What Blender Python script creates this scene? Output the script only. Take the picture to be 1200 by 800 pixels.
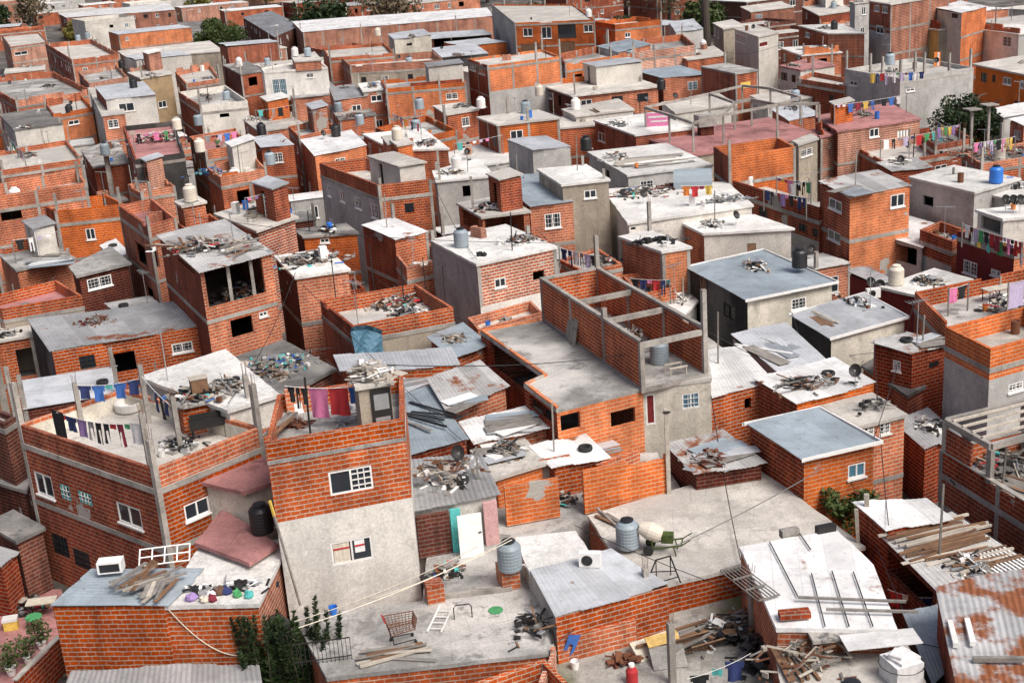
import bpy, math, random
from mathutils import Vector, Matrix, noise
R_ = random.Random(7)
scene = bpy.context.scene
for o in list(bpy.data.objects): bpy.data.objects.remove(o)
# ---------------------------------------------------------------- camera, sky, sun, exposure
TH, RO, F, HC = math.radians(18.5), math.radians(-4.2), 1530.0, 27.0
cam = bpy.data.cameras.new('camera'); camo = bpy.data.objects.new('camera', cam); scene.collection.objects.link(camo)
CROT = Matrix.Rotation(math.pi/2-TH, 3, 'X') @ Matrix.Rotation(RO, 3, 'Z')
camo.matrix_world = Matrix.Translation((0, 0, HC)) @ CROT.to_4x4()
cam.sensor_width = 36; cam.lens = F/1200*36; cam.clip_end = 6000; cam.clip_start = 0.5
scene.camera = camo
w = bpy.data.worlds.new("World"); scene.world = w; w.use_nodes = True
nt = w.node_tree; bg = nt.nodes['Background']
sky = nt.nodes.new('ShaderNodeTexSky'); sky.sky_type = 'NISHITA'; sky.sun_disc = False
SUN_EL, SUN_AZ = math.radians(52), math.radians(138)      # azimuth clockwise from +Y: sun behind the camera, to its right
sky.sun_elevation = SUN_EL; sky.sun_rotation = SUN_AZ; sky.dust_density = 6; sky.air_density = 0.7; sky.ozone_density = 0.5
nt.links.new(sky.outputs[0], bg.inputs[0]); bg.inputs[1].default_value = 0.112
sl = bpy.data.lights.new('sun', 'SUN'); sl.energy = 2.35; sl.angle = math.radians(26); sl.color = (1, 0.98, 0.95)
so = bpy.data.objects.new('sun', sl); scene.collection.objects.link(so)
sd = Vector((math.sin(SUN_AZ)*math.cos(SUN_EL), math.cos(SUN_AZ)*math.cos(SUN_EL), math.sin(SUN_EL)))
so.rotation_euler = sd.to_track_quat('Z', 'Y').to_euler(); so.location = (40, -40, 80)
scene.view_settings.view_transform = 'Standard'; scene.view_settings.look = 'None'
scene.view_settings.gamma = 1; scene.view_settings.exposure = 0.31
# ---------------------------------------------------------------- survey helpers: picture point + real height -> place
def ray(x, y): return CROT @ Vector(((x-600)/F, -(y-400)/F, -1.0))
def P(x, y, z):
    d = ray(x, y); t = (z-HC)/d.z
    return Vector((0, 0, HC)) + d*t
def pix(p):
    d = CROT.transposed() @ (Vector(p)-Vector((0, 0, HC)))
    return 600+F*d.x/-d.z, 400-F*d.y/-d.z
def on_plane(x, y, a, n):
    d = ray(x, y); o = Vector((0, 0, HC)); t = (a-o).dot(n)/d.dot(n); return o+d*t
# ---------------------------------------------------------------- materials
MATS = {}
def nodes(name):
    m = bpy.data.materials.new(name); m.use_nodes = True; t = m.node_tree
    b = t.nodes['Principled BSDF']; MATS[name] = m
    return m, t, b
def N(t, typ, **kw):
    n = t.nodes.new(typ)
    for k, v in kw.items():
        if k in n.inputs: n.inputs[k].default_value = v
        else: setattr(n, k, v)
    return n
def coords(t, sc=(1, 1, 1)):
    """object-space metres, shifted per object so that no two surfaces repeat"""
    tc = N(t, 'ShaderNodeTexCoord'); oi = N(t, 'ShaderNodeObjectInfo')
    mul = N(t, 'ShaderNodeMath', operation='MULTIPLY'); mul.inputs[1].default_value = 91.7
    t.links.new(oi.outputs['Random'], mul.inputs[0])
    add = N(t, 'ShaderNodeVectorMath', operation='ADD')
    t.links.new(tc.outputs['Object'], add.inputs[0]); t.links.new(mul.outputs[0], add.inputs[1])
    mp = N(t, 'ShaderNodeMapping'); mp.inputs['Scale'].default_value = sc
    t.links.new(add.outputs[0], mp.inputs[0]); return mp.outputs[0]
def nz(t, vec, scale, detail=5, rough=.6):
    n = N(t, 'ShaderNodeTexNoise'); n.inputs['Scale'].default_value = scale
    n.inputs['Detail'].default_value = detail; n.inputs['Roughness'].default_value = rough
    t.links.new(vec, n.inputs['Vector']); return n.outputs['Fac']
def ramp(t, fac, p0, p1, c0=(0, 0, 0, 1), c1=(1, 1, 1, 1)):
    r = N(t, 'ShaderNodeValToRGB'); e = r.color_ramp.elements
    e[0].position = p0; e[1].position = p1; e[0].color = c0; e[1].color = c1
    t.links.new(fac, r.inputs[0]); return r.outputs[0]
def mix(t, fac, a, b, mode='MIX'):
    m = N(t, 'ShaderNodeMix', data_type='RGBA', blend_type=mode)
    for s, v in ((0, fac), (6, a), (7, b)):
        if hasattr(v, 'is_output') or hasattr(v, 'links'): t.links.new(v, m.inputs[s])
        else: m.inputs[s].default_value = v if s == 0 else tuple(v)[:3]+(1,)
    return m.outputs[2]
def bump(t, b, h, s=.4, d=.02):
    n = N(t, 'ShaderNodeBump'); n.inputs['Strength'].default_value = s; n.inputs['Distance'].default_value = d
    t.links.new(h, n.inputs['Height']); t.links.new(n.outputs[0], b.inputs['Normal'])
def obj_var(t, col, lo=.85, hi=1.12):
    oi = N(t, 'ShaderNodeObjectInfo'); mr = N(t, 'ShaderNodeMapRange'); mr.inputs['To Min'].default_value = lo; mr.inputs['To Max'].default_value = hi
    t.links.new(oi.outputs['Random'], mr.inputs['Value'])
    hs = N(t, 'ShaderNodeHueSaturation'); t.links.new(mr.outputs[0], hs.inputs['Value']); t.links.new(col, hs.inputs['Color'])
    return hs.outputs[0]
def brick(name, c1, c2, mort, ms=.035, bw=.34, rh=.2, smear=.5, grime=.5):
    m, t, b = nodes(name)
    uv = N(t, 'ShaderNodeUVMap').outputs[0]; oc = coords(t)
    nn = N(t, 'ShaderNodeTexNoise'); nn.inputs['Scale'].default_value = 2.2; nn.inputs['Detail'].default_value = 3
    t.links.new(oc, nn.inputs['Vector'])
    sub = N(t, 'ShaderNodeVectorMath', operation='SUBTRACT'); sub.inputs[1].default_value = (.5, .5, .5); t.links.new(nn.outputs['Color'], sub.inputs[0])
    sc = N(t, 'ShaderNodeVectorMath', operation='SCALE'); sc.inputs['Scale'].default_value = .07; t.links.new(sub.outputs[0], sc.inputs[0])
    ad = N(t, 'ShaderNodeVectorMath', operation='ADD'); t.links.new(uv, ad.inputs[0]); t.links.new(sc.outputs[0], ad.inputs[1])
    bt = N(t, 'ShaderNodeTexBrick'); bt.inputs['Scale'].default_value = 1; bt.inputs['Brick Width'].default_value = bw
    bt.inputs['Row Height'].default_value = rh; bt.inputs['Mortar Size'].default_value = ms/2; bt.inputs['Mortar Smooth'].default_value = .25
    bt.inputs['Color1'].default_value = c1+(1,); bt.inputs['Color2'].default_value = c2+(1,); bt.inputs['Bias'].default_value = -.1
    t.links.new(ad.outputs[0], bt.inputs['Vector'])
    bh = N(t, 'ShaderNodeTexBrick'); bh.inputs['Scale'].default_value = 1; bh.inputs['Brick Width'].default_value = 400; bh.inputs['Row Height'].default_value = rh
    bh.inputs['Mortar Size'].default_value = ms/2; bh.inputs['Mortar Smooth'].default_value = .25; t.links.new(ad.outputs[0], bh.inputs['Vector'])
    vj = N(t, 'ShaderNodeMath', operation='MULTIPLY'); vj.inputs[1].default_value = .5; t.links.new(bt.outputs['Fac'], vj.inputs[0])
    jf = N(t, 'ShaderNodeMath', operation='MAXIMUM'); t.links.new(bh.outputs['Fac'], jf.inputs[0]); t.links.new(vj.outputs[0], jf.inputs[1])
    # worn mortar: it smears over some bricks and disappears between others
    n2 = nz(t, oc, 3.5, 6, .75); n3 = nz(t, oc, .45, 4, .6)
    worn = ramp(t, n2, .24, .44); inv = N(t, 'ShaderNodeMath', operation='MULTIPLY'); t.links.new(jf.outputs[0], inv.inputs[0]); t.links.new(worn, inv.inputs[1])
    fac_m = inv.outputs[0]
    mcol = mix(t, nz(t, oc, 9, 4), [x*.62 for x in mort], mort)
    brickcol = mix(t, 0.0, bt.outputs['Color'], mort)
    bc = N(t, 'ShaderNodeTexBrick'); bc.inputs['Scale'].default_value = 1; bc.inputs['Brick Width'].default_value = bw
    bc.inputs['Row Height'].default_value = rh; bc.inputs['Mortar Size'].default_value = 0
    bc.inputs['Color1'].default_value = c1+(1,); bc.inputs['Color2'].default_value = c2+(1,); bc.inputs['Mortar'].default_value = c1+(1,)
    t.links.new(ad.outputs[0], bc.inputs['Vector'])
    fine = mix(t, .42, bc.outputs['Color'], mix(t, nz(t, oc, 14, 5, .8), [x*.45 for x in c1], [min(1, x*1.5) for x in c1]), 'MIX')
    col = mix(t, fac_m, fine, mcol)
    sm = ramp(t, n2, .70, .76); k = N(t, 'ShaderNodeMath', operation='MULTIPLY'); k.inputs[1].default_value = smear; t.links.new(sm, k.inputs[0])
    col = mix(t, k.outputs[0], col, mcol)
    st = nz(t, coords(t, (1.6, 1.6, .16)), 1.3, 5, .7)      # rain streaks
    g = ramp(t, st, .42, .66, (1, 1, 1, 1), (1-grime, 1-grime, 1-grime, 1)); col = mix(t, 1.0, col, g, 'MULTIPLY')
    g2 = ramp(t, n3, .38, .66, (1.1, 1.06, 1.02, 1), (.62, .60, .62, 1)); col = mix(t, 1.0, col, g2, 'MULTIPLY')
    pt_ = ramp(t, nz(t, oc, .33, 5, .55), .665, .675); col = mix(t, pt_, col, mix(t, n2, (.30, .28, .25), (.46, .43, .39)))
    oi = N(t, 'ShaderNodeObjectInfo'); hs0 = N(t, 'ShaderNodeHueSaturation'); mr0 = N(t, 'ShaderNodeMapRange'); mr0.inputs['To Min'].default_value = .497; mr0.inputs['To Max'].default_value = .505
    mr1 = N(t, 'ShaderNodeMapRange'); mr1.inputs['To Min'].default_value = 1.12; mr1.inputs['To Max'].default_value = .95
    t.links.new(oi.outputs['Random'], mr0.inputs['Value']); t.links.new(oi.outputs['Random'], mr1.inputs['Value']); t.links.new(mr0.outputs[0], hs0.inputs['Hue']); t.links.new(mr1.outputs[0], hs0.inputs['Saturation']); t.links.new(col, hs0.inputs['Color'])
    col = obj_var(t, hs0.outputs[0], .80, 1.15)
    t.links.new(col, b.inputs['Base Color']); b.inputs['Roughness'].default_value = .92; b.inputs['Specular IOR Level'].default_value = .2
    h = N(t, 'ShaderNodeMath', operation='MULTIPLY_ADD'); h.inputs[1].default_value = -.6; t.links.new(fac_m, h.inputs[0]); t.links.new(n2, h.inputs[2])
    bump(t, b, h.outputs[0], .5, .03)
def concrete(name, c, stain=.5, streak=.3, rough=.9, joints=False, patch=None):
    m, t, b = nodes(name); oc = coords(t)
    n1 = nz(t, oc, .35, 6, .65); n2 = nz(t, oc, 1.7, 8, .7); n3 = nz(t, oc, 11, 5, .7)
    col = mix(t, ramp(t, n1, .40, .58), [x*(1-stain*.7) for x in c], c)
    col = mix(t, ramp(t, n2, .52, .70), col, [x*(1-stain) for x in c])
    col = mix(t, ramp(t, n2, .24, .36, (1, 1, 1, 1), (0, 0, 0, 1)), col, [min(.9, x*1.45) for x in c])
    if patch:
        n4 = nz(t, oc, .22, 3, .5); col = mix(t, ramp(t, n4, .52, .62), col, patch)
    sp = ramp(t, n3, .3, .7, (.72, .72, .72, 1), (1.15, 1.15, 1.15, 1)); col = mix(t, 1.0, col, sp, 'MULTIPLY')
    st = nz(t, coords(t, (.9, .9, .22)), 1.1, 6, .7)
    col = mix(t, 1.0, col, ramp(t, st, .48, .75, (1, 1, 1, 1), (1-streak,)*3+(1,)), 'MULTIPLY')
    if streak == 0:
        vo = N(t, 'ShaderNodeTexVoronoi', feature='DISTANCE_TO_EDGE'); vo.inputs['Scale'].default_value = .45; t.links.new(oc, vo.inputs['Vector'])
        col = mix(t, 1.0, col, ramp(t, vo.outputs['Distance'], .0, .008, (.74, .73, .72, 1), (1, 1, 1, 1)), 'MULTIPLY')
        col = mix(t, ramp(t, nz(t, oc, .8, 8, .72), .55, .62), col, [x*(.62 if c[0] > .5 else .5) for x in c])
    if joints:
        bt = N(t, 'ShaderNodeTexBrick'); bt.inputs['Scale'].default_value = 1; bt.inputs['Brick Width'].default_value = 2.9; bt.inputs['Row Height'].default_value = 2.1
        bt.inputs['Mortar Size'].default_value = .018; bt.inputs['Color1'].default_value = (1, 1, 1, 1); bt.inputs['Color2'].default_value = (.86, .86, .85, 1); bt.inputs['Mortar'].default_value = (.5, .5, .5, 1)
        t.links.new(N(t, 'ShaderNodeUVMap').outputs[0], bt.inputs['Vector']); col = mix(t, .28, col, bt.outputs['Color'], 'MULTIPLY')
    t.links.new(obj_var(t, col), b.inputs['Base Color']); b.inputs['Roughness'].default_value = rough; b.inputs['Specular IOR Level'].default_value = .25
    bump(t, b, n2, .35, .02)
def tin(name, c, rust=0.0, metal=.0, var=.25, sw=.95, sh=2.6, rough=.5, seam=(.35, .35, .36)):
    m, t, b = nodes(name); oc = coords(t)
    bt = N(t, 'ShaderNodeTexBrick'); bt.inputs['Scale'].default_value = 1; bt.inputs['Brick Width'].default_value = sh; bt.inputs['Row Height'].default_value = sw
    bt.inputs['Mortar Size'].default_value = .012; bt.inputs['Color1'].default_value = c+(1,); bt.inputs['Color2'].default_value = tuple(x*(1-var) for x in c)+(1,)
    bt.inputs['Mortar'].default_value = tuple(x*y*2 for x, y in zip(c, seam))+(1,)
    t.links.new(N(t, 'ShaderNodeUVMap').outputs[0], bt.inputs['Vector'])
    n1 = nz(t, oc, .9, 7, .7); n2 = nz(t, oc, 4.5, 6, .75); n3 = nz(t, oc, .25, 3)
    col = mix(t, ramp(t, n1, .45, .7), bt.outputs['Color'], [x*.62 for x in c])
    col = mix(t, ramp(t, n2, .60, .68), col, [x*.38 for x in c])
    col = mix(t, 1.0, col, ramp(t, n3, .35, .65, (.82, .82, .82, 1), (1.12, 1.12, 1.12, 1)), 'MULTIPLY')
    if rust > 0:
        r = ramp(t, nz(t, oc, .55, 6, .62), .64-rust*.38, .70-rust*.34)
        rc = mix(t, nz(t, oc, 5, 5, .7), (.10, .030, .014), (.36, .13, .05)); col = mix(t, r, col, rc)
    else:
        r = ramp(t, nz(t, oc, 1.4, 7, .75), .66, .70); col = mix(t, r, col, (.22, .12, .07))
    t.links.new(obj_var(t, col, .88, 1.08), b.inputs['Base Color']); b.inputs['Metallic'].default_value = metal
    t.links.new(ramp(t, n1, .3, .7, (rough-.12,)*3+(1,), (rough+.25,)*3+(1,)), b.inputs['Roughness'])
    bump(t, b, n1, .3, .03)
def plain(name, c, rough=.7, metal=0, var=.25, scale=3, trans=0):
    m, t, b = nodes(name); oc = coords(t)
    col = mix(t, ramp(t, nz(t, oc, scale, 6, .7), .3, .75), [x*(1-var) for x in c], [min(1, x*(1+var*.4)) for x in c])
    t.links.new(obj_var(t, col, .8, 1.15), b.inputs['Base Color']); b.inputs['Roughness'].default_value = rough; b.inputs['Metallic'].default_value = metal
    bump(t, b, nz(t, oc, scale*3, 4), .2, .01)
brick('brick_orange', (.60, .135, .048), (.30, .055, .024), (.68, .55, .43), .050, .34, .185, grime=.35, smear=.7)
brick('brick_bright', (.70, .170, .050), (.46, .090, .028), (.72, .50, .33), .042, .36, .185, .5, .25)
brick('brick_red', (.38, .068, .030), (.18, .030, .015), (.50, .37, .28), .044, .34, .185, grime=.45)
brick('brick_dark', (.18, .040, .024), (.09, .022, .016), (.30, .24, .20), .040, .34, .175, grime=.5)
brick('brick_pale', (.48, .15, .08), (.30, .08, .045), (.66, .57, .48), .060, .34, .185, smear=.9, grime=.4)
brick('brick_white', (.56, .13, .045), (.32, .065, .026), (.84, .77, .68), .080, .34, .19, .9, .3)
concrete('concrete', (.40, .385, .36), .55, .3)
concrete('beam', (.42, .39, .35), .5, .35)
concrete('slab_grey', (.38, .37, .35), .6, 0, joints=True, patch=(.52, .50, .47))
concrete('slab_light', (.62, .585, .53), .42, 0, joints=True, patch=(.46, .44, .41))
concrete('slab_white', (.76, .745, .71), .34, 0, joints=True)
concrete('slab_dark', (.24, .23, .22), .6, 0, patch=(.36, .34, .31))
concrete('slab_red', (.44, .21, .20), .4, 0)
concrete('plaster_grey', (.50, .49, .465), .35, .3)
concrete('plaster_light', (.70, .665, .60), .3, .25)
concrete('plaster_cream', (.72, .67, .57), .38, .35)
concrete('plaster_white', (.80, .77, .71), .3, .3)
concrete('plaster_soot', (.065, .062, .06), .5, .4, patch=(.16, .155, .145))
concrete('plaster_beige', (.44, .38, .30), .4, .35)
concrete('paint_maroon', (.17, .022, .022), .3, .3)
concrete('paint_orange', (.80, .19, .03), .25, .3)
concrete('paint_pink', (.60, .36, .35), .3, .3)
concrete('paint_yellow', (.62, .42, .15), .25, .3)
concrete('paint_ochre', (.40, .29, .17), .35, .3)
concrete('earth', (.13, .115, .10), .6, 0, patch=(.20, .19, .18))
concrete('moss_floor', (.40, .385, .35), .6, 0, patch=(.13, .14, .06))
tin('tin_white', (.77, .765, .75), .05, 0, .2)
tin('tin_silver', (.62, .64, .66), 0, .25, .2)
tin('tin_grey', (.42, .42, .42), .12, .15, .35)
tin('tin_blue', (.36, .42, .46), 0, .2, .18, 1.2, 6)
tin('tin_rust', (.46, .46, .46), .42, .15, .25)
tin('tin_patch', (.56, .55, .53), .16, .1, .5, 1.1, 2.1)
plain('wood_grey', (.27, .25, .225), .85, var=.55, scale=4)
plain('wood_brown', (.22, .12, .065), .8, var=.5, scale=4)
plain('wood_pale', (.50, .45, .38), .8, var=.4, scale=4)
plain('white_paint', (.82, .81, .78), .5, var=.15)
plain('black_plastic', (.018, .018, .02), .45)
plain('dark_iron', (.035, .033, .032), .6, .4)
plain('rust_iron', (.17, .065, .03), .85)
plain('galvanised', (.50, .52, .53), .45, .6)
plain('tank_grey', (.29, .35, .39), .5, var=.12)
plain('tank_cream', (.66, .60, .50), .5, var=.15)
plain('tank_white', (.78, .77, .74), .45, var=.1)
plain('tarp_blue', (.09, .22, .32), .6)
plain('tank_blue', (.03, .18, .62), .4, var=.1)
plain('rubber', (.02, .02, .02), .8)
plain('skin', (.42, .24, .16), .6, var=.1)
plain('hair', (.02, .015, .012), .6)
plain('bark', (.09, .07, .055), .9, var=.4, scale=6)
m, t, b = nodes('glass'); b.inputs['Base Color'].default_value = (.025, .032, .04, 1); b.inputs['Roughness'].default_value = .08
m, t, b = nodes('glass_blue'); b.inputs['Base Color'].default_value = (.07, .16, .22, 1); b.inputs['Roughness'].default_value = .12
m, t, b = nodes('void'); b.inputs['Base Color'].default_value = (.012, .011, .010, 1); b.inputs['Roughness'].default_value = .9
def leafmat(name, c1, c2):
    m, t, b = nodes(name); oc = coords(t)
    col = mix(t, ramp(t, nz(t, oc, 2.2, 4, .6), .35, .65), c1, c2)
    t.links.new(col, b.inputs['Base Color']); b.inputs['Roughness'].default_value = .6; b.inputs['Specular IOR Level'].default_value = .3
leafmat('leaf_dark', (.010, .022, .008), (.030, .055, .014)); leafmat('leaf_mid', (.028, .050, .012), (.075, .105, .028)); leafmat('leaf_yellow', (.10, .10, .02), (.22, .19, .04))
leafmat('leaf_dry', (.10, .075, .045), (.17, .13, .08))
CL = dict(red=(.50, .03, .035), white=(.80, .79, .78), black=(.014, .014, .016), navy=(.025, .04, .14), blue=(.05, .16, .50), teal=(.10, .48, .46), pink=(.75, .22, .42), purple=(.30, .20, .42),
          grey=(.30, .30, .31), yellow=(.75, .52, .10), green=(.07, .32, .12), brown=(.16, .09, .06), orange=(.75, .22, .04), lilac=(.55, .47, .66), maroon=(.22, .02, .04), cream=(.70, .64, .52))
for k, c in CL.items(): plain('cloth_'+k, c, .85, var=.3, scale=5)
# ---------------------------------------------------------------- mesh building
class MB:
    def __init__(s): s.v = []; s.f = []; s.uv = []; s.mi = []; s.cur = 0
    def face(s, pts, uv=None):
        i = len(s.v); s.v += [Vector(p) for p in pts]; s.f.append(tuple(range(i, i+len(pts)))); s.uv.append(uv); s.mi.append(s.cur)
    def quadbox(s, o, a, b, c):
        o, a, b, c = Vector(o), Vector(a), Vector(b), Vector(c)
        if a.cross(b).dot(c) < 0: a, b = b, a
        p = [o, o+a, o+a+b, o+b, o+c, o+a+c, o+a+b+c, o+b+c]
        for q in ((3, 2, 1, 0), (4, 5, 6, 7), (0, 1, 5, 4), (1, 2, 6, 5), (2, 3, 7, 6), (3, 0, 4, 7)): s.face([p[i] for i in q])
    def box(s, cx, cy, cz, sx, sy, sz, rot=0, tilt=0, M=None):
        m = M or (Matrix.Rotation(rot, 3, 'Z') @ Matrix.Rotation(tilt, 3, 'Y'))
        a, b, c = m @ Vector((sx, 0, 0)), m @ Vector((0, sy, 0)), m @ Vector((0, 0, sz))
        s.quadbox(Vector((cx, cy, cz))-(a+b+c)/2, a, b, c)
    def bar(s, p, q, w, h=None):
        p, q = Vector(p), Vector(q); d = q-p
        if d.length < 1e-6: return
        h = h or w; u = d.cross(Vector((0, 0, 1)))
        u = Vector((1, 0, 0)) if u.length < 1e-4 else u.normalized(); v = d.cross(u).normalized()
        s.quadbox(p-u*w/2-v*h/2, u*w, v*h, d)
    def tube(s, pts, r, n=6, caps=True):
        pts = [Vector(p) for p in pts]; rr = r if isinstance(r, (list, tuple)) else [r]*len(pts); rings = []
        for i, p in enumerate(pts):
            d = (pts[min(i+1, len(pts)-1)]-pts[max(i-1, 0)]).normalized()
            u = d.cross(Vector((0, 0, 1)) if abs(d.z) < .95 else Vector((1, 0, 0))).normalized(); v = u.cross(d)
            rings.append([p+(u*math.cos(2*math.pi*k/n)+v*math.sin(2*math.pi*k/n))*rr[i] for k in range(n)])
        for a, b in zip(rings, rings[1:]):
            for k in range(n): s.face([a[k], b[k], b[(k+1) % n], a[(k+1) % n]])
        if caps: s.face(rings[0]); s.face(rings[-1][::-1])
    def lathe(s, prof, n=20, c=(0, 0, 0)):
        c = Vector(c); rings = [[c+Vector((r*math.cos(2*math.pi*k/n), r*math.sin(2*math.pi*k/n), z)) for k in range(n)] for r, z in prof]
        for a, b in zip(rings, rings[1:]):
            for k in range(n): s.face([a[k], a[(k+1) % n], b[(k+1) % n], b[k]])
        if prof[-1][0] > .001: s.face(rings[-1])
        if prof[0][0] > .001: s.face(rings[0][::-1])
    def build(s, name, mats, parent=None, off=(0, 0, 0), smooth=False):
        off = Vector(off); me = bpy.data.meshes.new(name)
        me.from_pydata([p-off for p in s.v], [], s.f)
        if isinstance(mats, str): mats = [mats]
        for m in mats: me.materials.append(MATS[m])
        uvl = me.uv_layers.new(name='UVMap').data; li = 0
        for fi, poly in enumerate(s.f):
            me.polygons[fi].material_index = s.mi[fi]; me.polygons[fi].use_smooth = smooth
            if s.uv[fi]:
                for q in s.uv[fi]: uvl[li].uv = q; li += 1
            else:
                pp = [s.v[i] for i in poly]; n = Vector((0, 0, 0))
                for i in range(len(pp)):
                    a, b2 = pp[i], pp[(i+1) % len(pp)]; n += Vector(((a.y-b2.y)*(a.z+b2.z), (a.z-b2.z)*(a.x+b2.x), (a.x-b2.x)*(a.y+b2.y)))
                if n.length > 0: n.normalize()
                if abs(n.z) > .7:
                    for p in pp: uvl[li].uv = (p.x, p.y); li += 1
                else:
                    tg = Vector((-n.y, n.x, 0)).normalized()
                    for p in pp: uvl[li].uv = (p.dot(tg), p.z); li += 1
        if smooth:
            import bmesh
            bm = bmesh.new(); bm.from_mesh(me); bmesh.ops.remove_doubles(bm, verts=bm.verts, dist=1e-4); bm.to_mesh(me); bm.free()
        o = bpy.data.objects.new(name, me); scene.collection.objects.link(o)
        if parent: o.parent = parent
        return o
THINGS = []
def tag(o, label, cat, group=None, kind=None, at=None):
    o['label'] = label; o['category'] = cat
    if group: o['group'] = group
    if kind: o['kind'] = kind
    THINGS.append(o); return o
def empty(name, loc, label, cat, group=None, rz=0):
    o = bpy.data.objects.new(name, None); o.empty_display_size = .3; scene.collection.objects.link(o)
    o.location = loc; o.rotation_euler.z = rz
    return tag(o, label, cat, group)
def struct(name, mb, mat, **kw):
    o = mb.build(name, mat, **kw); o['kind'] = 'structure'; return o
def dup(root, loc, rz, label, group=None):
    r = root.copy(); scene.collection.objects.link(r); r.location = loc; r.rotation_euler = (0, 0, rz)
    r['label'] = label
    if group: r['group'] = group
    elif 'group' in r: del r['group']
    for ch in root.children:
        c = ch.copy(); scene.collection.objects.link(c); c.parent = r
        for g in ch.children:
            d = g.copy(); scene.collection.objects.link(d); d.parent = c
    THINGS.append(r); return r
PROTO = {}
def place(key, maker, loc, rz, label, group=None):
    if key not in PROTO:
        r = maker(); PROTO[key] = r; r.location = loc; r.rotation_euler = (0, 0, rz); r['label'] = label
        if group: r['group'] = group
        THINGS.append(r); return r
    return dup(PROTO[key], loc, rz, label, group)
def bare(name, cat):
    o = bpy.data.objects.new(name, None); o.empty_display_size = .3; scene.collection.objects.link(o); o['category'] = cat; return o
# ---------------------------------------------------------------- houses
HOUSES = []   # dicts: ref, pts(world xy), floor z
def inside(p, poly):
    c = False; n = len(poly)
    for i in range(n):
        a, b = poly[i], poly[(i+1) % n]
        if (a.y > p.y) != (b.y > p.y) and p.x < (b.x-a.x)*(p.y-a.y)/(b.y-a.y)+a.x: c = not c
    return c
def wall_panel(mb, a, b, zb, za, zc, ops, depth=.16):
    """outer wall face from a to b with real openings and reveals"""
    u = (b-a); L = u.length; u = u/L; n = Vector((u.y, -u.x, 0))
    zt = min(za, zc)
    us = sorted({0, L, *[v for o in ops for v in (o[0], o[1])]}); zs = sorted({zb, zt, *[v for o in ops for v in (o[2], o[3])]})
    pt = lambda x, z: Vector((a.x+u.x*x, a.y+u.y*x, z))
    for i in range(len(us)-1):
        for j in range(len(zs)-1):
            cu, cz = (us[i]+us[i+1])/2, (zs[j]+zs[j+1])/2
            if any(o[0] < cu < o[1] and o[2] < cz < o[3] for o in ops): continue
            mb.face([pt(us[i], zs[j]), pt(us[i+1], zs[j]), pt(us[i+1], zs[j+1]), pt(us[i], zs[j+1])])
    if abs(za-zc) > .01:
        if za > zc: mb.face([pt(0, zt), pt(L, zt), pt(0, za)])
        else: mb.face([pt(0, zt), pt(L, zt), pt(L, zc)])
    for o in ops:
        i = -n*depth; q = [pt(o[0], o[2]), pt(o[1], o[2]), pt(o[1], o[3]), pt(o[0], o[3])]
        for k in range(4): mb.face([q[k], q[(k+1) % 4], q[(k+1) % 4]+i, q[k]+i])
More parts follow.
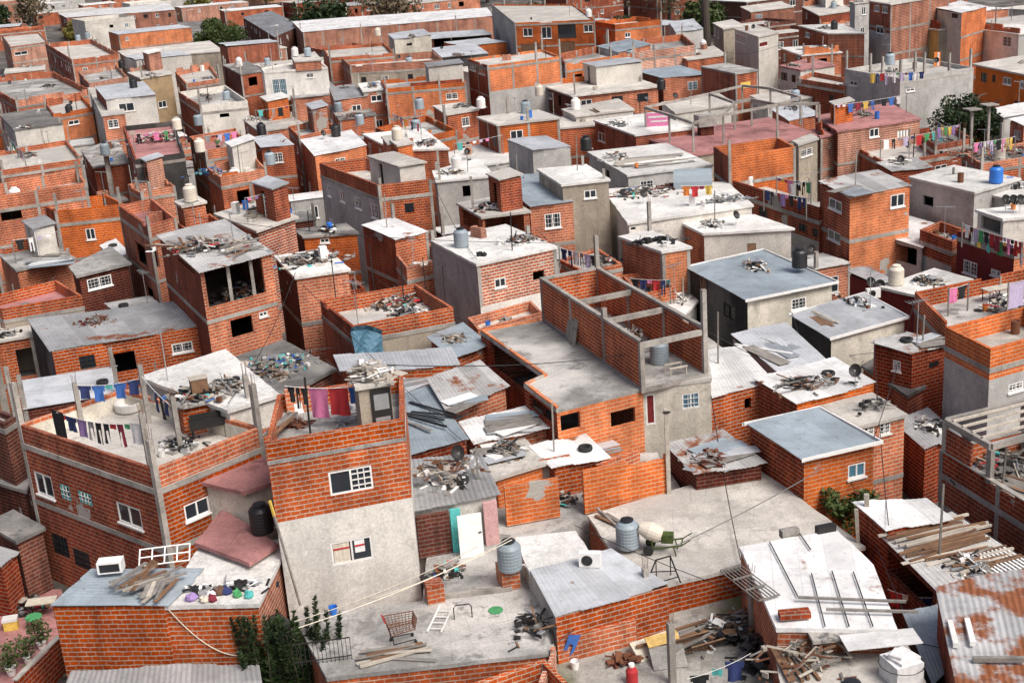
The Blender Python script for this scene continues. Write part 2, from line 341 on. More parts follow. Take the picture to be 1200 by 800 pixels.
def window(parent, off, a, u, n, u0, u1, z0, z1, kind):
    pt = lambda x, z, d: Vector((a.x, a.y, 0))+u*x+n*d+Vector((0, 0, z))
    teal = kind == 't2'; kind = 'w' if teal else kind
    fm = {'w': 'white_paint', 'b': 'white_paint', 'k': 'dark_iron', 't': 'glass_blue', 'g': 'galvanised', 'B': 'white_paint', 'x': 'wood_pale', 's': 'white_paint', 'd': 'white_paint', 'q': 'cloth_teal'}.get(kind, 'white_paint')
    mb = MB(); fw = .07; d0, dt = -.09, .08
    if kind in 'wbBsdkGCq':
        rect = lambda x0, x1, y0, y1, dep=d0, th=dt: mb.quadbox(pt(x0, y0, dep), u*(x1-x0), n*th, Vector((0, 0, y1-y0)))
        rect(u0, u1, z0, z0+fw); rect(u0, u1, z1-fw, z1); rect(u0, u0+fw, z0+fw, z1-fw); rect(u1-fw, u1, z0+fw, z1-fw)
        mdl = (u0+u1)/2
        if kind != 'd': rect(mdl-fw*.5, mdl+fw*.5, z0+fw, z1-fw)
        if kind in 'swb': rect(u0-.06, u1+.06, z0-.08, z0-.002, -.02, .10)
        wn = mb.build('door' if kind == 'd' else 'window', fm, parent, off)
        pm = MB(); pm.quadbox(pt(u0+fw, z0+fw, d0+.02), u*(u1-u0-2*fw), n*.02, Vector((0, 0, z1-z0-2*fw)))
        p = pm.build('pane', 'glass_blue' if teal else {'d': 'paint_maroon', 'B': 'glass_blue', 'b': 'glass'}.get(kind, 'glass'), wn)
        p.parent = wn; p.data.transform(Matrix.Translation(-Vector(off)))
        if kind == 'G':
            g = MB(); x0, x1 = mdl+.04, u1-fw
            for k in (1, 2): x = x0+(x1-x0)*k/3; g.quadbox(pt(x-.02, z0+fw, -.05), u*.04, n*.04, Vector((0, 0, z1-z0-2*fw)))
            for k in (1, 2, 3): z = z0+(z1-z0)*k/4; g.quadbox(pt(x0, z-.02, -.04), u*(x1-x0), n*.04, Vector((0, 0, .04)))
            gg = g.build('glazing_bars', 'white_paint', wn); gg.data.transform(Matrix.Translation(-Vector(off)))
        if kind == 'C':
            for (x0, x1, zz0, m_) in ((u0+fw+.02, mdl-.08, z0+fw, 'cloth_cream'), (mdl+.12, mdl+.5, z0+.35, 'cloth_white')):
                g = MB()
                for k in range(8):
                    xa, xb = x0+(x1-x0)*k/8, x0+(x1-x0)*(k+1)/8; dz = .03*(k % 2); g.face([pt(xa, zz0, -.044+dz*.3), pt(xb, zz0, -.044+(.03-dz)*.3), pt(xb, z1-fw, -.044+(.03-dz)*.3), pt(xa, z1-fw, -.044+dz*.3)])
                g.quadbox(pt(x0, z1-fw-.28, -.03), u*(x1-x0), n*.01, Vector((0, 0, .07)))
                g.mi[-6:] = [1]*6; gg = g.build('curtain', [m_, 'cloth_red'], wn); gg.data.transform(Matrix.Translation(-Vector(off)))
        if kind in 'bBkq':
            g = MB(); nb = max(3, int((u1-u0)/.22))
            for k in range(1, nb):
                x = u0+(u1-u0)*k/nb; g.quadbox(pt(x-.011, z0+.03, .0), u*.022, n*.022, Vector((0, 0, z1-z0-.06)))
            for k in (1, 2):
                z = z0+(z1-z0)*k/3; g.quadbox(pt(u0+.03, z-.011, .024), u*(u1-u0-.06), n*.02, Vector((0, 0, .022)))
            gg = g.build('grille', 'white_paint' if kind != 'k' else 'dark_iron', wn); gg.data.transform(Matrix.Translation(-Vector(off)))
        return
    if kind == 'g':      # wide shutter of vertical white slats
        mb.quadbox(pt(u0, z0, -.10), u*(u1-u0), n*.04, Vector((0, 0, z1-z0)))
        wn = mb.build('window', 'white_paint', parent, off)
        g = MB(); nb = max(4, int((u1-u0)/.3))
        for k in range(nb+1):
            x = u0+(u1-u0-.04)*k/nb; g.quadbox(pt(x, z0, -.058), u*.04, n*.04, Vector((0, 0, z1-z0)))
        gg = g.build('grille', 'dark_iron', wn); gg.data.transform(Matrix.Translation(-Vector(off)))
    if kind == 'p':      # boarded / bricked infill panel
        mb.quadbox(pt(u0+.01, z0+.01, -.08), u*(u1-u0-.02), n*.05, Vector((0, 0, z1-z0-.02)))
        mb.build('shutter', 'wood_brown', parent, off)
    if kind == 'y':
        mb.quadbox(pt(u0+.01, z0+.01, -.05), u*(u1-u0-.02), n*.05, Vector((0, 0, z1-z0-.02)))
        mb.build('shutter', 'cloth_yellow', parent, off)
BR = ('brick_orange', 'brick_bright', 'brick_red', 'brick_dark', 'brick_pale', 'brick_white')
def corr_roof(q, over, mat, parent, off, pitch=.2, amp=None, lift=.02, th=.03):
    """q: 4 corners (L, C, R, B) of a sheet roof; ridges run L->C ; explicit uv in metres"""
    amp = {'tin_blue': .005, 'tin_silver': .006, 'tin_white': .007}.get(mat, .014)
    c = sum(q, Vector())/4
    q = [p+(p-c).normalized()*over*1.3 for p in q]
    L, C, R, B = q; wv, hv = (R-C).length, (L-C).length
    n = max(4, int(wv/pitch)*2); mb = MB(); nr = max(2, int(hv/1.4))
    top = []
    for j in range(nr+1):
        row = []; v = j/nr
        for i in range(n+1):
            u = i/n; p = (C*(1-u)+R*u)*(1-v)+(L*(1-u)+B*u)*v
            sheet = int(u*wv/.95); jz = (math.sin(sheet*12.9+wv)*.5)*.035
            jl = math.sin(sheet*7.3+hv)*.10 if j in (0, nr) else 0
            dirv = (L-C).normalized()
            row.append((p+dirv*jl+Vector((0, 0, lift+(amp if i % 2 else -amp)+jz+.02*math.sin(u*7+v*5))), (v*hv, u*wv)))
        top.append(row)
    for j in range(nr):
        for i in range(n):
            k = [top[j][i], top[j][i+1], top[j+1][i+1], top[j+1][i]]
            mb.face([x[0] for x in k], [x[1] for x in k])
            mb.face([x[0]-Vector((0, 0, th)) for x in k[::-1]], [x[1] for x in k[::-1]])
    for j, nm in ((0, 0), (nr, 1)):
        for i in range(n):
            a, b = top[j][i][0], top[j][i+1][0]; dz = Vector((0, 0, th)); mb.face([a-dz, b-dz, b, a] if nm == 0 else [a, b, b-dz, a-dz])
    for i, nm in ((0, 0), (n, 1)):
        for j in range(nr):
            a, b = top[j][i][0], top[j+1][i][0]; dz = Vector((0, 0, th)); mb.face([a, b, b-dz, a-dz] if nm == 0 else [a-dz, b-dz, b, a])
    return mb.build('roof', mat, parent, off)
def inset(poly, d):
    n = len(poly); out = []
    for i in range(n):
        p0, p1, p2 = poly[i-1], poly[i], poly[(i+1) % n]
        e1 = (p1-p0).normalized(); e2 = (p2-p1).normalized(); n1 = Vector((-e1.y, e1.x, 0)); n2 = Vector((-e2.y, e2.x, 0))
        b = n1+n2; k = max(.35, 1+n1.dot(n2)); out.append(p1+b*d/k)
    return out
def H(ref, pts, z, wall='brick_orange', roof='slab_grey', par=0, base=0, win=(), cols=1, skip=(), dz=None, fl=2.8, opn=(), up=.16, auto=0, beams=1,
      over=.12, detail='', split=None, cap=None, clutter=None, name=None, pw=None, coping=None, world=None, inner=None, trim=None):
    """pts = picture positions of the top corners (left, near, right[, back ...]); z = their real height"""
    rnd = random.Random(hash_(ref))
    if world: W = [Vector((p[0], p[1], z)) for p in world]
    else:
        pp = list(pts)
        if len(pp) == 3: pp.append((pp[0][0]+pp[2][0]-pp[1][0], pp[0][1]+pp[2][1]-pp[1][1]))
        zz = [z+(dz[i] if dz else 0) for i in range(len(pp))]
        W = [P(x, y, q) for (x, y), q in zip(pp, zz)]
        if len(pts) == 3: W[3] = W[0]+W[2]-W[1]
    n = len(W); Z = [p.z for p in W]
    area = sum(W[i].x*W[(i+1) % n].y-W[(i+1) % n].x*W[i].y for i in range(n))/2
    assert area > 0, (ref, area)
    cen = sum(W, Vector())/n; off = Vector((cen.x, cen.y, base))
    if not win and not auto and not opn and cen.y > 100 and par < 1.9 and 'warehouse' not in ref: auto = 2
    nm = name or ('brick_house' if (wall if isinstance(wall, str) else wall[-1]) in BR else 'plastered_house')
    T = empty(nm, off, ref, 'house')
    floor = min(Z)-par if not dz else min(Z)
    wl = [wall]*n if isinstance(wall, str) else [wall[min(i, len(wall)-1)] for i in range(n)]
    ops = {i: [] for i in range(n)}; ws = []
    for wdw in win:
        fi, x0, y0, x1, y1, kind = wdw
        a, b = W[fi].copy(), W[(fi+1) % n].copy(); u = (b-a); u.z = 0; L = u.length; u.normalize(); nn = Vector((u.y, -u.x, 0))
        xm, ym = (x0+x1)/2, (y0+y1)/2; mid = on_plane(xm, ym, a, nn)
        k0, k1 = pix(mid), pix(mid+u); sl_ = abs((k1[1]-k0[1])/((k1[0]-k0[0]) or 1e-3)); hh = max(.6*(y1-y0), (y1-y0)-.8*sl_*(x1-x0))
        p, q = on_plane(x0, ym, a, nn), on_plane(x1, ym, a, nn); u0, u1 = sorted(((p-a).dot(u), (q-a).dot(u)))
        z1, z0 = on_plane(xm, ym-hh/2, a, nn).z, on_plane(xm, ym+hh/2, a, nn).z
        u0, u1 = max(.12, u0), min(L-.12, u1); z0, z1 = max(base+.05, z0), min(min(Z[fi], Z[(fi+1) % n])-max(par, 0)-.12 if par < 1.9 else z-.2, z1)
        if u1-u0 > .15 and z1-z0 > .15: ops[fi].append((u0, u1, z0, z1)); ws.append((fi, a, u, nn, u0, u1, z0, z1, kind))
    if auto:
        for fi in (0, 1, 2)[:auto if auto < 3 else 3]:
            a, b = W[fi].copy(), W[(fi+1) % n].copy(); u = (b-a); u.z = 0; L = u.length
            if L < 2.2: continue
            u.normalize(); nn = Vector((u.y, -u.x, 0)); top = floor-.25
            lev = 0
            while top-1.5 > base and lev < 2:
                k = max(1, int(L/3.0))
                for j in range(k):
                    if rnd.random() < .62:
                        ww = rnd.choice((.7, .9, 1.1, 1.3)); hh = rnd.choice((.7, .9, 1.1)); um = L*(j+.5)/k+rnd.uniform(-.3, .3); z1 = top-.35; z0 = z1-hh
                        if um-ww/2 < .3 or um+ww/2 > L-.3: continue
                        if any(abs(um-(o[0]+o[1])/2) < ww+.5 and o[3] > z0 and o[2] < z1 for o in ops[fi]): continue
                        kind = rnd.choice('wwbbso.Bk'); ops[fi].append((um-ww/2, um+ww/2, z0, z1)); ws.append((fi, a, u, nn, um-ww/2, um+ww/2, z0, z1, kind))
                top -= fl; lev += 1
    for (fi, x0, y0, x1, y1) in opn:   # large open bays
        a, b = W[fi].copy(), W[(fi+1) % n].copy(); u = (b-a); u.z = 0; L = u.length; u.normalize(); nn = Vector((u.y, -u.x, 0))
        p, q = on_plane(x0, y0, a, nn), on_plane(x1, y1, a, nn)
        u0, u1 = sorted(((p-a).dot(u), (q-a).dot(u))); z0, z1 = sorted((p.z, q.z))
        ops[fi].append((max(.1, u0), min(L-.1, u1), max(base+.05, z0), min(z1, min(Z[fi], Z[(fi+1) % n])-par-.05)))
    # walls, one mesh per finish
    for mname in dict.fromkeys(wl):
        mb = MB()
        for i in range(n):
            if wl[i] != mname or i in skip and par == 0: continue
            a, b = W[i], W[(i+1) % n]
            if split and i in split[0]:
                zs = floor-split[1]
                wall_panel(mb, a, b, zs, (a.z if dz else floor), (b.z if dz else floor), [(o[0], o[1], max(o[2], zs), o[3]) for o in ops[i] if o[3] > zs+.02])
            else: wall_panel(mb, a, b, base, (a.z if dz else floor), (b.z if dz else floor), ops[i])
        if mb.f: mb.build('wall', mname, T, off)
    if split:
        mb = MB(); zs = floor-split[1]
        for i in split[0]:
            wall_panel(mb, W[i], W[(i+1) % n], base, zs, zs, [(o[0], o[1], o[2], min(o[3], zs)) for o in ops[i] if o[2] < zs-.02])
        mb.build('lower_wall', split[2], T, off)
    for s in ws:
        if s[-1] not in 'o.': window(T, off, *s[1:])
    # inner dark floors so that open bays look into a room
    if any(ops.values()):
        mb = MB(); zf_ = floor-fl
        while zf_ > base+.3:
            mb.face([Vector((p.x, p.y, zf_)) for p in inset([Vector((p.x, p.y, 0)) for p in W], .2)]); zf_ -= fl
        if mb.f: mb.build('floor', 'slab_dark', T, off)
    flat = [Vector((p.x, p.y, 0)) for p in W]
    brickish = wl[min(1, n-1)] in BR or wl[0] in BR
    # roof
    e1 = (W[2]-W[1]); e1.z = 0; e1.normalize(); e2 = Vector((-e1.y, e1.x, 0))
    uvf = lambda p: ((p-W[1]).dot(e2), (p-W[1]).dot(e1))
    sheet = roof.startswith('tin')
    if sheet and n == 4:
        hi = 0 if dz else 0
        rz = [Vector((p.x, p.y, (p.z if dz else floor))) for p in W]
        if not dz and par == 0:
            s = rnd.uniform(.05, .25); rz[0].z += s; rz[3].z += s      # a fall of the sheet towards the near side
            rz = [r+Vector((0, 0, .03)) for r in rz]
        else: rz = [r+Vector((0, 0, .05)) for r in rz]
        corr_roof(rz, over if par == 0 else -.02, roof, T, off)
    else:
        ex0 = (inset(flat, -over) if par == 0 else inset(flat, -.02)); ex = []; exz = []
        for i in range(n):
            p, q = ex0[i], ex0[(i+1) % n]; L_ = (q-p).length; k = max(1, int(L_/.55)); u_ = (q-p).normalized(); nn_ = Vector((u_.y, -u_.x, 0))
            for j in range(k):
                t_ = j/k; ex.append(p.lerp(q, t_)+nn_*(rnd.uniform(-.03, .025) if (j and par == 0) else 0)); exz.append(W[i].z*(1-t_)+W[(i+1) % n].z*t_)
        n_e = len(ex)
        t = .16; mb = MB(); tp = [Vector((p.x, p.y, (exz[i] if dz else floor)+.015)) for i, p in enumerate(ex)]
        mb.face(tp, [uvf(p) for p in tp]); mb.face([p-Vector((0, 0, t)) for p in tp][::-1])
        for i in range(n_e): mb.face([tp[i]-Vector((0, 0, t)), tp[(i+1) % n_e]-Vector((0, 0, t)), tp[(i+1) % n_e], tp[i]])
        mb.build('roof', roof, T, off)
        if brickish and par > 0 and beams:
            mb = MB(); o1, o2 = inset(flat, -.035), inset(flat, .05)
            for i in range(n):
                a, b, c, d = o1[i], o1[(i+1) % n], o2[(i+1) % n], o2[i]
                z0, z1 = floor-.24, floor+.004
                q = lambda p, z_: Vector((p.x, p.y, z_))
                mb.face([q(a, z0), q(b, z0), q(b, z1), q(a, z1)]); mb.face([q(a, z1), q(b, z1), q(c, z1), q(d, z1)]); mb.face([q(a, z0), q(d, z0), q(c, z0), q(b, z0)])
            mb.build('ring_beam', 'beam', T, off)
    if trim:
        mb = MB(); oo, ii = inset(flat, -over-.09), inset(flat, -over-.02); z1 = floor+.16
        for i in trim[1]:
            a, b, c, d = oo[i], oo[(i+1) % n], ii[(i+1) % n], ii[i]; q = lambda p, z_: Vector((p.x, p.y, z_)); z0 = z1-.15
            mb.face([q(a, z1), q(b, z1), q(c, z1), q(d, z1)]); mb.face([q(a, z0), q(b, z0), q(b, z1), q(a, z1)]); mb.face([q(c, z0), q(d, z0), q(d, z1), q(c, z1)]); mb.face([q(a, z0), q(d, z0), q(c, z0), q(b, z0)])
        mb.build('fascia', trim[0], T, off)
    # storey beams
    if brickish and beams:
        lv = floor-fl
        while lv > base+1.5:
            mb = MB()
            for i in range(n):
                if wl[i] not in BR or (split and i in split[0] and lv < floor-split[1]): continue
                a, b = flat[i], flat[(i+1) % n]; u = (b-a).normalized(); nn = Vector((u.y, -u.x, 0))
                segs = [(0, (b-a).length)]
                for o in ops[i]:
                    if o[2] < lv+.0 and o[3] > lv-.24:
                        ns = []
                        for s0, s1 in segs:
                            if o[0] > s0: ns.append((s0, min(s1, o[0])))
                            if o[1] < s1: ns.append((max(s0, o[1]), s1))
                        segs = [q for q in ns if q[1]-q[0] > .05]
                for s0, s1 in segs:
                    mb.quadbox(a+u*s0-nn*.05+Vector((0, 0, lv-.24)), u*(s1-s0), nn*.075, Vector((0, 0, .24)))
            if mb.f: mb.build('ring_beam', 'beam', T, off)
            lv -= fl
    # parapet with an uneven, hand laid top course
    if par > 0:
        pm = pw or (wl[1] if n > 1 else wl[0]); byM = {}
        inn = inset(flat, .16)
        for i in range(n):
            if i in skip: continue
            mname = pw or wl[i]; mb = byM.setdefault(mname, MB())
            a, b, c, d = flat[i], flat[(i+1) % n], inn[(i+1) % n], inn[i]; L = (b-a).length
            t0 = 0; zt0 = Z[i]; zt1 = Z[(i+1) % n]
            k = 0
            while t0 < L-.01:
                t1 = min(L, t0+rnd.choice((.66, .99, 1.32, 1.98, 2.64))); s0, s1 = t0/L, t1/L
                drop = rnd.choice((0, 0, 0, 0, 0, -.19, 0, -.02)) if (mname in BR and 0 < t0 and t1 < L) else 0
                lp = lambda p, q, s, z_: Vector((p.x+(q.x-p.x)*s, p.y+(q.y-p.y)*s, z_))
                z0 = floor+.012; za, zb = z+drop, z+drop
                o0, o1 = lp(a, b, s0, z0), lp(a, b, s1, z0); i0, i1 = lp(d, c, s0, z0), lp(d, c, s1, z0)
                O0, O1, I0, I1 = [Vector((p.x, p.y, za)) for p in (o0, o1, i0, i1)]
                mb.face([o0, o1, O1, O0]); mb.face([i1, i0, I0, I1]); mb.face([O0, O1, I1, I0]); mb.face([o0, O0, I0, i0]); mb.face([o1, i1, I1, O1])
                t0 = t1
        for mname, mb in byM.items():
            if mb.f: mb.build('parapet', mname, T, off)
        if inner:
            mb = MB(); ii, jj = inset(flat, .163), inset(flat, .185); q = lambda p, z_: Vector((p.x, p.y, z_))
            for i in range(n):
                if i in skip: continue
                a, b, c, d = ii[i], ii[(i+1) % n], jj[(i+1) % n], jj[i]; z0, z1 = floor+.014, z-.21
                mb.face([q(c, z0), q(d, z0), q(d, z1), q(c, z1)]); mb.face([q(a, z1), q(b, z1), q(c, z1), q(d, z1)])
            mb.build('parapet_render', inner, T, off)
        if coping:
            mb = MB(); oo = inset(flat, -.03); ii = inset(flat, .19)
            for i in range(n):
                if i in skip: continue
                a, b, c, d = oo[i], oo[(i+1) % n], ii[(i+1) % n], ii[i]
                q = lambda p, z_: Vector((p.x, p.y, z_)); z0, z1 = z+.003, z+coping[1]
                mb.face([q(a, z1), q(b, z1), q(c, z1), q(d, z1)]); mb.face([q(a, z0), q(b, z0), q(b, z1), q(a, z1)]); mb.face([q(c, z0), q(d, z0), q(d, z1), q(c, z1)]); mb.face([q(a, z0), q(d, z0), q(c, z0), q(b, z0)])
            mb.build('coping', coping[0], T, off)
    # columns: at the corners and along the long walls; some carry on above the roof
    if cols and brickish:
        for i in range(n):
            if wl[i] not in BR and wl[i-1] not in BR: continue
            a, b = flat[i], flat[(i+1) % n]; u = (b-a); L = u.length; u.normalize(); nn = Vector((u.y, -u.x, 0))
            k = max(1, round(L/3.6)) if wl[i] in BR and cols > 1 else 1
            for j in range(k):
                s = L*j/k
                if j and any(o[0]-.2 < s < o[1]+.2 for o in ops[i]): continue
                if split and i in split[0]: zb = floor-split[1]
                else: zb = base
                ht = (z if par > 0 else floor-.02)-.012
                if dz: ht = a.lerp(b, j/k).z; ht = (Z[i]*(1-j/k)+Z[(i+1) % n]*(j/k))-.06
                if up and rnd.random() < up: ht = max(ht, floor)+rnd.choice((.6, 1.2, 1.9))
                elif j == 0 and rnd.random() < .3 and cols == 1: continue
                c0 = a+u*s; mb = MB(); wd = .22
                if j == 0:
                    e0 = (flat[i]-flat[i-1]).normalized(); dirs = (u-e0); dd = .028
                    n0 = Vector((e0.y, -e0.x, 0)); o0 = c0+nn*dd+n0*dd
                    mb.quadbox(Vector((o0.x, o0.y, zb)), u*wd, -e0*wd, Vector((0, 0, ht-zb)))
                else:
                    o0 = c0-u*wd/2+nn*.028; mb.quadbox(Vector((o0.x, o0.y, zb)), u*wd, -nn*wd, Vector((0, 0, ht-zb)))
                col = mb.build('column', 'beam', T, off)
                if ht > max(z, floor)+.3:
                    rb = MB(); c1 = Vector((o0.x, o0.y, ht))+u*wd/2-nn*wd/2
                    for dx, dy in ((-.07, -.07), (.07, -.07), (.07, .07), (-.07, .07)):
                        rb.bar(c1+u*dx+nn*dy, c1+u*(dx*1.2)+nn*(dy*1.3)+Vector((0, 0, rnd.uniform(.3, .6))), .014)
                    r = rb.build('rebar', 'rust_iron', col, off)
    h = dict(ref=ref, W=W, flat=flat, floor=(floor if not dz else sum(Z)/n)+(.05 if sheet else .02), top=z, base=base, T=T, par=par, roof=roof, n=n, sheet=sheet, clutter=clutter, dz=dz)
    HOUSES.append(h); return h
def hash_(s):
    h = 5381
    for ch in str(s): h = (h*33+ord(ch)) & 0xffffffff
    return h
def w(tx, ty, fi, x0, y0, x1, y1, kind): return (fi, tx+x0/4, ty+y0/4, tx+x1/4, ty+y1/4, kind)
def ow(tx, ty, fi, x0, y0, x1, y1): return (fi, tx+x0/4, ty+y0/4, tx+x1/4, ty+y1/4)
# ---------------------------------------------------------------- things on the roofs
def mk_tank(kind):
    def f():
        r = bare('water_tank', 'water tank'); mat = 'black_plastic' if kind == 'black' else 'tank_'+kind
        mb = MB(); prof = [(.50, 0), (.54, .03)]
        for k in range(6):
            z = .12+k*.16; prof += [(.55, z), (.55, z+.04), (.54, z+.065), (.54, z+.10), (.55, z+.13)]
        prof += [(.54, 1.12), (.42, 1.26), (.27, 1.33), (.26, 1.36)]
        mb.lathe(prof, 22); mb.build('body', mat, r, smooth=False)
        mb = MB(); mb.lathe([(.29, 1.35), (.31, 1.37), (.31, 1.42), (.20, 1.46), (.0005, 1.47)], 18); mb.build('lid', 'black_plastic' if kind != 'cream' and kind != 'white' else mat, r)
        mb = MB(); mb.tube([(.53, 0, .15), (.66, 0, .15), (.68, 0, .08), (.68, 0, .0)], .022, 6); mb.build('pipe', 'white_paint', r)
        return r
    return f
def tank(px, py, z, kind, label, group=None, rz=0): 
    p = P(px, py, z); o = place('tank_'+kind, mk_tank(kind), p, rz, label, group); o.scale = (.82,)*3; return o
def mk_base():
    r = bare('brick_plinth', 'plinth'); 
    mb = MB(); mb.box(0, 0, .45, 1.25, 1.25, .9); mb.build('wall', 'brick_orange', r)
    mb = MB(); mb.box(0, 0, .94, 1.4, 1.4, .08); mb.build('top_slab', 'beam', r); return r
def tank_on_base(px, py, z, kind, label, group=None, rz=.3):
    """px,py = foot of the plinth"""
    p = P(px, py, z); place('base', mk_base, p, rz, 'brick plinth carrying the '+label); return place('tank_'+kind, mk_tank(kind), p+Vector((0, 0, .98)), rz, label, group)
def mk_dish():
    r = bare('satellite_dish', 'satellite dish'); mb = MB(); M = Matrix.Rotation(math.radians(62), 3, 'X')
    n, rr = 20, .38
    rings = [[M @ Vector((q*math.cos(2*math.pi*k/n), q*math.sin(2*math.pi*k/n)*1.1, .42*q*q/rr-.06))+Vector((0, 0, 1.0)) for k in range(n)] for q in (.02, .15, .28, .38)]
    for s in (0, 1):
        for a, b in zip(rings, rings[1:]):
            for k in range(n):
                f = [a[k], a[(k+1) % n], b[(k+1) % n], b[k]]; o = (M @ Vector((0, 0, -.015))) if s else Vector()
                mb.face([p+o for p in (f[::-1] if s else f)])
    mb.build('reflector', 'dark_iron', r, smooth=False)
    mb = MB(); mb.tube([(0, 0, 0), (0, 0, .9), (0, -.05, .98)], .022); mb.build('mast', 'galvanised', r)
    mb = MB(); mb.tube([M @ Vector((0, -.4, .0))+Vector((0, 0, 1)), M @ Vector((0, -.1, .45))+Vector((0, 0, 1))], .014); mb.box(*(M @ Vector((0, -.08, .47))+Vector((0, 0, 1))), .07, .07, .12); mb.build('arm', 'galvanised', r)
    return r
def dish(px, py, z, label, rz=0, group=None): o = place('dish', mk_dish, P(px, py, z), rz, label, group); o.scale = (.75,)*3; return o
def mk_ac():
    r = bare('air_conditioner', 'air conditioner'); mb = MB(); mb.box(0, 0, .3, .8, .3, .55); mb.build('casing', 'white_paint', r)
    mb = MB(); n = 18
    for rr in (.2, .14, .08): mb.tube([(rr*math.cos(2*math.pi*k/n)-.1, -.165, .3+rr*math.sin(2*math.pi*k/n)) for k in range(n+1)], .008, 4)
    mb.build('grille', 'dark_iron', r); mb = MB(); mb.lathe([(.19, -.005), (.21, 0), (.0005, .004)], 16); o = mb.build('fan_opening', 'black_plastic', r)
    o.data.transform(Matrix.Translation((-.1, -.155, .3)) @ Matrix.Rotation(math.pi/2, 4, 'X')); return r
def ac(px, py, z, label, rz=0): return place('ac', mk_ac, P(px, py, z), rz, label)
def cloth_mesh(kind, wd, ht, seed):
    r = random.Random(seed); mb = MB(); nx, nzz = 8, 9
    ph, am = r.uniform(0, 6), r.uniform(.03, .07)
    def pt(i, j):
        x = (i/nx-.5)*wd; z = -j/nzz*ht; tt = j/nzz
        return Vector((x*(1-.08*math.sin(tt*3)), am*tt*math.sin(x*9/max(wd, .5)+ph+tt*1.5)+.02, z+.02*math.sin(i*1.3+ph)*(j > 0)))
    def keep(i, j):
        x, t = (i+.5)/nx, (j+.5)/nzz
        if kind == 'shirt': return t < .30 or .14 < x < .86
        if kind == 'trousers': return .1 < x < .9 and (t < .3 or abs(x-.5) > .07)
        if kind == 'small': return t < .5
        return True
    for j in range(nzz):
        for i in range(nx):
            if keep(i, j):
                q = [pt(i, j+1), pt(i+1, j+1), pt(i+1, j), pt(i, j)]; mb.face(q)
                o = Vector((0, .014, 0)); mb.face([p+o for p in q[::-1]])
    return mb
NM = {'shirt': ('shirt', 'shirt'), 'trousers': ('trousers', 'trousers'), 'sheet': ('bed_sheet', 'bed sheet'), 'towel': ('towel', 'towel'), 'small': ('garment', 'garment')}
CLM = {}
def line_of_clothes(a, b, label, items, where, sag=.12, poles=False, za=None):
    """a rope from a to b with garments pegged on it; items = 'shirt:red trousers:navy ...'"""
    a, b = Vector(a), Vector(b); L = (b-a).length; T = empty('clothes_line', (a+b)/2, label, 'clothes line')
    f = lambda t: a.lerp(b, t)-Vector((0, 0, sag*4*t*(1-t)))
    mb = MB(); mb.tube([f(k/10) for k in range(11)], .012, 4); mb.build('rope', 'white_paint', T, T.location)
    if poles:
        for q in (a, b):
            mb = MB(); mb.bar((q.x, q.y, q.z-poles), (q.x, q.y, q.z+.05), .07); mb.build('post', 'wood_grey', T, T.location)
    d = b-a; rz = math.atan2(d.y, d.x); its = items.split() if isinstance(items, str) else items; n = len(its)
    wid = {'shirt': .62, 'trousers': .45, 'sheet': 1.7, 'towel': .6, 'small': .35}; hgt = {'shirt': .72, 'trousers': .95, 'sheet': 1.25, 'towel': .85, 'small': .5}
    tot = sum(wid[i.split(':')[0]] for i in its); gap = max(.02, (L*.94-tot)/(n+1)); k = min(1, L*.94/tot); s = L*.03+gap*.5
    for it in its:
        kd, c = it.split(':'); wd = wid[kd]*k; t = (s+wd/2)/L; s += wd+min(gap, .35)
        if t > .99: break
        key = (kd, c, R_.randrange(3))
        nm, cat = NM[kd]
        if key not in CLM:
            o = cloth_mesh(kd, wid[kd], hgt[kd]*1.0, hash_(key)).build(nm, 'cloth_'+c); CLM[key] = o.data
        else: o = bpy.data.objects.new(nm, CLM[key]); scene.collection.objects.link(o)
        o.location = f(t)+Vector((0, 0, -.005)); o.rotation_euler = (0, 0, rz+R_.uniform(-.08, .08)); o.scale = (k, 1, R_.uniform(.85, 1.1))
        tag(o, '%s %s hanging on the %s' % ({'lilac': 'lilac', 'navy': 'navy blue'}.get(c, c), cat, where), cat, 'washing on the '+where)
def rand_items(n, rnd): return [rnd.choice(('shirt', 'shirt', 'trousers', 'towel', 'small', 'small'))+':'+rnd.choice(('red', 'white', 'white', 'black', 'navy', 'blue', 'teal', 'pink', 'purple', 'grey', 'grey', 'yellow', 'green', 'maroon', 'lilac', 'black')) for _ in range(n)]
HM = ['wood_grey', 'wood_brown', 'white_paint', 'dark_iron', 'galvanised', 'cloth_blue', 'cloth_red', 'wood_pale', 'brick_dark', 'cloth_teal', 'rust_iron', 'black_plastic']
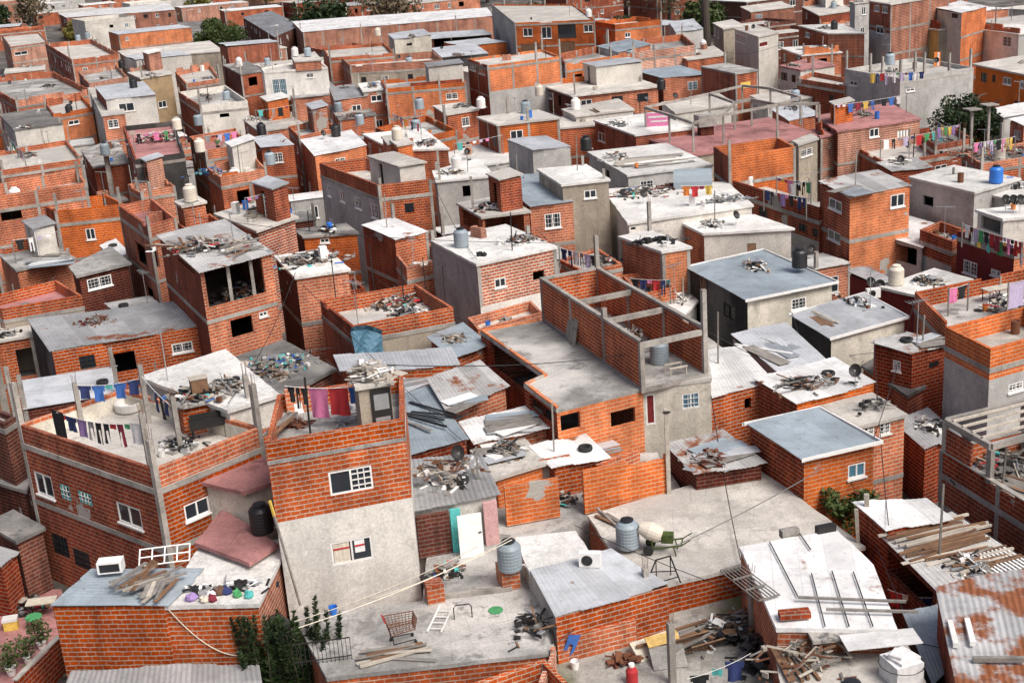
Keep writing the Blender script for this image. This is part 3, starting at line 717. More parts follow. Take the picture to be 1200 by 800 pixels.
def heap(c, rx, ry, h, n, label, seed, rz=0, pal=(0, 0, 0, 0, 1, 2, 3, 3, 3, 4, 4, 7, 7, 10, 11, 11, 0, 3, 2, 8, 0, 3, 7, 0, 3, 11, 1, 4, 10, 0, 5, 0, 3, 7, 6, 0, 3, 9), name='rubble_heap', cat='rubble heap', long=1.0):
    r = random.Random(seed); mb = MB(); m3 = Matrix.Rotation(rz, 3, 'Z')
    big = long > 1.1 or 'timber' in name or 'slat' in name or 'chair' in name
    for k in range(int(n*(1.0 if big else 1.7))):
        core = r.random() < .72; q = math.sqrt(r.random())*(.8 if core else 1.45); a = r.uniform(0, 6.283); x, y = rx*q*math.cos(a), ry*q*math.sin(a)
        zt = h*.75*max(0, 1-q*q)*r.random(); mb.cur = r.choice(pal); typ = r.random(); tl = .3 if core and zt > .05 else .03
        M = m3 @ Matrix.Rotation(r.gauss(0, .7) if r.random() < .6 else r.uniform(0, 6.28), 3, 'Z') @ Matrix.Rotation(r.uniform(-tl, tl), 3, 'Y') @ Matrix.Rotation(r.uniform(-tl, tl), 3, 'X')
        if typ < (.6 if big else .34): sx, sy, sz = r.uniform(.35, 1.2 if core else .5)*long, r.uniform(.03, .10), r.uniform(.02, .06)
        elif typ < .66: sx, sy, sz = r.uniform(.15, .6), r.uniform(.12, .4), r.uniform(.015, .04)
        else: sx, sy, sz = r.uniform(.05, .26), r.uniform(.05, .2), r.uniform(.04, .2)
        sx, sy = min(sx, rx*1.4), min(sy, ry*1.1)
        p = m3 @ Vector((x, y, 0)); ext = (abs((M @ Vector((sx/2, 0, 0))).z)+abs((M @ Vector((0, sy/2, 0))).z)+sz/2)
        mb.box(p.x, p.y, max(ext, zt+ext*.6), sx, sy, sz, M=M)
    o = mb.build(name, HM); o.location = c; tag(o, label, cat, kind='stuff'); return o
PLM = {}
def plank_mesh(kind):
    if kind not in PLM:
        r = random.Random(hash_(kind)); mb = MB(); L = 1
        wd, th = {'plank': (.16, .035), 'beam': (.10, .08), 'sheet': (.7, .02)}[kind.split('_')[0]]
        prev = None
        for k in range(5):
            x0, x1 = -.5+k/5, -.5+(k+1)/5; mb.quadbox((x0, -wd/2, 0), (x1-x0, 0, 0), (0, wd, 0), (0, 0, th))
        PLM[kind] = mb
    return PLM[kind]
PMD = {}
def planks(c, n, length, spread, ang, label, group, seed=0, kinds=('plank', 'plank', 'beam'), mats=('wood_grey', 'wood_brown', 'wood_pale'), jit=.25, slope=0):
    """a stack of loose boards, each board a thing of its own"""
    r = random.Random(seed or hash_(label)); c = Vector(c); d = Vector((math.cos(ang), math.sin(ang), 0)); s = Vector((-d.y, d.x, 0))
    names = {'wood_grey': 'grey weathered', 'wood_brown': 'dark brown', 'wood_pale': 'pale', 'tin_grey': 'grey metal', 'galvanised': 'bare metal', 'white_paint': 'white', 'dark_iron': 'dark', 'tin_silver': 'silver', 'tin_blue': 'blue grey'}
    for k in range(n):
        kd, mt = r.choice(kinds), r.choice(mats); key = (kd, mt)
        if key not in PMD:
            o = plank_mesh(kd).build('plank' if kd != 'sheet' else 'metal_sheet', mt); PMD[key] = o.data
        else: o = bpy.data.objects.new('plank' if kd != 'sheet' else 'metal_sheet', PMD[key]); scene.collection.objects.link(o)
        ll = length*r.uniform(.65, 1.1); lay = k*.014
        o.location = c+s*((k+.5)/n-.5)*spread+d*r.uniform(-.15, .15)*length+Vector((0, 0, .03+lay)); o.scale = (ll, 1, 1)
        o.rotation_euler = (r.uniform(-.05, .05), r.uniform(-.01, .01), ang+r.uniform(-jit, jit))
        tag(o, '%s %s %s' % (names.get(mt, mt), 'board' if kd != 'sheet' else 'scrap sheet', label), 'plank' if kd != 'sheet' else 'metal sheet', group)
def simple(name, cat, label, c, rz, parts, group=None):
    """parts: (part name, material, function(mb))"""
    T = empty(name, c, label, cat, group, rz)
    for pn, mt, fn in parts:
        mb = MB(); fn(mb); mb.build(pn, mt, T)
    return T
def bucket(c, col, label):
    simple('bucket', 'bucket', label, c, 0, [('body', col, lambda m: m.lathe([(.12, 0), (.16, .3), (.165, .31), (.15, .3), (.11, .02)], 14)), ('handle', 'dark_iron', lambda m: m.tube([(-.16, 0, .3), (-.1, .0, .42), (.1, 0, .42), (.16, 0, .3)], .008, 4))])
def tyre(c, label):
    def f(m):
        n = 20
        for k in range(n):
            a0, a1 = 2*math.pi*k/n, 2*math.pi*(k+1)/n
            pr = [(.20, .0), (.30, .0), (.32, .05), (.32, .13), (.30, .18), (.20, .18), (.185, .15), (.185, .03)]
            for i in range(8):
                (r0, z0), (r1, z1) = pr[i], pr[(i+1) % 8]
                m.face([(r0*math.cos(a0), r0*math.sin(a0), z0), (r0*math.cos(a1), r0*math.sin(a1), z0), (r1*math.cos(a1), r1*math.sin(a1), z1), (r1*math.cos(a0), r1*math.sin(a0), z1)][::-1])
    mb = MB(); f(mb); o = mb.build('tyre', 'rubber'); o.location = c; tag(o, label, 'tyre')
def mk_pole(h=7, cross=True):
    def f():
        r = bare('utility_pole', 'utility pole'); mb = MB(); mb.tube([(0, 0, 0), (0, 0, h)], [.13, .09], 8); mb.build('pole', 'wood_grey', r)
        if cross:
            mb = MB(); mb.box(0, 0, h-.5, 1.5, .09, .09); mb.build('crossarm', 'wood_grey', r)
            for x in (-.6, 0.01, .6):
                m2 = MB(); m2.lathe([(.04, h-.45), (.06, h-.4), (.03, h-.3)], 8, (x, 0, 0)); m2.build('insulator', 'white_paint', r)
        return r
    return f
def mk_lamp():
    r = bare('street_lamp', 'street lamp'); mb = MB(); mb.tube([(0, 0, 0), (0, 0, 7.5), (.15, 0, 8.0), (.6, 0, 8.3), (1.5, 0, 8.4)], [.10, .07, .05, .045, .04], 8); mb.build('pole', 'galvanised', r)
    mb = MB(); mb.box(1.75, 0, 8.4, .6, .22, .12); mb.build('lamp_head', 'white_paint', r); return r
def cable(a, b, label, sag=.5, r=.018):
    a, b = Vector(a), Vector(b); mb = MB(); c = (a+b)/2
    mb.tube([a.lerp(b, t/14)-c-Vector((0, 0, sag*4*(t/14)*(1-t/14))) for t in range(15)], r, 4); o = mb.build('cable', 'black_plastic'); o.location = c; tag(o, label, 'cable')
def tree(c, h, r, label, leaf='leaf_dark', seed=1, n=4200, cy=.55, name='leafy_tree', ls=.16, squash=.8):
    rr = random.Random(seed); T = empty(name, c, label, 'tree'); mb = MB(); tips = []
    mb.tube([(0, 0, -.1), (.05, .03, h*.25), (0, .05, h*.45), (.1, 0, h*.75)], [h*.035, h*.028, h*.02, h*.008], 8)
    for k in range(9):
        a = k*2.4+rr.random(); z0 = h*(.28+.05*k); q = r*rr.uniform(.55, .85)
        t = Vector((q*math.cos(a), q*math.sin(a), z0+h*rr.uniform(.08, .22))); tips.append(t)
        mb.tube([(0, .03, z0), tuple(Vector((0, .03, z0)).lerp(t, .5)+Vector((0, 0, h*.03))), tuple(t)], [h*.014, h*.009, h*.004], 6)
    mb.build('trunk', 'bark', T)
    cl = []
    for k in range(26):
        v = Vector((rr.gauss(0, 1), rr.gauss(0, 1), rr.gauss(0, 1))).normalized()*rr.uniform(.35, .95)
        cl.append((Vector((v.x*r, v.y*r, h*cy+v.z*(h*(1-cy))*squash)), r*rr.uniform(.22, .42)))
    mb = MB()
    for k in range(n):
        c0, q = rr.choice(cl); v = Vector((rr.gauss(0, 1), rr.gauss(0, 1), rr.gauss(0, 1))).normalized()*q*(rr.random()**.4)
        p = c0+v; a = Vector((rr.gauss(0, 1), rr.gauss(0, 1), rr.gauss(0, 1))).normalized(); b = a.cross(Vector((rr.gauss(0, 1), rr.gauss(0, 1), rr.gauss(0, 1)))).normalized(); s = ls*rr.uniform(.6, 1.5)
        if p.z < h*.12: continue
        mb.face([p-a*s, p-b*s*.5, p+a*s, p+b*s*.5])
    mb.build('crown', leaf, T); return T
def mk_car(col):
    def f():
        r = bare('parked_car', 'car'); mb = MB(); L, W = 4.2, 1.7
        prof = [(-2.1, .35), (-2.1, .85), (-1.85, .95), (-.95, 1.0), (1.4, 1.0), (2.0, .9), (2.1, .6), (2.1, .35)]
        l = [Vector((x, -W/2, z)) for x, z in prof]; rt = [Vector((x, W/2, z)) for x, z in prof]
        mb.face(l[::1]); mb.face(rt[::-1])
        for k in range(len(prof)): q = (k+1) % len(prof); mb.face([l[k], rt[k], rt[q], l[q]])
        mb.build('body', col, r)
        mb = MB(); pr = [(-.95, 1.0), (-.35, 1.42), (1.0, 1.44), (1.5, 1.0)]; l = [Vector((x, -W/2*(.98 if z < 1.2 else .84), z)) for x, z in pr]; rt = [Vector((p.x, -p.y, p.z)) for p in l]
        mb.face(l); mb.face(rt[::-1])
        for k in (0, 2): mb.face([l[k], rt[k], rt[k+1], l[k+1]])
        mb.build('windows', 'glass', r)
        mb = MB(); mb.quadbox((-.4, -W/2*.85, 1.42), (1.45, 0, 0), (0, W*.85, 0), (0, 0, .04)); mb.build('roof', col, r)
        for x in (-1.35, 1.3):
            for y in (-.8, .8):
                m = MB(); m.tube([(x, y-.1, .32), (x, y+.1, .32)], .32, 16); m.build('wheel', 'rubber', r)
        return r
    return f

def mk_chair():
    r = bare('plastic_chair', 'chair')
    def leg(x, y): m = MB(); m.bar((x, y, 0), (x*.85, y*.85, .44), .04); m.build('leg', 'white_paint', r)
    for x in (-.22, .22):
        for y in (-.22, .22): leg(x, y)
    m = MB(); m.box(0, 0, .45, .46, .46, .03); m.build('seat', 'white_paint', r)
    m = MB(); m.quadbox((-.22, .2, .46), (.44, 0, 0), (0, .03, 0), (0, .08, .42)); m.build('backrest', 'white_paint', r); return r
def mk_drum(col):
    def f():
        r = bare('oil_drum', 'drum'); m = MB(); m.lathe([(.28, 0), (.29, .02), (.29, .29), (.305, .31), (.29, .33), (.29, .58), (.305, .6), (.29, .62), (.29, .86), (.30, .88), (.27, .88), (.26, .8), (.0005, .79)], 16); m.build('body', col, r); return r
    return f
def mk_stack():
    r = bare('brick_stack', 'brick stack'); m = MB(); g = random.Random(3)
    for z in range(5):
        for x in range(4):
            for y in range(3):
                if z == 4 and g.random() < .5: continue
                m.box(-.5+x*.34+g.uniform(-.01, .01), -.22+y*.22, .09+z*.185, .32, .2, .17, rot=g.uniform(-.03, .03))
    m.build('bricks', 'brick_pale', r); return r
def mk_crate():
    r = bare('wooden_crate', 'crate'); m = MB()
    for s in (-1, 1):
        for z in (.08, .25, .42): m.box(0, s*.25, z, .7, .02, .12); m.box(s*.35, 0, z, .02, .5, .12)
    m.box(0, 0, .02, .7, .5, .03); m.build('slats', 'wood_pale', r); return r
def mk_antenna():
    r = bare('tv_antenna', 'antenna'); m = MB(); m.bar((0, 0, 0), (.03, 0, 2.4), .035); m.build('mast', 'galvanised', r)
    m = MB(); m.bar((-.55, 0, 2.35), (.6, 0, 2.42), .025)
    for k in range(7): x = -.5+k*.17; m.bar((x, -.35+k*.03, 2.36+k*.01), (x, .35-k*.03, 2.36+k*.01), .016)
    m.build('elements', 'galvanised', r); return r
def mk_fridge():
    r = bare('old_cabinet', 'cabinet'); m = MB(); m.box(0, 0, .6, .6, .55, 1.2); m.build('body', 'white_paint', r); m = MB(); m.box(0, -.29, .6, .56, .03, 1.14); m.build('door', 'galvanised', r); return r
def sand(c, rr, label, mat='slab_light', seed=1):
    g = random.Random(seed); m = MB(); n = 18; rings = []
    for q, z in ((1, .0), (.8, .12), (.55, .3), (.3, .46), (.1, .55)): rings.append([Vector((rr*q*math.cos(6.283*k/n)*(1+g.uniform(-.1, .1)), rr*q*math.sin(6.283*k/n)*(1+g.uniform(-.1, .1)), z*rr+g.uniform(0, .03)*(q < 1))) for k in range(n)])
    for a, b in zip(rings, rings[1:]):
        for k in range(n): m.face([a[k], a[(k+1) % n], b[(k+1) % n], b[k]])
    m.face(rings[-1]); o = m.build('sand_heap', mat); o.location = c; tag(o, label, 'sand heap', kind='stuff')
# ---------------------------------------------------------------- the ground, one sheet to the horizon
mb = MB(); S = 2500
for i in range(-6, 6):
    for j in range(-2, 10):
        a = S/6
        mb.face([(i*a, j*a, 0), (i*a+a, j*a, 0), (i*a+a, j*a+a, 0), (i*a, j*a+a, 0)])
struct('ground', mb, 'earth')
O_, Bt, Rd, Dk, Pl, Wh = 'brick_orange', 'brick_bright', 'brick_red', 'brick_dark', 'brick_pale', 'brick_white'
# ================================ nearest row
H('low brick house in the bottom left corner with a blue grey tin roof', [(62, 711), (192, 709), (235, 668)], 4.6, O_, 'tin_blue', cols=0, beams=0)
H('low brick house with a white slab roof beside the blue grey tin roof', [(193.5, 709), (302, 706), (337, 633)], 4.55, [O_, Pl], 'slab_white', cols=0, beams=0, over=.08)
H('long corrugated lean-to along the bottom left edge', [(88, 792), (300, 783), (300, 850), (60, 860)][::1][0:1]+[(60, 860), (310, 850), (300, 784)], 2.3, Dk, 'tin_grey', cols=0, beams=0)
FT = H('tall narrow house with a cream lower floor and red brick upper floor', [(311, 519), (473, 491), (472, 438)], 9.3, O_, 'slab_grey', par=.72, fl=2.75,
  win=[w(300, 400, 0, 342, 580, 548, 722, 'G'), w(300, 600, 0, 352, 110, 548, 250, 'C')], split=((0, 1), 2.45, 'plaster_white'), cols=0, beams=0)
TR = H('wide concrete terrace at the bottom edge with a shopping cart on it', [(345, 722), (384, 793), (650, 763), (628, 690), (598, 628), (505, 618), (496, 705)], 2.9, O_, 'slab_grey', cols=0, base=0, over=.05, beams=0)
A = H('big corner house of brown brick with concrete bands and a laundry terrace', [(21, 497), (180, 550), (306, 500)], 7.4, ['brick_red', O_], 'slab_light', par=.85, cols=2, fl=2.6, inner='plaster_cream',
  win=[w(0, 400, 0, 170, 612, 245, 732, 'w'), w(0, 400, 0, 287, 668, 328, 745, 'q'), w(0, 400, 0, 372, 700, 428, 768, 'q'), w(0, 400, 0, 555, 755, 660, 875, 'w'),
       w(0, 600, 0, 250, 100, 318, 210, 'k'), w(0, 600, 0, 350, 170, 420, 270, 'k'), w(0, 400, 1, 862, 722, 985, 845, 'w')])
H('white flat roof room on the laundry terrace of the corner house', [(167, 441), (268, 479), (323, 462), (262, 411)], 7.9, 'plaster_light', 'slab_white', base=6.57, cols=0, over=.15)
KI = H('small brick stair box heaped with junk on the laundry terrace', [(199, 463), (212, 474), (264, 464), (252, 452)], 8.0, O_, 'slab_grey', base=6.57, cols=0, beams=0, over=.2)
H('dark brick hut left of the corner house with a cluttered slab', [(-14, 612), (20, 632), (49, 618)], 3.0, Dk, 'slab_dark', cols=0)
H('brick hut at the left edge with a cream slab roof', [(-40, 655), (2, 664), (19, 648)], 2.5, Rd, 'tin_grey', cols=0)
H('dark brick house cut off by the left edge', [(-60, 470), (4, 496), (18, 487)], 6.5, Dk, 'slab_dark', cols=0, par=.3)
# salmon stair wall and silver roofs at the bottom middle
H('shed with a silver membrane roof and an air conditioner', [(622, 670), (651, 722), (783, 686), (717, 647)], 3.75, ['plaster_grey', O_], 'tin_silver', cols=0, over=.03, beams=0)
H('shed with a matt white roof behind the silver membrane roof', [(604, 630), (621, 669), (693, 651), (674, 622)], 3.8, 'plaster_light', 'slab_white', cols=0, over=.03)
H('wide low house under a long bare concrete slab with a cement mixer', [(690, 604), (748, 692), (868, 663), (1012, 640), (885, 546)], 3.1, [O_, O_, O_, Rd], 'slab_light', cols=0, over=.05, beams=0)
H('white sheet roof house in front of the long bare slab', [(868, 641), (911, 735), (1050, 737), (1022, 662), (979, 621)], 4.3, O_, 'tin_white', cols=0, over=.05, beams=0)
H('low annex at the bottom edge littered with broken timber', [(909, 740), (925, 838), (1100, 838), (1052, 741)], 3.4, 'plaster_grey', 'slab_light', cols=0)
H('shack in the bottom right corner with a rusty corrugated roof', [(1100, 692), (1132, 850), (1265, 822), (1226, 664)], 4.6, [Rd, 'plaster_soot'], 'tin_rust', cols=0, beams=0, dz=(.3, -.3, -.3, .3))
H('small blue tin lean-to beside the rusty corrugated roof', [(1060, 727), (1092, 800), (1118, 770), (1097, 716)], 3.0, 'plaster_soot', 'tin_blue', cols=0)
H('shed with a clean white sheet roof beside the green bush', [(1004, 592), (1041, 622), (1111, 607), (1082, 586)], 4.2, Rd, 'tin_white', cols=0, beams=0)
H('open shed whose patched roof is covered with old beams', [(1034, 630), (1098, 690), (1215, 668), (1117, 606)], 3.7, Dk, 'tin_patch', cols=0, opn=[(0, 1036, 640, 1092, 720)], beams=0)
# ================================ right side, middle distance
H('small orange brick house with a smooth blue grey sheet roof', [(880, 500), (942, 538), (1024, 519)], 4.9, [Rd, Bt], 'tin_blue', cols=0, trim=('white_paint', (1, 2, 3)), win=[w(900, 400, 1, 375, 563, 456, 645, 't2')], over=.18, beams=0)  # darker brick on the left wall paints in its shaded side
H('house with a pale slab roof behind the smooth blue grey roof', [(936, 482), (999, 500), (1060, 485), (1021, 461)], 4.5, O_, 'slab_light', cols=0, win=[w(900, 400, 1, 450, 392, 498, 455, 'b'), w(900, 400, 1, 523, 372, 574, 438, 'b')])
H('brick house with a white patched roof carrying scrap and a dish', [(885, 447), (934, 472), (1024, 449), (978, 425)], 4.9, [Rd, Bt], 'tin_white', cols=0, beams=0)
H('brick house with a weathered white tin roof next to the cream balcony house', [(812, 418), (833, 466), (905, 447), (868, 408)], 4.8, O_, 'tin_white', cols=0, win=[w(600, 400, 1, 1090, 262, 1122, 320, 'o')], beams=0)
H('shed roofed with long grey sheet strips held down by battens', [(859, 397), (916, 440), (972, 427), (922, 384)], 4.7, 'plaster_grey', 'tin_silver', cols=0)
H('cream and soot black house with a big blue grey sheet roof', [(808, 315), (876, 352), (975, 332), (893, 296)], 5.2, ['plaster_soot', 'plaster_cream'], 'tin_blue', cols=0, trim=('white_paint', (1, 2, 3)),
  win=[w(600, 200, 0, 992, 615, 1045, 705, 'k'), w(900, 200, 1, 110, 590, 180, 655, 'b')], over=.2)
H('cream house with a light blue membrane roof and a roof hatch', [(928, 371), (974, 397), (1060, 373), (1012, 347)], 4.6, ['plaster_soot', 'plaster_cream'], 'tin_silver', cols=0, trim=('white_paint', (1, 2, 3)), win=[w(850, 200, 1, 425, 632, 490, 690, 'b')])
H('pale house with a plain white roof and a brick patch in its wall', [(794, 258), (825, 273), (927, 267), (883, 252)], 5.6, [O_, 'plaster_light'], 'slab_white', cols=0, win=[(1, 875.5, 285, 886, 297, 'p')], over=.15)
H('bright two storey brick house with curtained windows and patchy tin roof', [(961, 216), (996, 231), (1066, 218)], 7.9, [Rd, Bt], 'tin_patch', cols=0,
  win=[w(900, 200, 0, 285, 125, 345, 195, 'w'), w(900, 200, 0, 280, 270, 338, 340, 'w'), w(900, 200, 1, 575, 105, 640, 175, 'w')])
H('long red brick wing with washing on its parapet terrace', [(848, 208), (960, 244), (988, 232), (880, 200)], 6.4, ['brick_red', Rd], 'slab_light', par=.9, cols=0, split=((0,), 1.4, 'plaster_grey'), skip=(2,),
  win=[w(900, 200, 0, 145, 245, 180, 290, 'k'), w(900, 200, 0, 208, 268, 238, 315, 'k'), w(600, 200, 0, 1158, 170, 1196, 222, 'k')])
H('pink shop front with a big glazed window at the alley', [(961, 300), (999, 316), (1012, 309)], 3.2, 'paint_pink', 'slab_grey', cols=0, win=[w(900, 200, 0, 268, 418, 372, 530, 'k')])
H('small grey plastered house under a white sheet roof with an open porch', [(1010, 272), (1080, 290), (1104, 266), (1050, 252)], 4.4, 'plaster_grey', 'tin_white', cols=0,
  win=[w(900, 200, 0, 475, 348, 540, 412, 'w')], opn=[(0, 1048, 285, 1074, 312)])
H('large grey plastered house with one dark window and a white roof', [(1067, 207), (1142, 225), (1194, 209), (1118, 194)], 7.0, 'plaster_grey', 'slab_white', cols=0, win=[w(900, 200, 0, 725, 115, 775, 170, 'o')])
H('grey extension with a black doorway beside the large grey house', [(1140, 222), (1178, 232), (1225, 220), (1188, 209)], 6.4, 'plaster_grey', 'slab_white', cols=0, win=[w(900, 200, 0, 965, 140, 1005, 210, 'o')])
H('maroon painted house with a rail full of washing on its terrace', [(1122, 271), (1189, 292), (1245, 280)], 6.3, ['paint_maroon', Bt], 'slab_grey', par=.35, cols=0, win=[w(900, 200, 0, 915, 415, 980, 495, 'b'), w(900, 200, 0, 1045, 458, 1090, 500, 'b')])
H('white roofed room with three satellite dishes above the maroon house', [(1146, 246), (1176, 256), (1240, 250)], 7.8, 'plaster_light', 'slab_white', cols=0, opn=[(0, 1150, 252, 1172, 275)])
H('small brick block with an unfinished top beside the utility pole', [(1078, 269), (1116, 283), (1140, 272)], 5.4, [Rd, O_], 'slab_light', par=.7, cols=0, split=((0,), .9, 'plaster_grey'))
H('low dark red house with a bright white slab roof', [(1033, 336), (1074, 345), (1138, 327), (1095, 315)], 4.3, 'paint_maroon', 'slab_white', cols=0)
H('small dark red hut with a grey roof beside the cream tank', [(996, 322), (1030, 335), (1044, 327), (1012, 316)], 3.9, 'paint_maroon', 'tin_grey', cols=0)
H('brick terrace with a lilac sheet and tables at the right edge', [(1072, 342), (1108, 378), (1262, 345), (1216, 312)], 5.9, O_, 'slab_grey', par=.9, cols=0, skip=(1,))
H('tall brick and grey plaster house at the right edge', [(1108, 383), (1161, 409), (1256, 383)], 7.2, Bt, 'slab_light', par=.9, cols=0, split=((0, 1), .55, 'plaster_grey'), win=[w(900, 400, 1, 1128, 185, 1196, 240, 'b')])
H('dark red brick cube with a small tin roof', [(1024, 404), (1069, 415), (1112, 403), (1062, 392)], 5.0, Rd, 'tin_patch', cols=0, win=[w(900, 400, 0, 585, 85, 622, 142, 'b'), w(900, 400, 1, 755, 88, 800, 126, 'k')], beams=0)
H('low brick annex with a dark slab in front of the dark red cube', [(1012, 428), (1064, 462), (1082, 452), (1030, 418)], 3.2, Rd, 'slab_dark', cols=0)
H('low grey tin hut in the yard of the brick compound', [(1050, 500), (1084, 526), (1122, 510), (1086, 482)], 2.9, Rd, 'tin_grey', cols=0)
UF = H('unfinished brick house with open roof beams at the right edge', [(1102, 528), (1248, 616), (1345, 584), (1200, 503)], 5.0, [Rd, O_], 'slab_dark', par=.9, cols=2, coping=('beam', .05), win=[w(900, 400, 0, 1182, 735, 1215, 800, 'w')], split=((0,), 1.3, 'plaster_grey'))
# ================================ centre
BX = H('concrete slab house with orange brick edging in the centre', [(563, 386), (637, 438), (614, 448), (652, 477), (753, 452), (735, 440), (632, 373)], 6.02, [Rd, O_, Rd, Bt, O_], 'slab_grey', cols=0, over=.22, beams=0, par=.12, skip=(3, 4, 5), pw=Bt,
  win=[(3, 657, 482, 680, 506, 'o'), w(600, 400, 3, 463, 308, 578, 404, 'o')], opn=[(0, 575, 400, 630, 470), (2, 620, 462, 650, 500)])
B2 = H('roofless brick box of open concrete beams in the centre', [(633, 328), (750, 403), (828, 386)], 8.1, O_, 'slab_grey', par=2.1, cols=2, base=5.93, skip=(1,), coping=('beam', .14), fl=9)
H('cream house front with a balcony and a blue barred window', [(753, 454), (833, 443), (826, 404), (748, 406)], 5.85, 'plaster_cream', 'slab_light', cols=0, win=[w(600, 400, 0, 797, 236, 880, 318, 'B'), w(600, 400, 0, 628, 244, 672, 392, 'd')], over=.05)
H('grey sided house with a tank on its white roof', [(505, 281), (559, 309), (651, 289)], 7.4, ['plaster_grey', Wh, O_], 'slab_white', cols=2, over=.1, win=[w(300, 200, 1, 1118, 498, 1172, 552, 'w'), w(600, 200, 1, 98, 465, 152, 516, 'o')], split=((1,), 2.6, 'plaster_white'))
PT = H('brick terrace house with a blue tarp on its corner', [(375, 352), (412, 382), (531, 360)], 6.4, [Rd, O_], 'slab_light', par=.85, cols=0, fl=2.7, split=((1,), .15, 'plaster_beige'))
H('narrow brick tower capped with scrap and rags', [(323, 300), (347, 324), (408, 315)], 7.6, [Dk, O_], 'slab_white', cols=0)
H('small brick house with a pale tin roof and roofless yard', [(425, 266), (463, 281), (501, 272)], 6.6, [Rd, O_], 'tin_white', cols=1)
H('brick yard walls next to the pale tin roof', [(463, 297), (476, 313), (524, 302), (500, 282)], 5.6, O_, 'slab_light', par=.9, cols=0)
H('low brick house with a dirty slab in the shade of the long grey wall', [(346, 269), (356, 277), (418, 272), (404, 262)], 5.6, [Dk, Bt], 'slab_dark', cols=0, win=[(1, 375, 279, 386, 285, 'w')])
H('long grey walled house with a tall brick parapet', [(374, 191), (443, 217), (505, 210)], 8.2, ['plaster_grey', O_], 'slab_light', par=1.0, cols=1, up=.5, pw=O_)
H('grey block house with a pale roof terrace above the open shack', [(508, 200), (512, 212), (578, 206), (560, 186)], 6.4, 'plaster_grey', 'slab_white', cols=0)
H('brick house with a smooth sloping blue roof and white barred window', [(577, 209), (621, 242), (671, 236), (632, 205)], 7.0, [Rd, O_], 'tin_blue', cols=0, win=[w(600, 200, 1, 154, 196, 229, 272, 'b')], over=.15)
H('open sided shack with a pale slab roof full of boards', [(537, 238), (565, 254), (620, 247), (588, 229)], 6.9, O_, 'slab_light', cols=0, opn=[(0, 540, 242, 562, 275), (1, 568, 256, 616, 285)])
H('plastered house with a white roof edged in brick', [(631, 198), (659, 216), (713, 210), (686, 193)], 8.2, 'plaster_beige', 'slab_white', cols=0, win=[w(600, 200, 1, 338, 88, 396, 132, 'w')])
H('low brick terrace at the foot of the plastered house', [(655, 250), (676, 258), (705, 253), (690, 240)], 5.2, 'plaster_beige', 'slab_grey', par=.5, cols=0, pw=O_)
H('house with a large white roof strewn with rags and sheets', [(708, 222), (737, 261), (881, 240), (850, 213)], 6.2, ['plaster_light', 'plaster_light'], 'slab_white', cols=0, win=[(1, 738, 266, 745, 270, 'o')])
H('orange brick block with black rags on its small white roof', [(727, 277), (776, 294), (808, 289), (762, 270)], 6.6, [O_, Bt], 'slab_white', cols=2)
H('laundry balcony of brick between the plain white roof and the orange block', [(728, 322), (752, 345), (792, 336), (768, 318)], 4.6, O_, 'slab_grey', par=.8, cols=0)
H('brick terrace with drying trousers behind the roofless brick box', [(655, 304), (684, 318), (729, 309), (700, 290)], 5.6, O_, 'slab_grey', par=.25, cols=0)
H('low white roof squeezed between the box and the black walled house', [(770, 347), (800, 371), (816, 352), (800, 338)], 3.6, 'plaster_light', 'slab_white', cols=0)
H('brick house behind the brick edging with a pale strip of wall', [(548, 372), (560, 386), (636, 366), (622, 352)], 4.8, O_, 'slab_light', par=.6, cols=0)
# shack roofs between
SH = [('shack with a long blue grey tin roof beside the tall narrow house', [(463, 478), (478, 532), (545, 513), (503, 458)], 5.0, Rd, 'tin_blue'),
 ('shack with a ribbed grey roof and a heap of slats over the courtyard', [(478, 543), (484, 596), (581, 579), (561, 539)], 4.9, 'plaster_light', 'tin_grey'),
 ('shack with a patched pale roof and an air conditioner on its wall', [(505, 448), (524, 478), (592, 453), (562, 430)], 5.3, O_, 'tin_patch'),
 ('narrow brick shack with a light blue strip roof', [(397, 422), (405, 435), (534, 429), (524, 414)], 5.5, O_, 'tin_silver'),
 ('shack with a small blue roof and barred window', [(505, 398), (531, 419), (569, 403), (542, 382)], 5.3, O_, 'tin_blue'),
 ('shack with a white sheet roof in front of the slab house', [(545, 499), (560, 519), (640, 499), (622, 478)], 4.7, O_, 'tin_white'),
 ('shack with a dusty slab roof above the courtyard', [(557, 528), (582, 557), (635, 541), (607, 511)], 4.4, Bt, 'slab_light'),
 ('shack with a white roof and a tyre on it', [(627, 527), (650, 547), (708, 535), (683, 513)], 4.3, O_, 'tin_white'),
 ('shack with a white crumbling roof beside the tall timber post', [(785, 525), (816, 553), (892, 541), (846, 509)], 3.95, Dk, 'tin_patch'),
 ('low rag strewn roof between the tin roofs', [(420, 440), (440, 462), (500, 448), (480, 428)], 4.3, Rd, 'tin_patch'),
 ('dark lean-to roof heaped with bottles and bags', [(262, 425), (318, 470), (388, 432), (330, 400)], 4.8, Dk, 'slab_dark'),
 ('pale sheet roof next to the tall red brick house', [(258, 452), (300, 485), (318, 476), (276, 440)], 5.2, O_, 'tin_grey'),
 ('pink roofed cottage between the corner house and the tall narrow house', [(241, 563), (286, 573), (318, 562), (300, 533)], 6.1, 'plaster_cream', 'slab_red'),
 ('lower pink roof with a black tank', [(236, 634), (292, 655), (318, 638), (262, 602)], 4.9, 'plaster_grey', 'slab_red'),
 ('dark roof full of broken boards left of the corner house', [(-30, 520), (30, 548), (20, 470), (-20, 465)][:0] or [(-10, 560), (28, 572), (34, 548), (0, 540)], 3.4, Dk, 'slab_dark')]
for ref, q, z, wl, rf in SH: H(ref, q, z, wl, rf, cols=0, beams=0, over=.22, up=0)
HOUSES[-3]['nf'] = 1
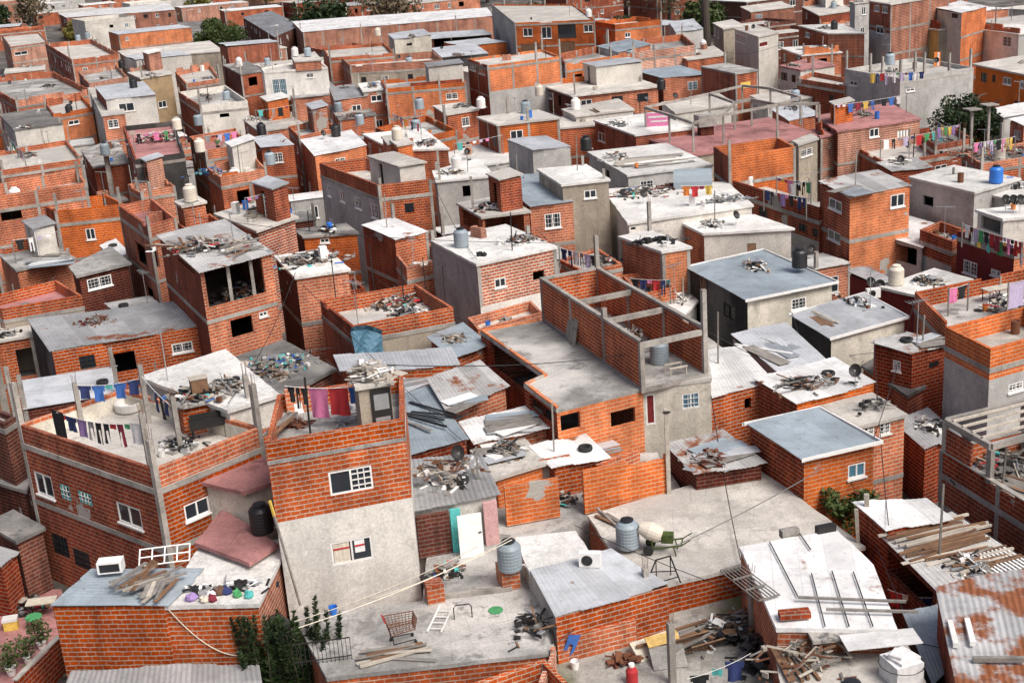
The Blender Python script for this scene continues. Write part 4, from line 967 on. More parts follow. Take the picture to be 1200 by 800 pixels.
# ================================ left, middle distance
H('low house with a long grey corrugated roof and patched brick front', [(35, 377), (61, 412), (249, 379), (218, 354)], 5.4, ['plaster_soot', O_], 'tin_grey', cols=0, over=.12, beams=0,
  win=[w(0, 400, 1, 372, 60, 448, 132, 'k'), w(0, 400, 1, 530, 42, 638, 150, 'o'), w(0, 400, 1, 805, -2, 905, 58, 'b')])
H('brick house with a dark doorway at the left edge', [(-60, 410), (-10, 400), (38, 392), (28, 372), (-40, 380)], 4.6, O_, 'slab_light', cols=1, win=[w(0, 400, 1, 82, 25, 170, 170, 'o')])
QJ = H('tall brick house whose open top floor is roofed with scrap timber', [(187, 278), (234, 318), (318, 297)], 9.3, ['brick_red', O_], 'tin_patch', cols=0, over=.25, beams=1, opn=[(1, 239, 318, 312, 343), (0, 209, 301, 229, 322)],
  win=[w(0, 200, 1, 1082, 676, 1188, 785, 'o'), w(300, 200, 1, 14, 655, 55, 688, 'w')])
H('tall thin brick house with empty window openings and corner columns', [(139, 241), (173, 265), (206, 255), (178, 232)], 9.2, ['brick_red', O_], 'slab_red', par=.8, cols=1, up=.5,
  win=[w(0, 200, 0, 640, 335, 682, 450, 'o'), w(0, 200, 1, 702, 360, 745, 465, 'o'), w(0, 200, 0, 690, 540, 720, 640, 'o')])
H('brick stair box under the cream tank', [(206, 236), (214, 241), (240, 236), (230, 230)], 9.6, O_, 'slab_light', cols=0, beams=0)
H('brick house with thick pale mortar and a deep slab terrace', [(255, 250), (302, 269), (345, 254), (298, 237)], 7.6, [Wh, Wh], 'slab_light', cols=0, over=.25)
H('orange house with a concrete balcony band and one black window', [(-40, 222), (-20, 232), (101, 214), (90, 198)], 8.4, O_, 'slab_light', par=1.1, cols=2, win=[w(0, 200, 1, 0, 150, 100, 238, 'o')])
H('bright brick block with concrete columns and an open yard top', [(43, 237), (64, 248), (146, 239), (125, 228)], 7.0, [Rd, Bt], 'slab_grey', par=1.0, cols=2)
H('brick house with a clothes strewn terrace at the left edge', [(-30, 352), (2, 362), (96, 346), (66, 328)], 5.9, O_, 'slab_red', par=.7, cols=0, split=((1,), .2, 'plaster_beige'))
H('dark brick house with a blue barred window and loaded roof', [(84, 312), (92, 322), (150, 308), (128, 290)], 6.3, Dk, 'slab_grey', cols=0, win=[w(0, 200, 1, 408, 485, 526, 560, 'b')], over=.2)
H('low roof crossed by boards between the brick block and the loaded roof', [(0, 298), (20, 316), (86, 302), (60, 286)], 4.8, O_, 'slab_grey', cols=0)
H('small white roofed store behind the tall thin house', [(118, 290), (134, 304), (150, 296), (136, 282)], 5.2, 'plaster_light', 'tin_white', cols=0)
H('brick yard with a red floor behind the scrap timber roof', [(208, 262), (228, 276), (268, 266), (246, 250)], 8.2, O_, 'slab_red', par=.7, cols=0)
# ================================ far left
H('long brick shed with a white roof and a bare plaster end', [(70, 17), (78, 21), (205, 12), (196, 4)], 6.5, [Rd, Pl], 'tin_white', cols=0, beams=0)
H('pale brick house with a rubble roof in the top left corner', [(2, 42), (12, 55), (56, 49), (45, 38)], 7.5, [Pl, Pl], 'slab_light', par=.3, cols=0, win=[w(0, 0, 1, 68, 238, 130, 262, 'w')])
H('orange brick house with twin tanks on its parapet corner', [(53, 51), (84, 70), (140, 63), (107, 46)], 8.0, ['brick_red', O_], 'slab_light', par=.9, cols=2, up=.2)
H('orange walled terrace with a white box at the left edge', [(-30, 92), (18, 118), (104, 104), (62, 84)], 7.0, O_, 'slab_grey', par=.9, cols=1, up=.4, skip=(1,))
H('cream fronted house with a broad dirty slab', [(0, 134), (17, 152), (73, 144), (56, 126)], 6.2, ['plaster_grey', 'plaster_light'], 'slab_dark', cols=0, auto=1)
H('bright orange brick room below the white box terrace', [(52, 120), (62, 134), (108, 126), (96, 112)], 6.6, [Rd, Bt], 'slab_light', par=.6, cols=0, win=[(1, 80, 140, 93, 147, 'w')])
H('white painted cabin on a tall brick tower', [(112, 104), (124, 117), (182, 111), (168, 98)], 9.6, ['brick_red', 'plaster_white'], 'tin_silver', cols=0, win=[w(0, 0, 1, 556, 480, 630, 526, 'w')])
H('brick shaft beside the white painted cabin', [(104, 103), (120, 135), (146, 132), (130, 102)], 8.4, ['plaster_grey', O_], 'slab_light', cols=0)
H('red painted terrace house above a black wall', [(144, 148), (158, 187), (216, 179), (203, 142)], 8.6, ['brick_red', 'plaster_soot'], 'slab_red', par=.5, cols=0)
H('ochre plastered cube under loose sheets', [(150, 85), (165, 92), (201, 86), (186, 78)], 8.4, 'paint_ochre', 'slab_light', cols=0)
H('pale walled house with a sheet strewn brick terrace', [(209, 108), (234, 124), (290, 118), (264, 100)], 7.4, ['brick_red', 'plaster_light'], 'slab_grey', par=.8, cols=1, up=.5, win=[w(0, 0, 1, 1030, 530, 1075, 552, 'o')])
H('cream slab house heaped with chairs and scrap', [(138, 60), (150, 68), (262, 60), (245, 48)], 6.5, 'plaster_beige', 'slab_light', cols=0)
H('orange brick corner house with green railings', [(262, 76), (282, 87), (308, 83), (290, 72)], 8.6, [Dk, O_], 'slab_dark', cols=1, up=.5)
H('orange brick house with a pale slab above the red painted terrace', [(222, 160), (240, 176), (292, 168), (276, 150)], 7.6, O_, 'slab_red', par=.9, cols=1)
H('brick terrace with blue bundles beside the cream tank', [(242, 196), (258, 208), (312, 198), (296, 180)], 7.2, O_, 'slab_light', par=.8, cols=1, up=.4)
H('brick house row with washing below the dirty slab', [(-20, 180), (0, 200), (96, 186), (78, 164)], 7.4, O_, 'slab_light', par=.5, cols=2)
H('brick house with a grey slab beside the lone tank stand', [(96, 176), (110, 196), (150, 190), (136, 162)], 5.6, Rd, 'slab_grey', cols=0, auto=1)
H('red brick house behind the ochre cube', [(205, 84), (218, 98), (258, 92), (246, 76)], 7.6, O_, 'slab_light', par=.6, cols=1)
H('brick house with a checkered parapet behind the corner columns', [(150, 216), (165, 224), (205, 218), (190, 206)], 6.6, O_, 'slab_grey', par=.6, cols=1)
H('grey floored brick yard near the twin tanks', [(92, 84), (104, 98), (150, 90), (136, 76)], 6.8, Pl, 'slab_grey', par=.7, cols=1)
# ================================ far centre left
H('white two storey house with blue curtained windows and a balcony', [(306, 80), (309, 84), (384, 79), (372, 68)], 9.4, ['plaster_white', 'plaster_white'], 'slab_light', cols=0, par=.2,
  win=[w(300, 0, 1, 77, 368, 145, 450, 'B'), w(300, 0, 1, 235, 342, 270, 366, 'b'), w(300, 0, 1, 262, 478, 320, 548, 'w'), w(300, 0, 1, 196, 480, 228, 504, 'b'), w(300, 0, 1, 72, 470, 180, 580, 'o')])
H('brick penthouse carrying two pale tanks on the white two storey house', [(342, 66), (346, 72), (376, 70), (368, 61)], 10.4, O_, 'slab_light', cols=0, base=9.2, beams=0)
H('long warehouse with a pale grey roof at the back', [(343, 26), (355, 38), (578, 19), (570, 10)], 6.8, Pl, 'tin_white', cols=2, beams=0)
H('brown gabled shed in front of the fence', [(285, 22), (322, 44), (352, 30), (318, 14)], 6.0, 'brick_dark', 'tin_grey', cols=0, beams=0)
H('low strip of brick with lattice parapet and concrete band', [(400, 68), (410, 77), (519, 70), (508, 60)], 8.2, Pl, 'slab_light', par=1.0, cols=2, split=((1,), .1, 'plaster_beige'))
H('orange brick house with sunken roof beams', [(446, 94), (452, 104), (546, 96), (536, 86)], 8.4, [Rd, Bt], 'slab_grey', par=.5, cols=2)
H('orange brick room with a light domed roof left of the roof beams', [(420, 98), (426, 107), (452, 104), (444, 95)], 8.0, O_, 'slab_white', cols=1)
H('brick house with two grey tanks on corner plinths', [(386, 104), (392, 118), (430, 113), (414, 99)], 7.4, O_, 'tin_grey', cols=1, win=[w(300, 0, 1, 450, 490, 494, 532, 'w')])
H('shed with a white sheet roof and black chimney', [(353, 166), (369, 183), (429, 171), (412, 155)], 7.0, [O_, Bt], 'tin_white', cols=0, beams=0)
H('house with a bright white roof next to the cream tank tower', [(426, 157), (464, 176), (525, 174), (495, 151)], 7.4, O_, 'slab_white', cols=0)
H('long orange wall with washing below the grey terrace', [(440, 150), (476, 165), (535, 152), (500, 135)], 7.2, [Rd, Bt], 'slab_grey', par=.6, cols=2, win=[w(300, 0, 1, 926, 568, 988, 612, 'w')])
H('grey slab room beside the white tank', [(508, 124), (524, 134), (560, 128), (540, 120)], 7.4, O_, 'slab_light', cols=0)
H('large orange and grey block with a corner of concrete columns', [(548, 69), (571, 77), (657, 66), (636, 58)], 10.2, [Rd, Bt], 'slab_light', par=.3, cols=2, fl=3.0, split=((1,), 2.6, 'plaster_grey'), win=[w(300, 0, 0, 1000, 300, 1030, 335, 'w'), w(300, 0, 0, 1044, 315, 1072, 352, 'w')])
H('orange brick cube with a pale flat roof in the middle', [(560, 137), (583, 146), (655, 138), (630, 129)], 8.6, [Rd, Bt], 'slab_light', cols=2, over=.15, win=[w(600, 0, 1, -8, 608, 52, 656, 'w')])
H('grey plastered cube with a shallow membrane roof', [(595, 165), (624, 176), (668, 172), (640, 161)], 8.6, ['plaster_grey', 'plaster_grey'], 'tin_silver', cols=0)
H('cream cabin with a blue sheet roof by the warehouse', [(455, 42), (462, 47), (505, 41), (496, 36)], 7.6, 'plaster_cream', 'tin_silver', cols=0, win=[w(300, 0, 1, 706, 202, 732, 216, 'o')])
H('tin roofed sheds with red strips near the blue roofed cabin', [(506, 58), (518, 68), (572, 63), (556, 52)], 6.4, 'plaster_soot', 'tin_silver', cols=0)
H('long shed under a light blue roof before the warehouse', [(500, 40), (506, 46), (576, 41), (566, 36)], 5.6, Dk, 'tin_silver', cols=0, opn=[(1, 508, 46, 574, 53)])
H('brick house with a tank tower before the warehouse', [(378, 56), (386, 68), (462, 62), (450, 50)], 8.4, O_, 'slab_light', par=.5, cols=1, up=.4)
H('brick terrace with racks of washing left of the white two storey house', [(318, 72), (300, 76), (312, 82), (322, 78)][1:]+[(318, 72)], 7.0, O_, 'slab_light', cols=0)
H('brick house with a black tank and pale slab', [(286, 140), (304, 154), (356, 146), (334, 132)], 6.6, O_, 'slab_light', cols=1, auto=1)
H('blue sheet roofed terrace with a grey tank', [(296, 164), (306, 173), (344, 170), (330, 160)], 7.2, O_, 'tin_silver', cols=0)
H('orange terrace wall with green shirts behind the white sheet roof', [(338, 148), (350, 160), (396, 150), (380, 140)], 7.4, O_, 'slab_grey', par=.6, cols=1)
H('brick terrace with drying rack and broken toys', [(448, 160), (455, 168), (470, 166), (462, 158)], 8.2, O_, 'slab_light', cols=0)
H('brick room carrying the cream tank', [(458, 164), (466, 170), (483, 167), (474, 161)], 8.4, Bt, 'slab_light', cols=0, beams=0)
H('pale slab terrace with black junk beside the middle cube', [(520, 180), (534, 198), (600, 188), (584, 164)], 6.0, 'plaster_grey', 'slab_white', cols=0)
H('grey yard house below the terrace of the lattice brick', [(386, 124), (398, 140), (440, 134), (424, 120)], 6.0, O_, 'slab_dark', cols=1, auto=1)
H('brick house with red door panel left of the lattice', [(330, 100), (344, 116), (400, 110), (384, 94)], 6.2, O_, 'tin_grey', cols=1, auto=1)
# ================================ far centre right
H('three storey orange house with a loaded rooftop and grey side wall', [(576, 5), (603, 27), (697, 23), (672, 5)], 9.8, ['plaster_grey', Bt], 'slab_light', par=.3, cols=2, fl=3.2, up=.6,
  win=[w(600, 0, 1, 52, 132, 96, 172, 'w'), w(600, 0, 1, 138, 126, 185, 182, 'w'), w(600, 0, 1, 336, 116, 380, 152, 'w'), w(600, 0, 1, 215, 112, 300, 182, 'k'), w(600, 0, 1, 40, 205, 130, 240, 'p'), w(600, 0, 1, 218, 195, 296, 250, 'p')])
H('low house with a light blue sloping roof', [(700, 55), (725, 62), (762, 52), (738, 46)], 7.9, ['plaster_grey', O_], 'tin_blue', cols=0, win=[w(600, 0, 0, 452, 250, 486, 278, 'w')])
H('long orange brick wall house with stepped top and white patch', [(655, 63), (662, 75), (742, 62), (815, 53), (800, 40), (730, 48)], 8.0, [Rd, Bt, Wh, O_], 'slab_grey', par=.9, cols=2)
H('dark house under a wide pale slab with sacks on it', [(638, 100), (672, 112), (771, 101), (738, 90)], 7.0, [Dk, O_], 'slab_light', cols=0, over=.3)
H('brick house with a green tin roof and blue shutters', [(745, 85), (777, 92), (829, 87), (797, 79)], 7.2, [Dk, O_], 'tin_blue', cols=0, win=[w(600, 0, 1, 824, 380, 870, 424, 'B')])
H('square brick block with a yellow shutter and junk on top', [(822, 78), (862, 86), (888, 82), (850, 74)], 8.4, ['brick_red', O_], 'slab_grey', cols=1, win=[w(600, 0, 1, 1072, 382, 1118, 416, 'y')])
H('white two storey house with a red window', [(861, 34), (889, 43), (912, 38), (884, 29)], 9.0, 'plaster_light', 'slab_light', cols=0, win=[w(600, 0, 0, 1048, 158, 1092, 205, 'b'), (1, 889, 48, 900, 56, 'd')])
H('beige house behind the white two storey house', [(836, 27), (848, 34), (872, 30), (858, 23)], 8.6, 'plaster_beige', 'slab_light', cols=0, auto=1)
H('cream fronted house with brick dotted edge', [(659, 128), (675, 136), (742, 128), (724, 116)], 7.0, ['plaster_light', 'plaster_light'], 'slab_light', cols=0, win=[w(600, 0, 0, 243, 552, 286, 620, 'b')])
H('house with a white roof and a pink banner', [(697, 141), (745, 158), (812, 150), (765, 132)], 7.0, [Rd, Rd], 'slab_white', cols=0, win=[w(600, 0, 0, 404, 618, 436, 668, 'w')])
H('house with a red floored roof under a concrete frame', [(752, 160), (812, 182), (962, 158), (900, 138)], 6.4, ['brick_red', 'plaster_beige'], 'slab_red', cols=0)
H('house with broken white sheets over its roof in the middle', [(690, 178), (736, 205), (834, 193), (780, 168)], 6.6, 'plaster_grey', 'slab_white', cols=0)
H('unfinished bright brick shell with a doorway', [(836, 172), (854, 184), (932, 172), (912, 161)], 8.2, [Rd, Bt], 'slab_grey', par=2.0, cols=1, up=.4)
H('pale flat house behind the concrete frame', [(776, 120), (792, 132), (862, 122), (842, 110)], 6.8, 'plaster_light', 'slab_light', cols=0)
H('flat white roofed house left of the concrete frame', [(640, 140), (655, 150), (700, 146), (684, 134)], 6.4, O_, 'slab_light', cols=0, auto=1)
H('brick and plaster house behind the blue shutters', [(790, 62), (806, 70), (850, 64), (836, 54)], 6.6, O_, 'slab_light', cols=1, auto=1)
H('grey walled garage near the tall bare trunk', [(784, 28), (792, 38), (824, 34), (812, 24)], 6.6, 'plaster_grey', 'tin_silver', cols=0)
# ================================ far right
H('large grey block house with a columned terrace', [(990, 81), (1055, 92), (1141, 79), (1076, 67)], 9.2, ['plaster_grey', 'plaster_grey'], 'slab_light', par=.4, cols=0, win=[w(900, 0, 0, 384, 378, 418, 404, 'w'), (1, 1062, 103, 1072, 108, 'w')])
H('bright orange painted house at the right edge', [(1144, 75), (1210, 88), (1262, 80), (1196, 66)], 8.2, 'paint_orange', 'slab_light', cols=0, over=.35, win=[w(900, 0, 0, 998, 340, 1026, 388, 'k'), w(900, 0, 0, 1052, 350, 1066, 388, 'k'), w(900, 0, 0, 1102, 360, 1140, 400, 'w'), w(900, 0, 0, 1182, 375, 1198, 415, 'w'), w(900, 0, 0, 1155, 472, 1198, 505, 'k')])
H('orange brick house left of the grey block house', [(934, 92), (989, 101), (1010, 95), (952, 84)], 7.6, ['brick_red', O_], 'slab_light', par=.5, cols=0)
H('pale plastered house with two dark windows beside it', [(914, 77), (938, 82), (978, 76), (950, 68)], 7.2, 'plaster_light', 'slab_red', cols=0, win=[w(900, 0, 0, 62, 338, 90, 380, 'k'), w(900, 0, 0, 110, 350, 130, 388, 'k')])
H('tall three storey brick and plaster house at the top right', [(1019, 1), (1044, 5), (1112, -6), (1086, -10)], 12.0, ['brick_red', Pl], 'slab_light', cols=2, fl=3, split=((0,), 3.6, 'plaster_grey'), win=[w(900, 0, 0, 500, 25, 522, 55, 'w'), w(900, 0, 0, 536, 28, 560, 62, 'w'), w(900, 0, 0, 508, 118, 540, 160, 'w')])
H('small grey house with blue curtained windows near the top', [(996, 2), (1002, 4), (1019, 2), (1014, 0)], 10.6, 'plaster_grey', 'slab_light', cols=0, auto=2)
H('orange house with a white sheet roof at the top right', [(1096, 11), (1127, 16), (1156, 8), (1126, 3)], 10.4, ['plaster_light', Bt], 'tin_white', cols=0, win=[w(900, 0, 0, 862, 62, 890, 88, 'k')])
H('yellow painted house under a grey terrace wall', [(1070, 31), (1100, 35), (1142, 32), (1112, 27)], 8.2, ['paint_yellow', 'plaster_beige'], 'slab_light', cols=0, win=[w(900, 0, 0, 705, 152, 738, 190, 'w')])
H('white house with a pale flat roof at the right edge', [(1138, 33), (1194, 40), (1240, 34), (1184, 28)], 7.6, ['plaster_white', 'plaster_grey'], 'slab_white', cols=0, win=[w(900, 0, 0, 982, 165, 1012, 210, 'w'), w(900, 0, 0, 1100, 170, 1140, 222, 'b')])
H('brick house with a white corner panel', [(936, 30), (971, 39), (1013, 39), (984, 28)], 8.4, ['brick_red', Pl], 'slab_white', cols=0, win=[w(900, 0, 0, 175, 150, 196, 178, 'w')])
H('low brick house with a white roof in front of the corner panel', [(915, 56), (940, 65), (986, 61), (960, 53)], 6.6, ['brick_red', O_], 'slab_white', cols=0)
H('brown brick house with a broken pink roof', [(956, 136), (982, 153), (1078, 139), (1042, 121)], 6.9, [Rd, Pl], 'slab_red', cols=1, win=[w(900, 0, 1, 476, 600, 520, 645, 'w'), w(900, 0, 1, 605, 605, 662, 645, 'g')])
H('brown brick house with a shuttered balcony door', [(952, 152), (962, 160), (1006, 152), (996, 144)], 6.4, [Rd, Pl], 'slab_red', cols=1, win=[w(900, 0, 1, 324, 645, 386, 722, 'g')])
H('grey slab courtyard house behind the curtained house', [(1002, 172), (1040, 192), (1128, 176), (1090, 158)], 5.0, Rd, 'slab_light', cols=0, par=.3)
H('small concrete front with a white barred window', [(930, 165), (936, 169), (958, 162), (950, 157)], 7.0, 'plaster_beige', 'slab_light', cols=0, win=[w(900, 0, 1, 155, 690, 208, 738, 'b')])
H('shed with patched tin sheets behind the curtained house', [(1028, 192), (1046, 201), (1092, 196), (1072, 186)], 5.6, Rd, 'tin_patch', cols=0)
H('brick house with a white roof at the far right', [(1184, 142), (1200, 147), (1250, 140), (1230, 134)], 6.4, O_, 'tin_white', cols=0)
H('white awning roof beside the dark tree', [(1162, 130), (1176, 138), (1240, 128), (1222, 120)], 5.6, 'plaster_grey', 'tin_white', cols=0)
H('brick terrace crowded with posts at the right edge', [(1128, 178), (1150, 192), (1240, 178), (1216, 164)], 5.6, O_, 'slab_grey', par=.6, cols=2, up=.7)
H('brick terrace full of washing behind the grey slab courtyard', [(1078, 158), (1096, 170), (1140, 162), (1120, 150)], 5.8, Rd, 'slab_grey', par=.5, cols=1, up=.5)
H('brick house with shutters and a pale roof at the top edge', [(940, 8), (960, 18), (1000, 12), (980, 2)], 7.0, Rd, 'slab_light', cols=0, auto=1)
H('ochre brick shed at the top edge', [(868, 8), (880, 14), (930, 8), (914, 2)], 6.5, Pl, 'slab_light', cols=0)
H('long grey wall house behind the concrete frame', [(880, 112), (900, 122), (960, 112), (938, 104)], 6.0, 'plaster_grey', 'slab_light', cols=0, auto=1)
H('brick house in the shade of the grey block house', [(905, 130), (925, 142), (960, 134), (940, 124)], 5.8, O_, 'tin_silver', cols=0, auto=1)

H('low bare deck of the courtyard between the small shacks', [(505, 618), (598, 627), (604, 640), (692, 604), (800, 576), (770, 530), (600, 540), (500, 575)], 2.86, 'plaster_grey', 'slab_grey', cols=0, over=0, beams=0)
# ---------------------------------------------------------------- helpers on named houses
def HS(key):
    r = [h for h in HOUSES if key in h['ref']]; assert len(r) >= 1, key; return r[0]
def sref(ref, n=12):
    """the tail of a description, n words at most, starting at a word that can follow «the»"""
    k = ref.split()
    if len(k) > n: k = k[-n:]
    while len(k) > 3 and k[0] in ('with', 'a', 'an', 'the', 'of', 'and', 'on', 'in', 'to', 'under', 'its', 'at', 'by', 'beside', 'behind', 'whose', 'is', 'above', 'between', 'or', 'front', 'next', 'left', 'right', 'below', 'full', 'from'): k = k[1:]
    return ' '.join(k)
def post(h, px, py, z, ht, wd=.2, mat='beam', rebar=True):
    """a concrete column of house h, foot at the picture point"""
    p = P(px, py, z); T = h['T']; mb = MB(); mb.box(p.x, p.y, z+ht/2, wd, wd, ht, rot=.5); c = mb.build('column', mat, T, T.location)
    if rebar:
        rb = MB()
        for dx, dy in ((-.06, -.06), (.06, -.06), (.06, .06), (-.06, .06)): rb.bar((p.x+dx, p.y+dy, z+ht), (p.x+dx*1.4, p.y+dy*1.6, z+ht+R_.uniform(.3, .7)), .014)
        rb.build('rebar', 'rust_iron', c, T.location)
    return Vector((p.x, p.y, z+ht))
def wall_thing(label, x0, y0, x1, y1, z0, z1, mat, th=.15, cat='brick wall', name='brick_wall', steps=None, cap=None):
    """free standing wall, picked at its top edge"""
    a, b = P(x0, y0, z1), P(x1, y1, z1); c = (a+b)/2; u = (b-a); L = u.length; u.normalize(); n = Vector((-u.y, u.x, 0))
    T = empty(name, (c.x, c.y, z0), label, cat); mb = MB(); r = random.Random(hash_(label)); s = 0
    while s < L-.01:
        e = min(L, s+r.choice((.66, .99, 1.32, 1.98))); dz = r.choice((0, 0, 0, -.19)) if 0 < s and e < L else 0
        if steps: dz = -.19*int(steps*(1-min(1, s/L*2.2)))
        o = a+u*s; mb.quadbox((o.x, o.y, z0), u*(e-s), n*th, Vector((0, 0, z1+dz-z0))); s = e
    mb.build('wall', mat, T, T.location)
    if cap:
        mb = MB(); o = a-u*.02-n*.03; mb.quadbox((o.x, o.y, z1+.003), u*(L+.04), n*(th+.06), Vector((0, 0, .06))); mb.build('coping', cap, T, T.location)
    return T
# ================================ corner house terrace
zt = A['floor']
tops = [post(A, 96, 383/4+400, zt, 1.9), post(A, 175, 495, zt, 2.7), post(A, 212, 527, zt, 2.35), post(A, 176, 546, zt+.5, 2.2), post(A, 294, 490, zt+.4, 2.0), post(A, 18, 487, zt+.5, 2.3)]
aL, aC = A['W'][0], A['W'][1]
q0, q1 = P(62, 492, zt), P(170, 540, zt)
line_of_clothes(P(66, 483, zt+1.9), tops[3]-Vector((0, 0, .35)), 'long washing line across the front of the corner house terrace', 'small:red shirt:navy towel:purple trousers:grey trousers:black trousers:black small:red trousers:maroon small:green towel:white', 'front terrace line of the corner house', .25)
line_of_clothes(tops[0]-Vector((0, 0, .1)), tops[1]-Vector((0, 0, .6)), 'short washing line at the back of the corner house terrace', 'shirt:navy shirt:blue small:teal shirt:blue shirt:navy', 'back line of the corner house', .15)
line_of_clothes(tops[1]-Vector((0, 0, .5)), tops[2]-Vector((0, 0, .5)), 'washing line between two posts of the corner house', 'small:white shirt:grey trousers:navy trousers:black shirt:navy small:grey', 'middle line of the corner house', .12)
o = cloth_mesh('towel', .85, 1.9, 5).build('blanket', 'cloth_black'); o.location = P(66, 482, zt+1.95); o.rotation_euler.z = -.7; tag(o, 'long black blanket hanging over the parapet of the corner house', 'blanket')
simple('water_basin', 'basin', 'round white basin on the back of the corner house terrace', P(152, 481, zt), 0, [('bowl', 'tank_white', lambda m: m.lathe([(.5, 0), (.62, .1), (.64, .42), (.58, .44), (.52, .2), (.0005, .18)], 20))])
kz = KI['floor']
heap(P(232, 463, kz), 1.15, .95, .5, 60, 'pile of fan grilles crates and frames on the small stair box', 4, .3, name='junk_heap', cat='junk heap')
simple('wicker_crate', 'crate', 'brown wicker crate on top of the stair box junk', P(234, 458, kz+.2), .4, [('body', 'wood_brown', lambda m: m.box(0, 0, .3, .7, .5, .6)), ('rim', 'wood_pale', lambda m: m.box(0, 0, .62, .76, .56, .04))])
def barbecue(m): m.box(0, 0, .72, 1.5, .6, .3); m.box(0, .1, 1.0, 1.4, .1, .25)
simple('iron_barbecue', 'barbecue', 'black iron barbecue standing on the corner house terrace', P(246, 513, zt), .35, [('firebox', 'dark_iron', barbecue)]+[('leg', 'dark_iron', (lambda x, y: lambda m: m.bar((x, y, 0), (x, y, .57), .06))(x, y)) for x in (-.65, .65) for y in (-.24, .24)])
for k, (x, y) in enumerate(((178, 537), (190, 535))): bucket(P(x, y, zt), 'white_paint', ('left' if k == 0 else 'right')+' white bucket behind the front corner of the corner house parapet')
# ================================ tall narrow house terrace
zt = FT['floor']
c_ = FT['W'][1]; u_ = (c_-FT['W'][0]); u_.z = 0; u_.normalize(); v_ = Vector((-u_.y, u_.x, 0)); hq = [c_-u_*1.5+v_*.35, c_-u_*.3+v_*.35, c_-u_*.3+v_*1.5, c_-u_*1.5+v_*1.5]
SB = H('slim concrete stair hood with a dark door on the tall narrow house', None, zt+2.15, 'plaster_beige', 'slab_light', base=zt+.02, cols=0, over=.12, up=0, world=[(p.x, p.y) for p in hq])
heap(Vector((sum(hq, Vector())/4).to_2d().to_tuple()+(zt+2.18,)), .75, .75, .95, 75, 'tall tangle of broken slats on the slim stair hood', 11, 0, pal=(7, 7, 7, 0, 2, 7), name='slat_heap', cat='slat heap')
def door_leaf(m): m.quadbox((0, 0, 0), (.75, 0, 0), (0, .05, 0), (0, 0, 1.9))
simple('door_leaf', 'door', 'loose black door leaning out of the slim stair hood', Vector(((hq[0]+u_*.42-v_*.07).x, (hq[0]+u_*.42-v_*.07).y, zt+.02)), math.atan2(u_.y, u_.x), [('panel', 'dark_iron', door_leaf), ('trim', 'galvanised', lambda m: (m.box(.375, -.012, .5, .55, .02, .6), m.box(.375, -.012, 1.4, .55, .02, .6)))])
wall_thing('short orange brick stub at the back of the tall narrow house terrace', 333, 457, 363, 453, zt, zt+1.0, O_)
line_of_clothes(P(333, 452, zt+1.7), P(424, 452, zt+1.8), 'washing line with pink sheets on the tall narrow house', 'shirt:black trousers:black shirt:black sheet:pink sheet:red shirt:blue shirt:teal', 'line of the tall narrow house', .1)
heap(P(408, 492, zt), .7, .6, .8, 14, 'grey plastic bundles beside the slim stair hood', 3, 0, pal=(4, 2, 4), name='bundle_heap', cat='bundles')
bucket(P(377, 481, zt), 'white_paint', 'white bucket under the pink sheets')
planks(P(329, 500, zt+.3), 4, 2.2, .5, 1.2, 'leaning at the left end of the tall narrow house terrace', 'boards on the tall narrow house')
heap(P(345, 500, zt), .5, .4, .25, 14, 'small pile of bricks in the left corner of the tall narrow house terrace', 9, pal=(8, 8, 10), name='brick_pile', cat='brick pile')
# ================================ low brick house, bottom left
h1, h2 = HS('bottom left corner'), HS('white slab roof beside')
def winframe(m):
    for x in (0, .62, 1.24, 1.86, 2.48): m.box(x, 0, .55, .06, .06, 1.1)
    for z in (.03, .55, 1.07): m.box(1.24, 0, z, 2.5, .055, .06)
T = simple('window_frame', 'window frame', 'old white window frame leaning behind the low bottom left house', P(163, 664, 4.75), .12, [('frame', 'white_paint', winframe)]); T.rotation_euler.x = -1.12; T.scale = (.74,)*3
def acbox(m): m.box(0, 0, .22, .9, .5, .44)
simple('air_conditioner', 'air conditioner', 'white boxy air conditioner on the blue grey tin roof', P(131, 668, 4.9), .05, [('casing', 'white_paint', acbox), ('grille', 'black_plastic', lambda m: m.box(0, -.255, .22, .72, .02, .3))])
planks(P(172, 683, 4.85), 13, 2.0, 1.7, .9, 'in the timber pile on the blue grey tin roof', 'timber pile on the blue grey tin roof', jit=.5)
planks(P(185, 690, 4.85), 5, 1.5, .9, 1.5, 'leaning against the timber pile on the blue grey tin roof', 'timber pile on the blue grey tin roof', jit=.4, seed=8)
def toys(mat, n, sd, c, lab, nm='plastic_bag'):
    r = random.Random(sd); mb = MB(); mb.lathe([(.02, 0), (.17, .03), (.2, .14), (.15, .3), (.05, .36), (.0005, .4)], 9)
    mb.v = [p*(1+.28*math.sin(p.x*23+c.x*5)*math.cos(p.y*19+c.y*7+p.z*13)) for p in mb.v]; o = mb.build(nm, mat, smooth=False); o.location = c; o.scale = (r.uniform(.75, 1.2), r.uniform(.7, 1), r.uniform(.6, .85)); tag(o, lab, 'bag')
for k, (c_, x, y) in enumerate((('purple', 224, 703), ('black', 230, 699), ('grey', 236, 698), ('white', 248, 700), ('maroon', 249, 704), ('brown', 258, 696), ('navy', 266, 695), ('green', 279, 699), ('teal', 292, 699), ('cream', 240, 705))):
    toys('cloth_'+c_, 1, k, P(x, y, h2['floor']), '%s bag in the row of bags along the white slab edge' % {'navy': 'navy blue'}.get(c_, c_))
heap(P(262, 690, h2['floor']), 1.5, .4, .3, 24, 'black wires and rags behind the row of bags', 21, .0, pal=(3, 11, 2, 4, 11), name='rag_heap', cat='rags')
a_ = on_plane(193, 712, h2['W'][0], Vector((0, -1, 0))); b_ = on_plane(262, 776, h2['W'][0], Vector((0, -1, 0)))
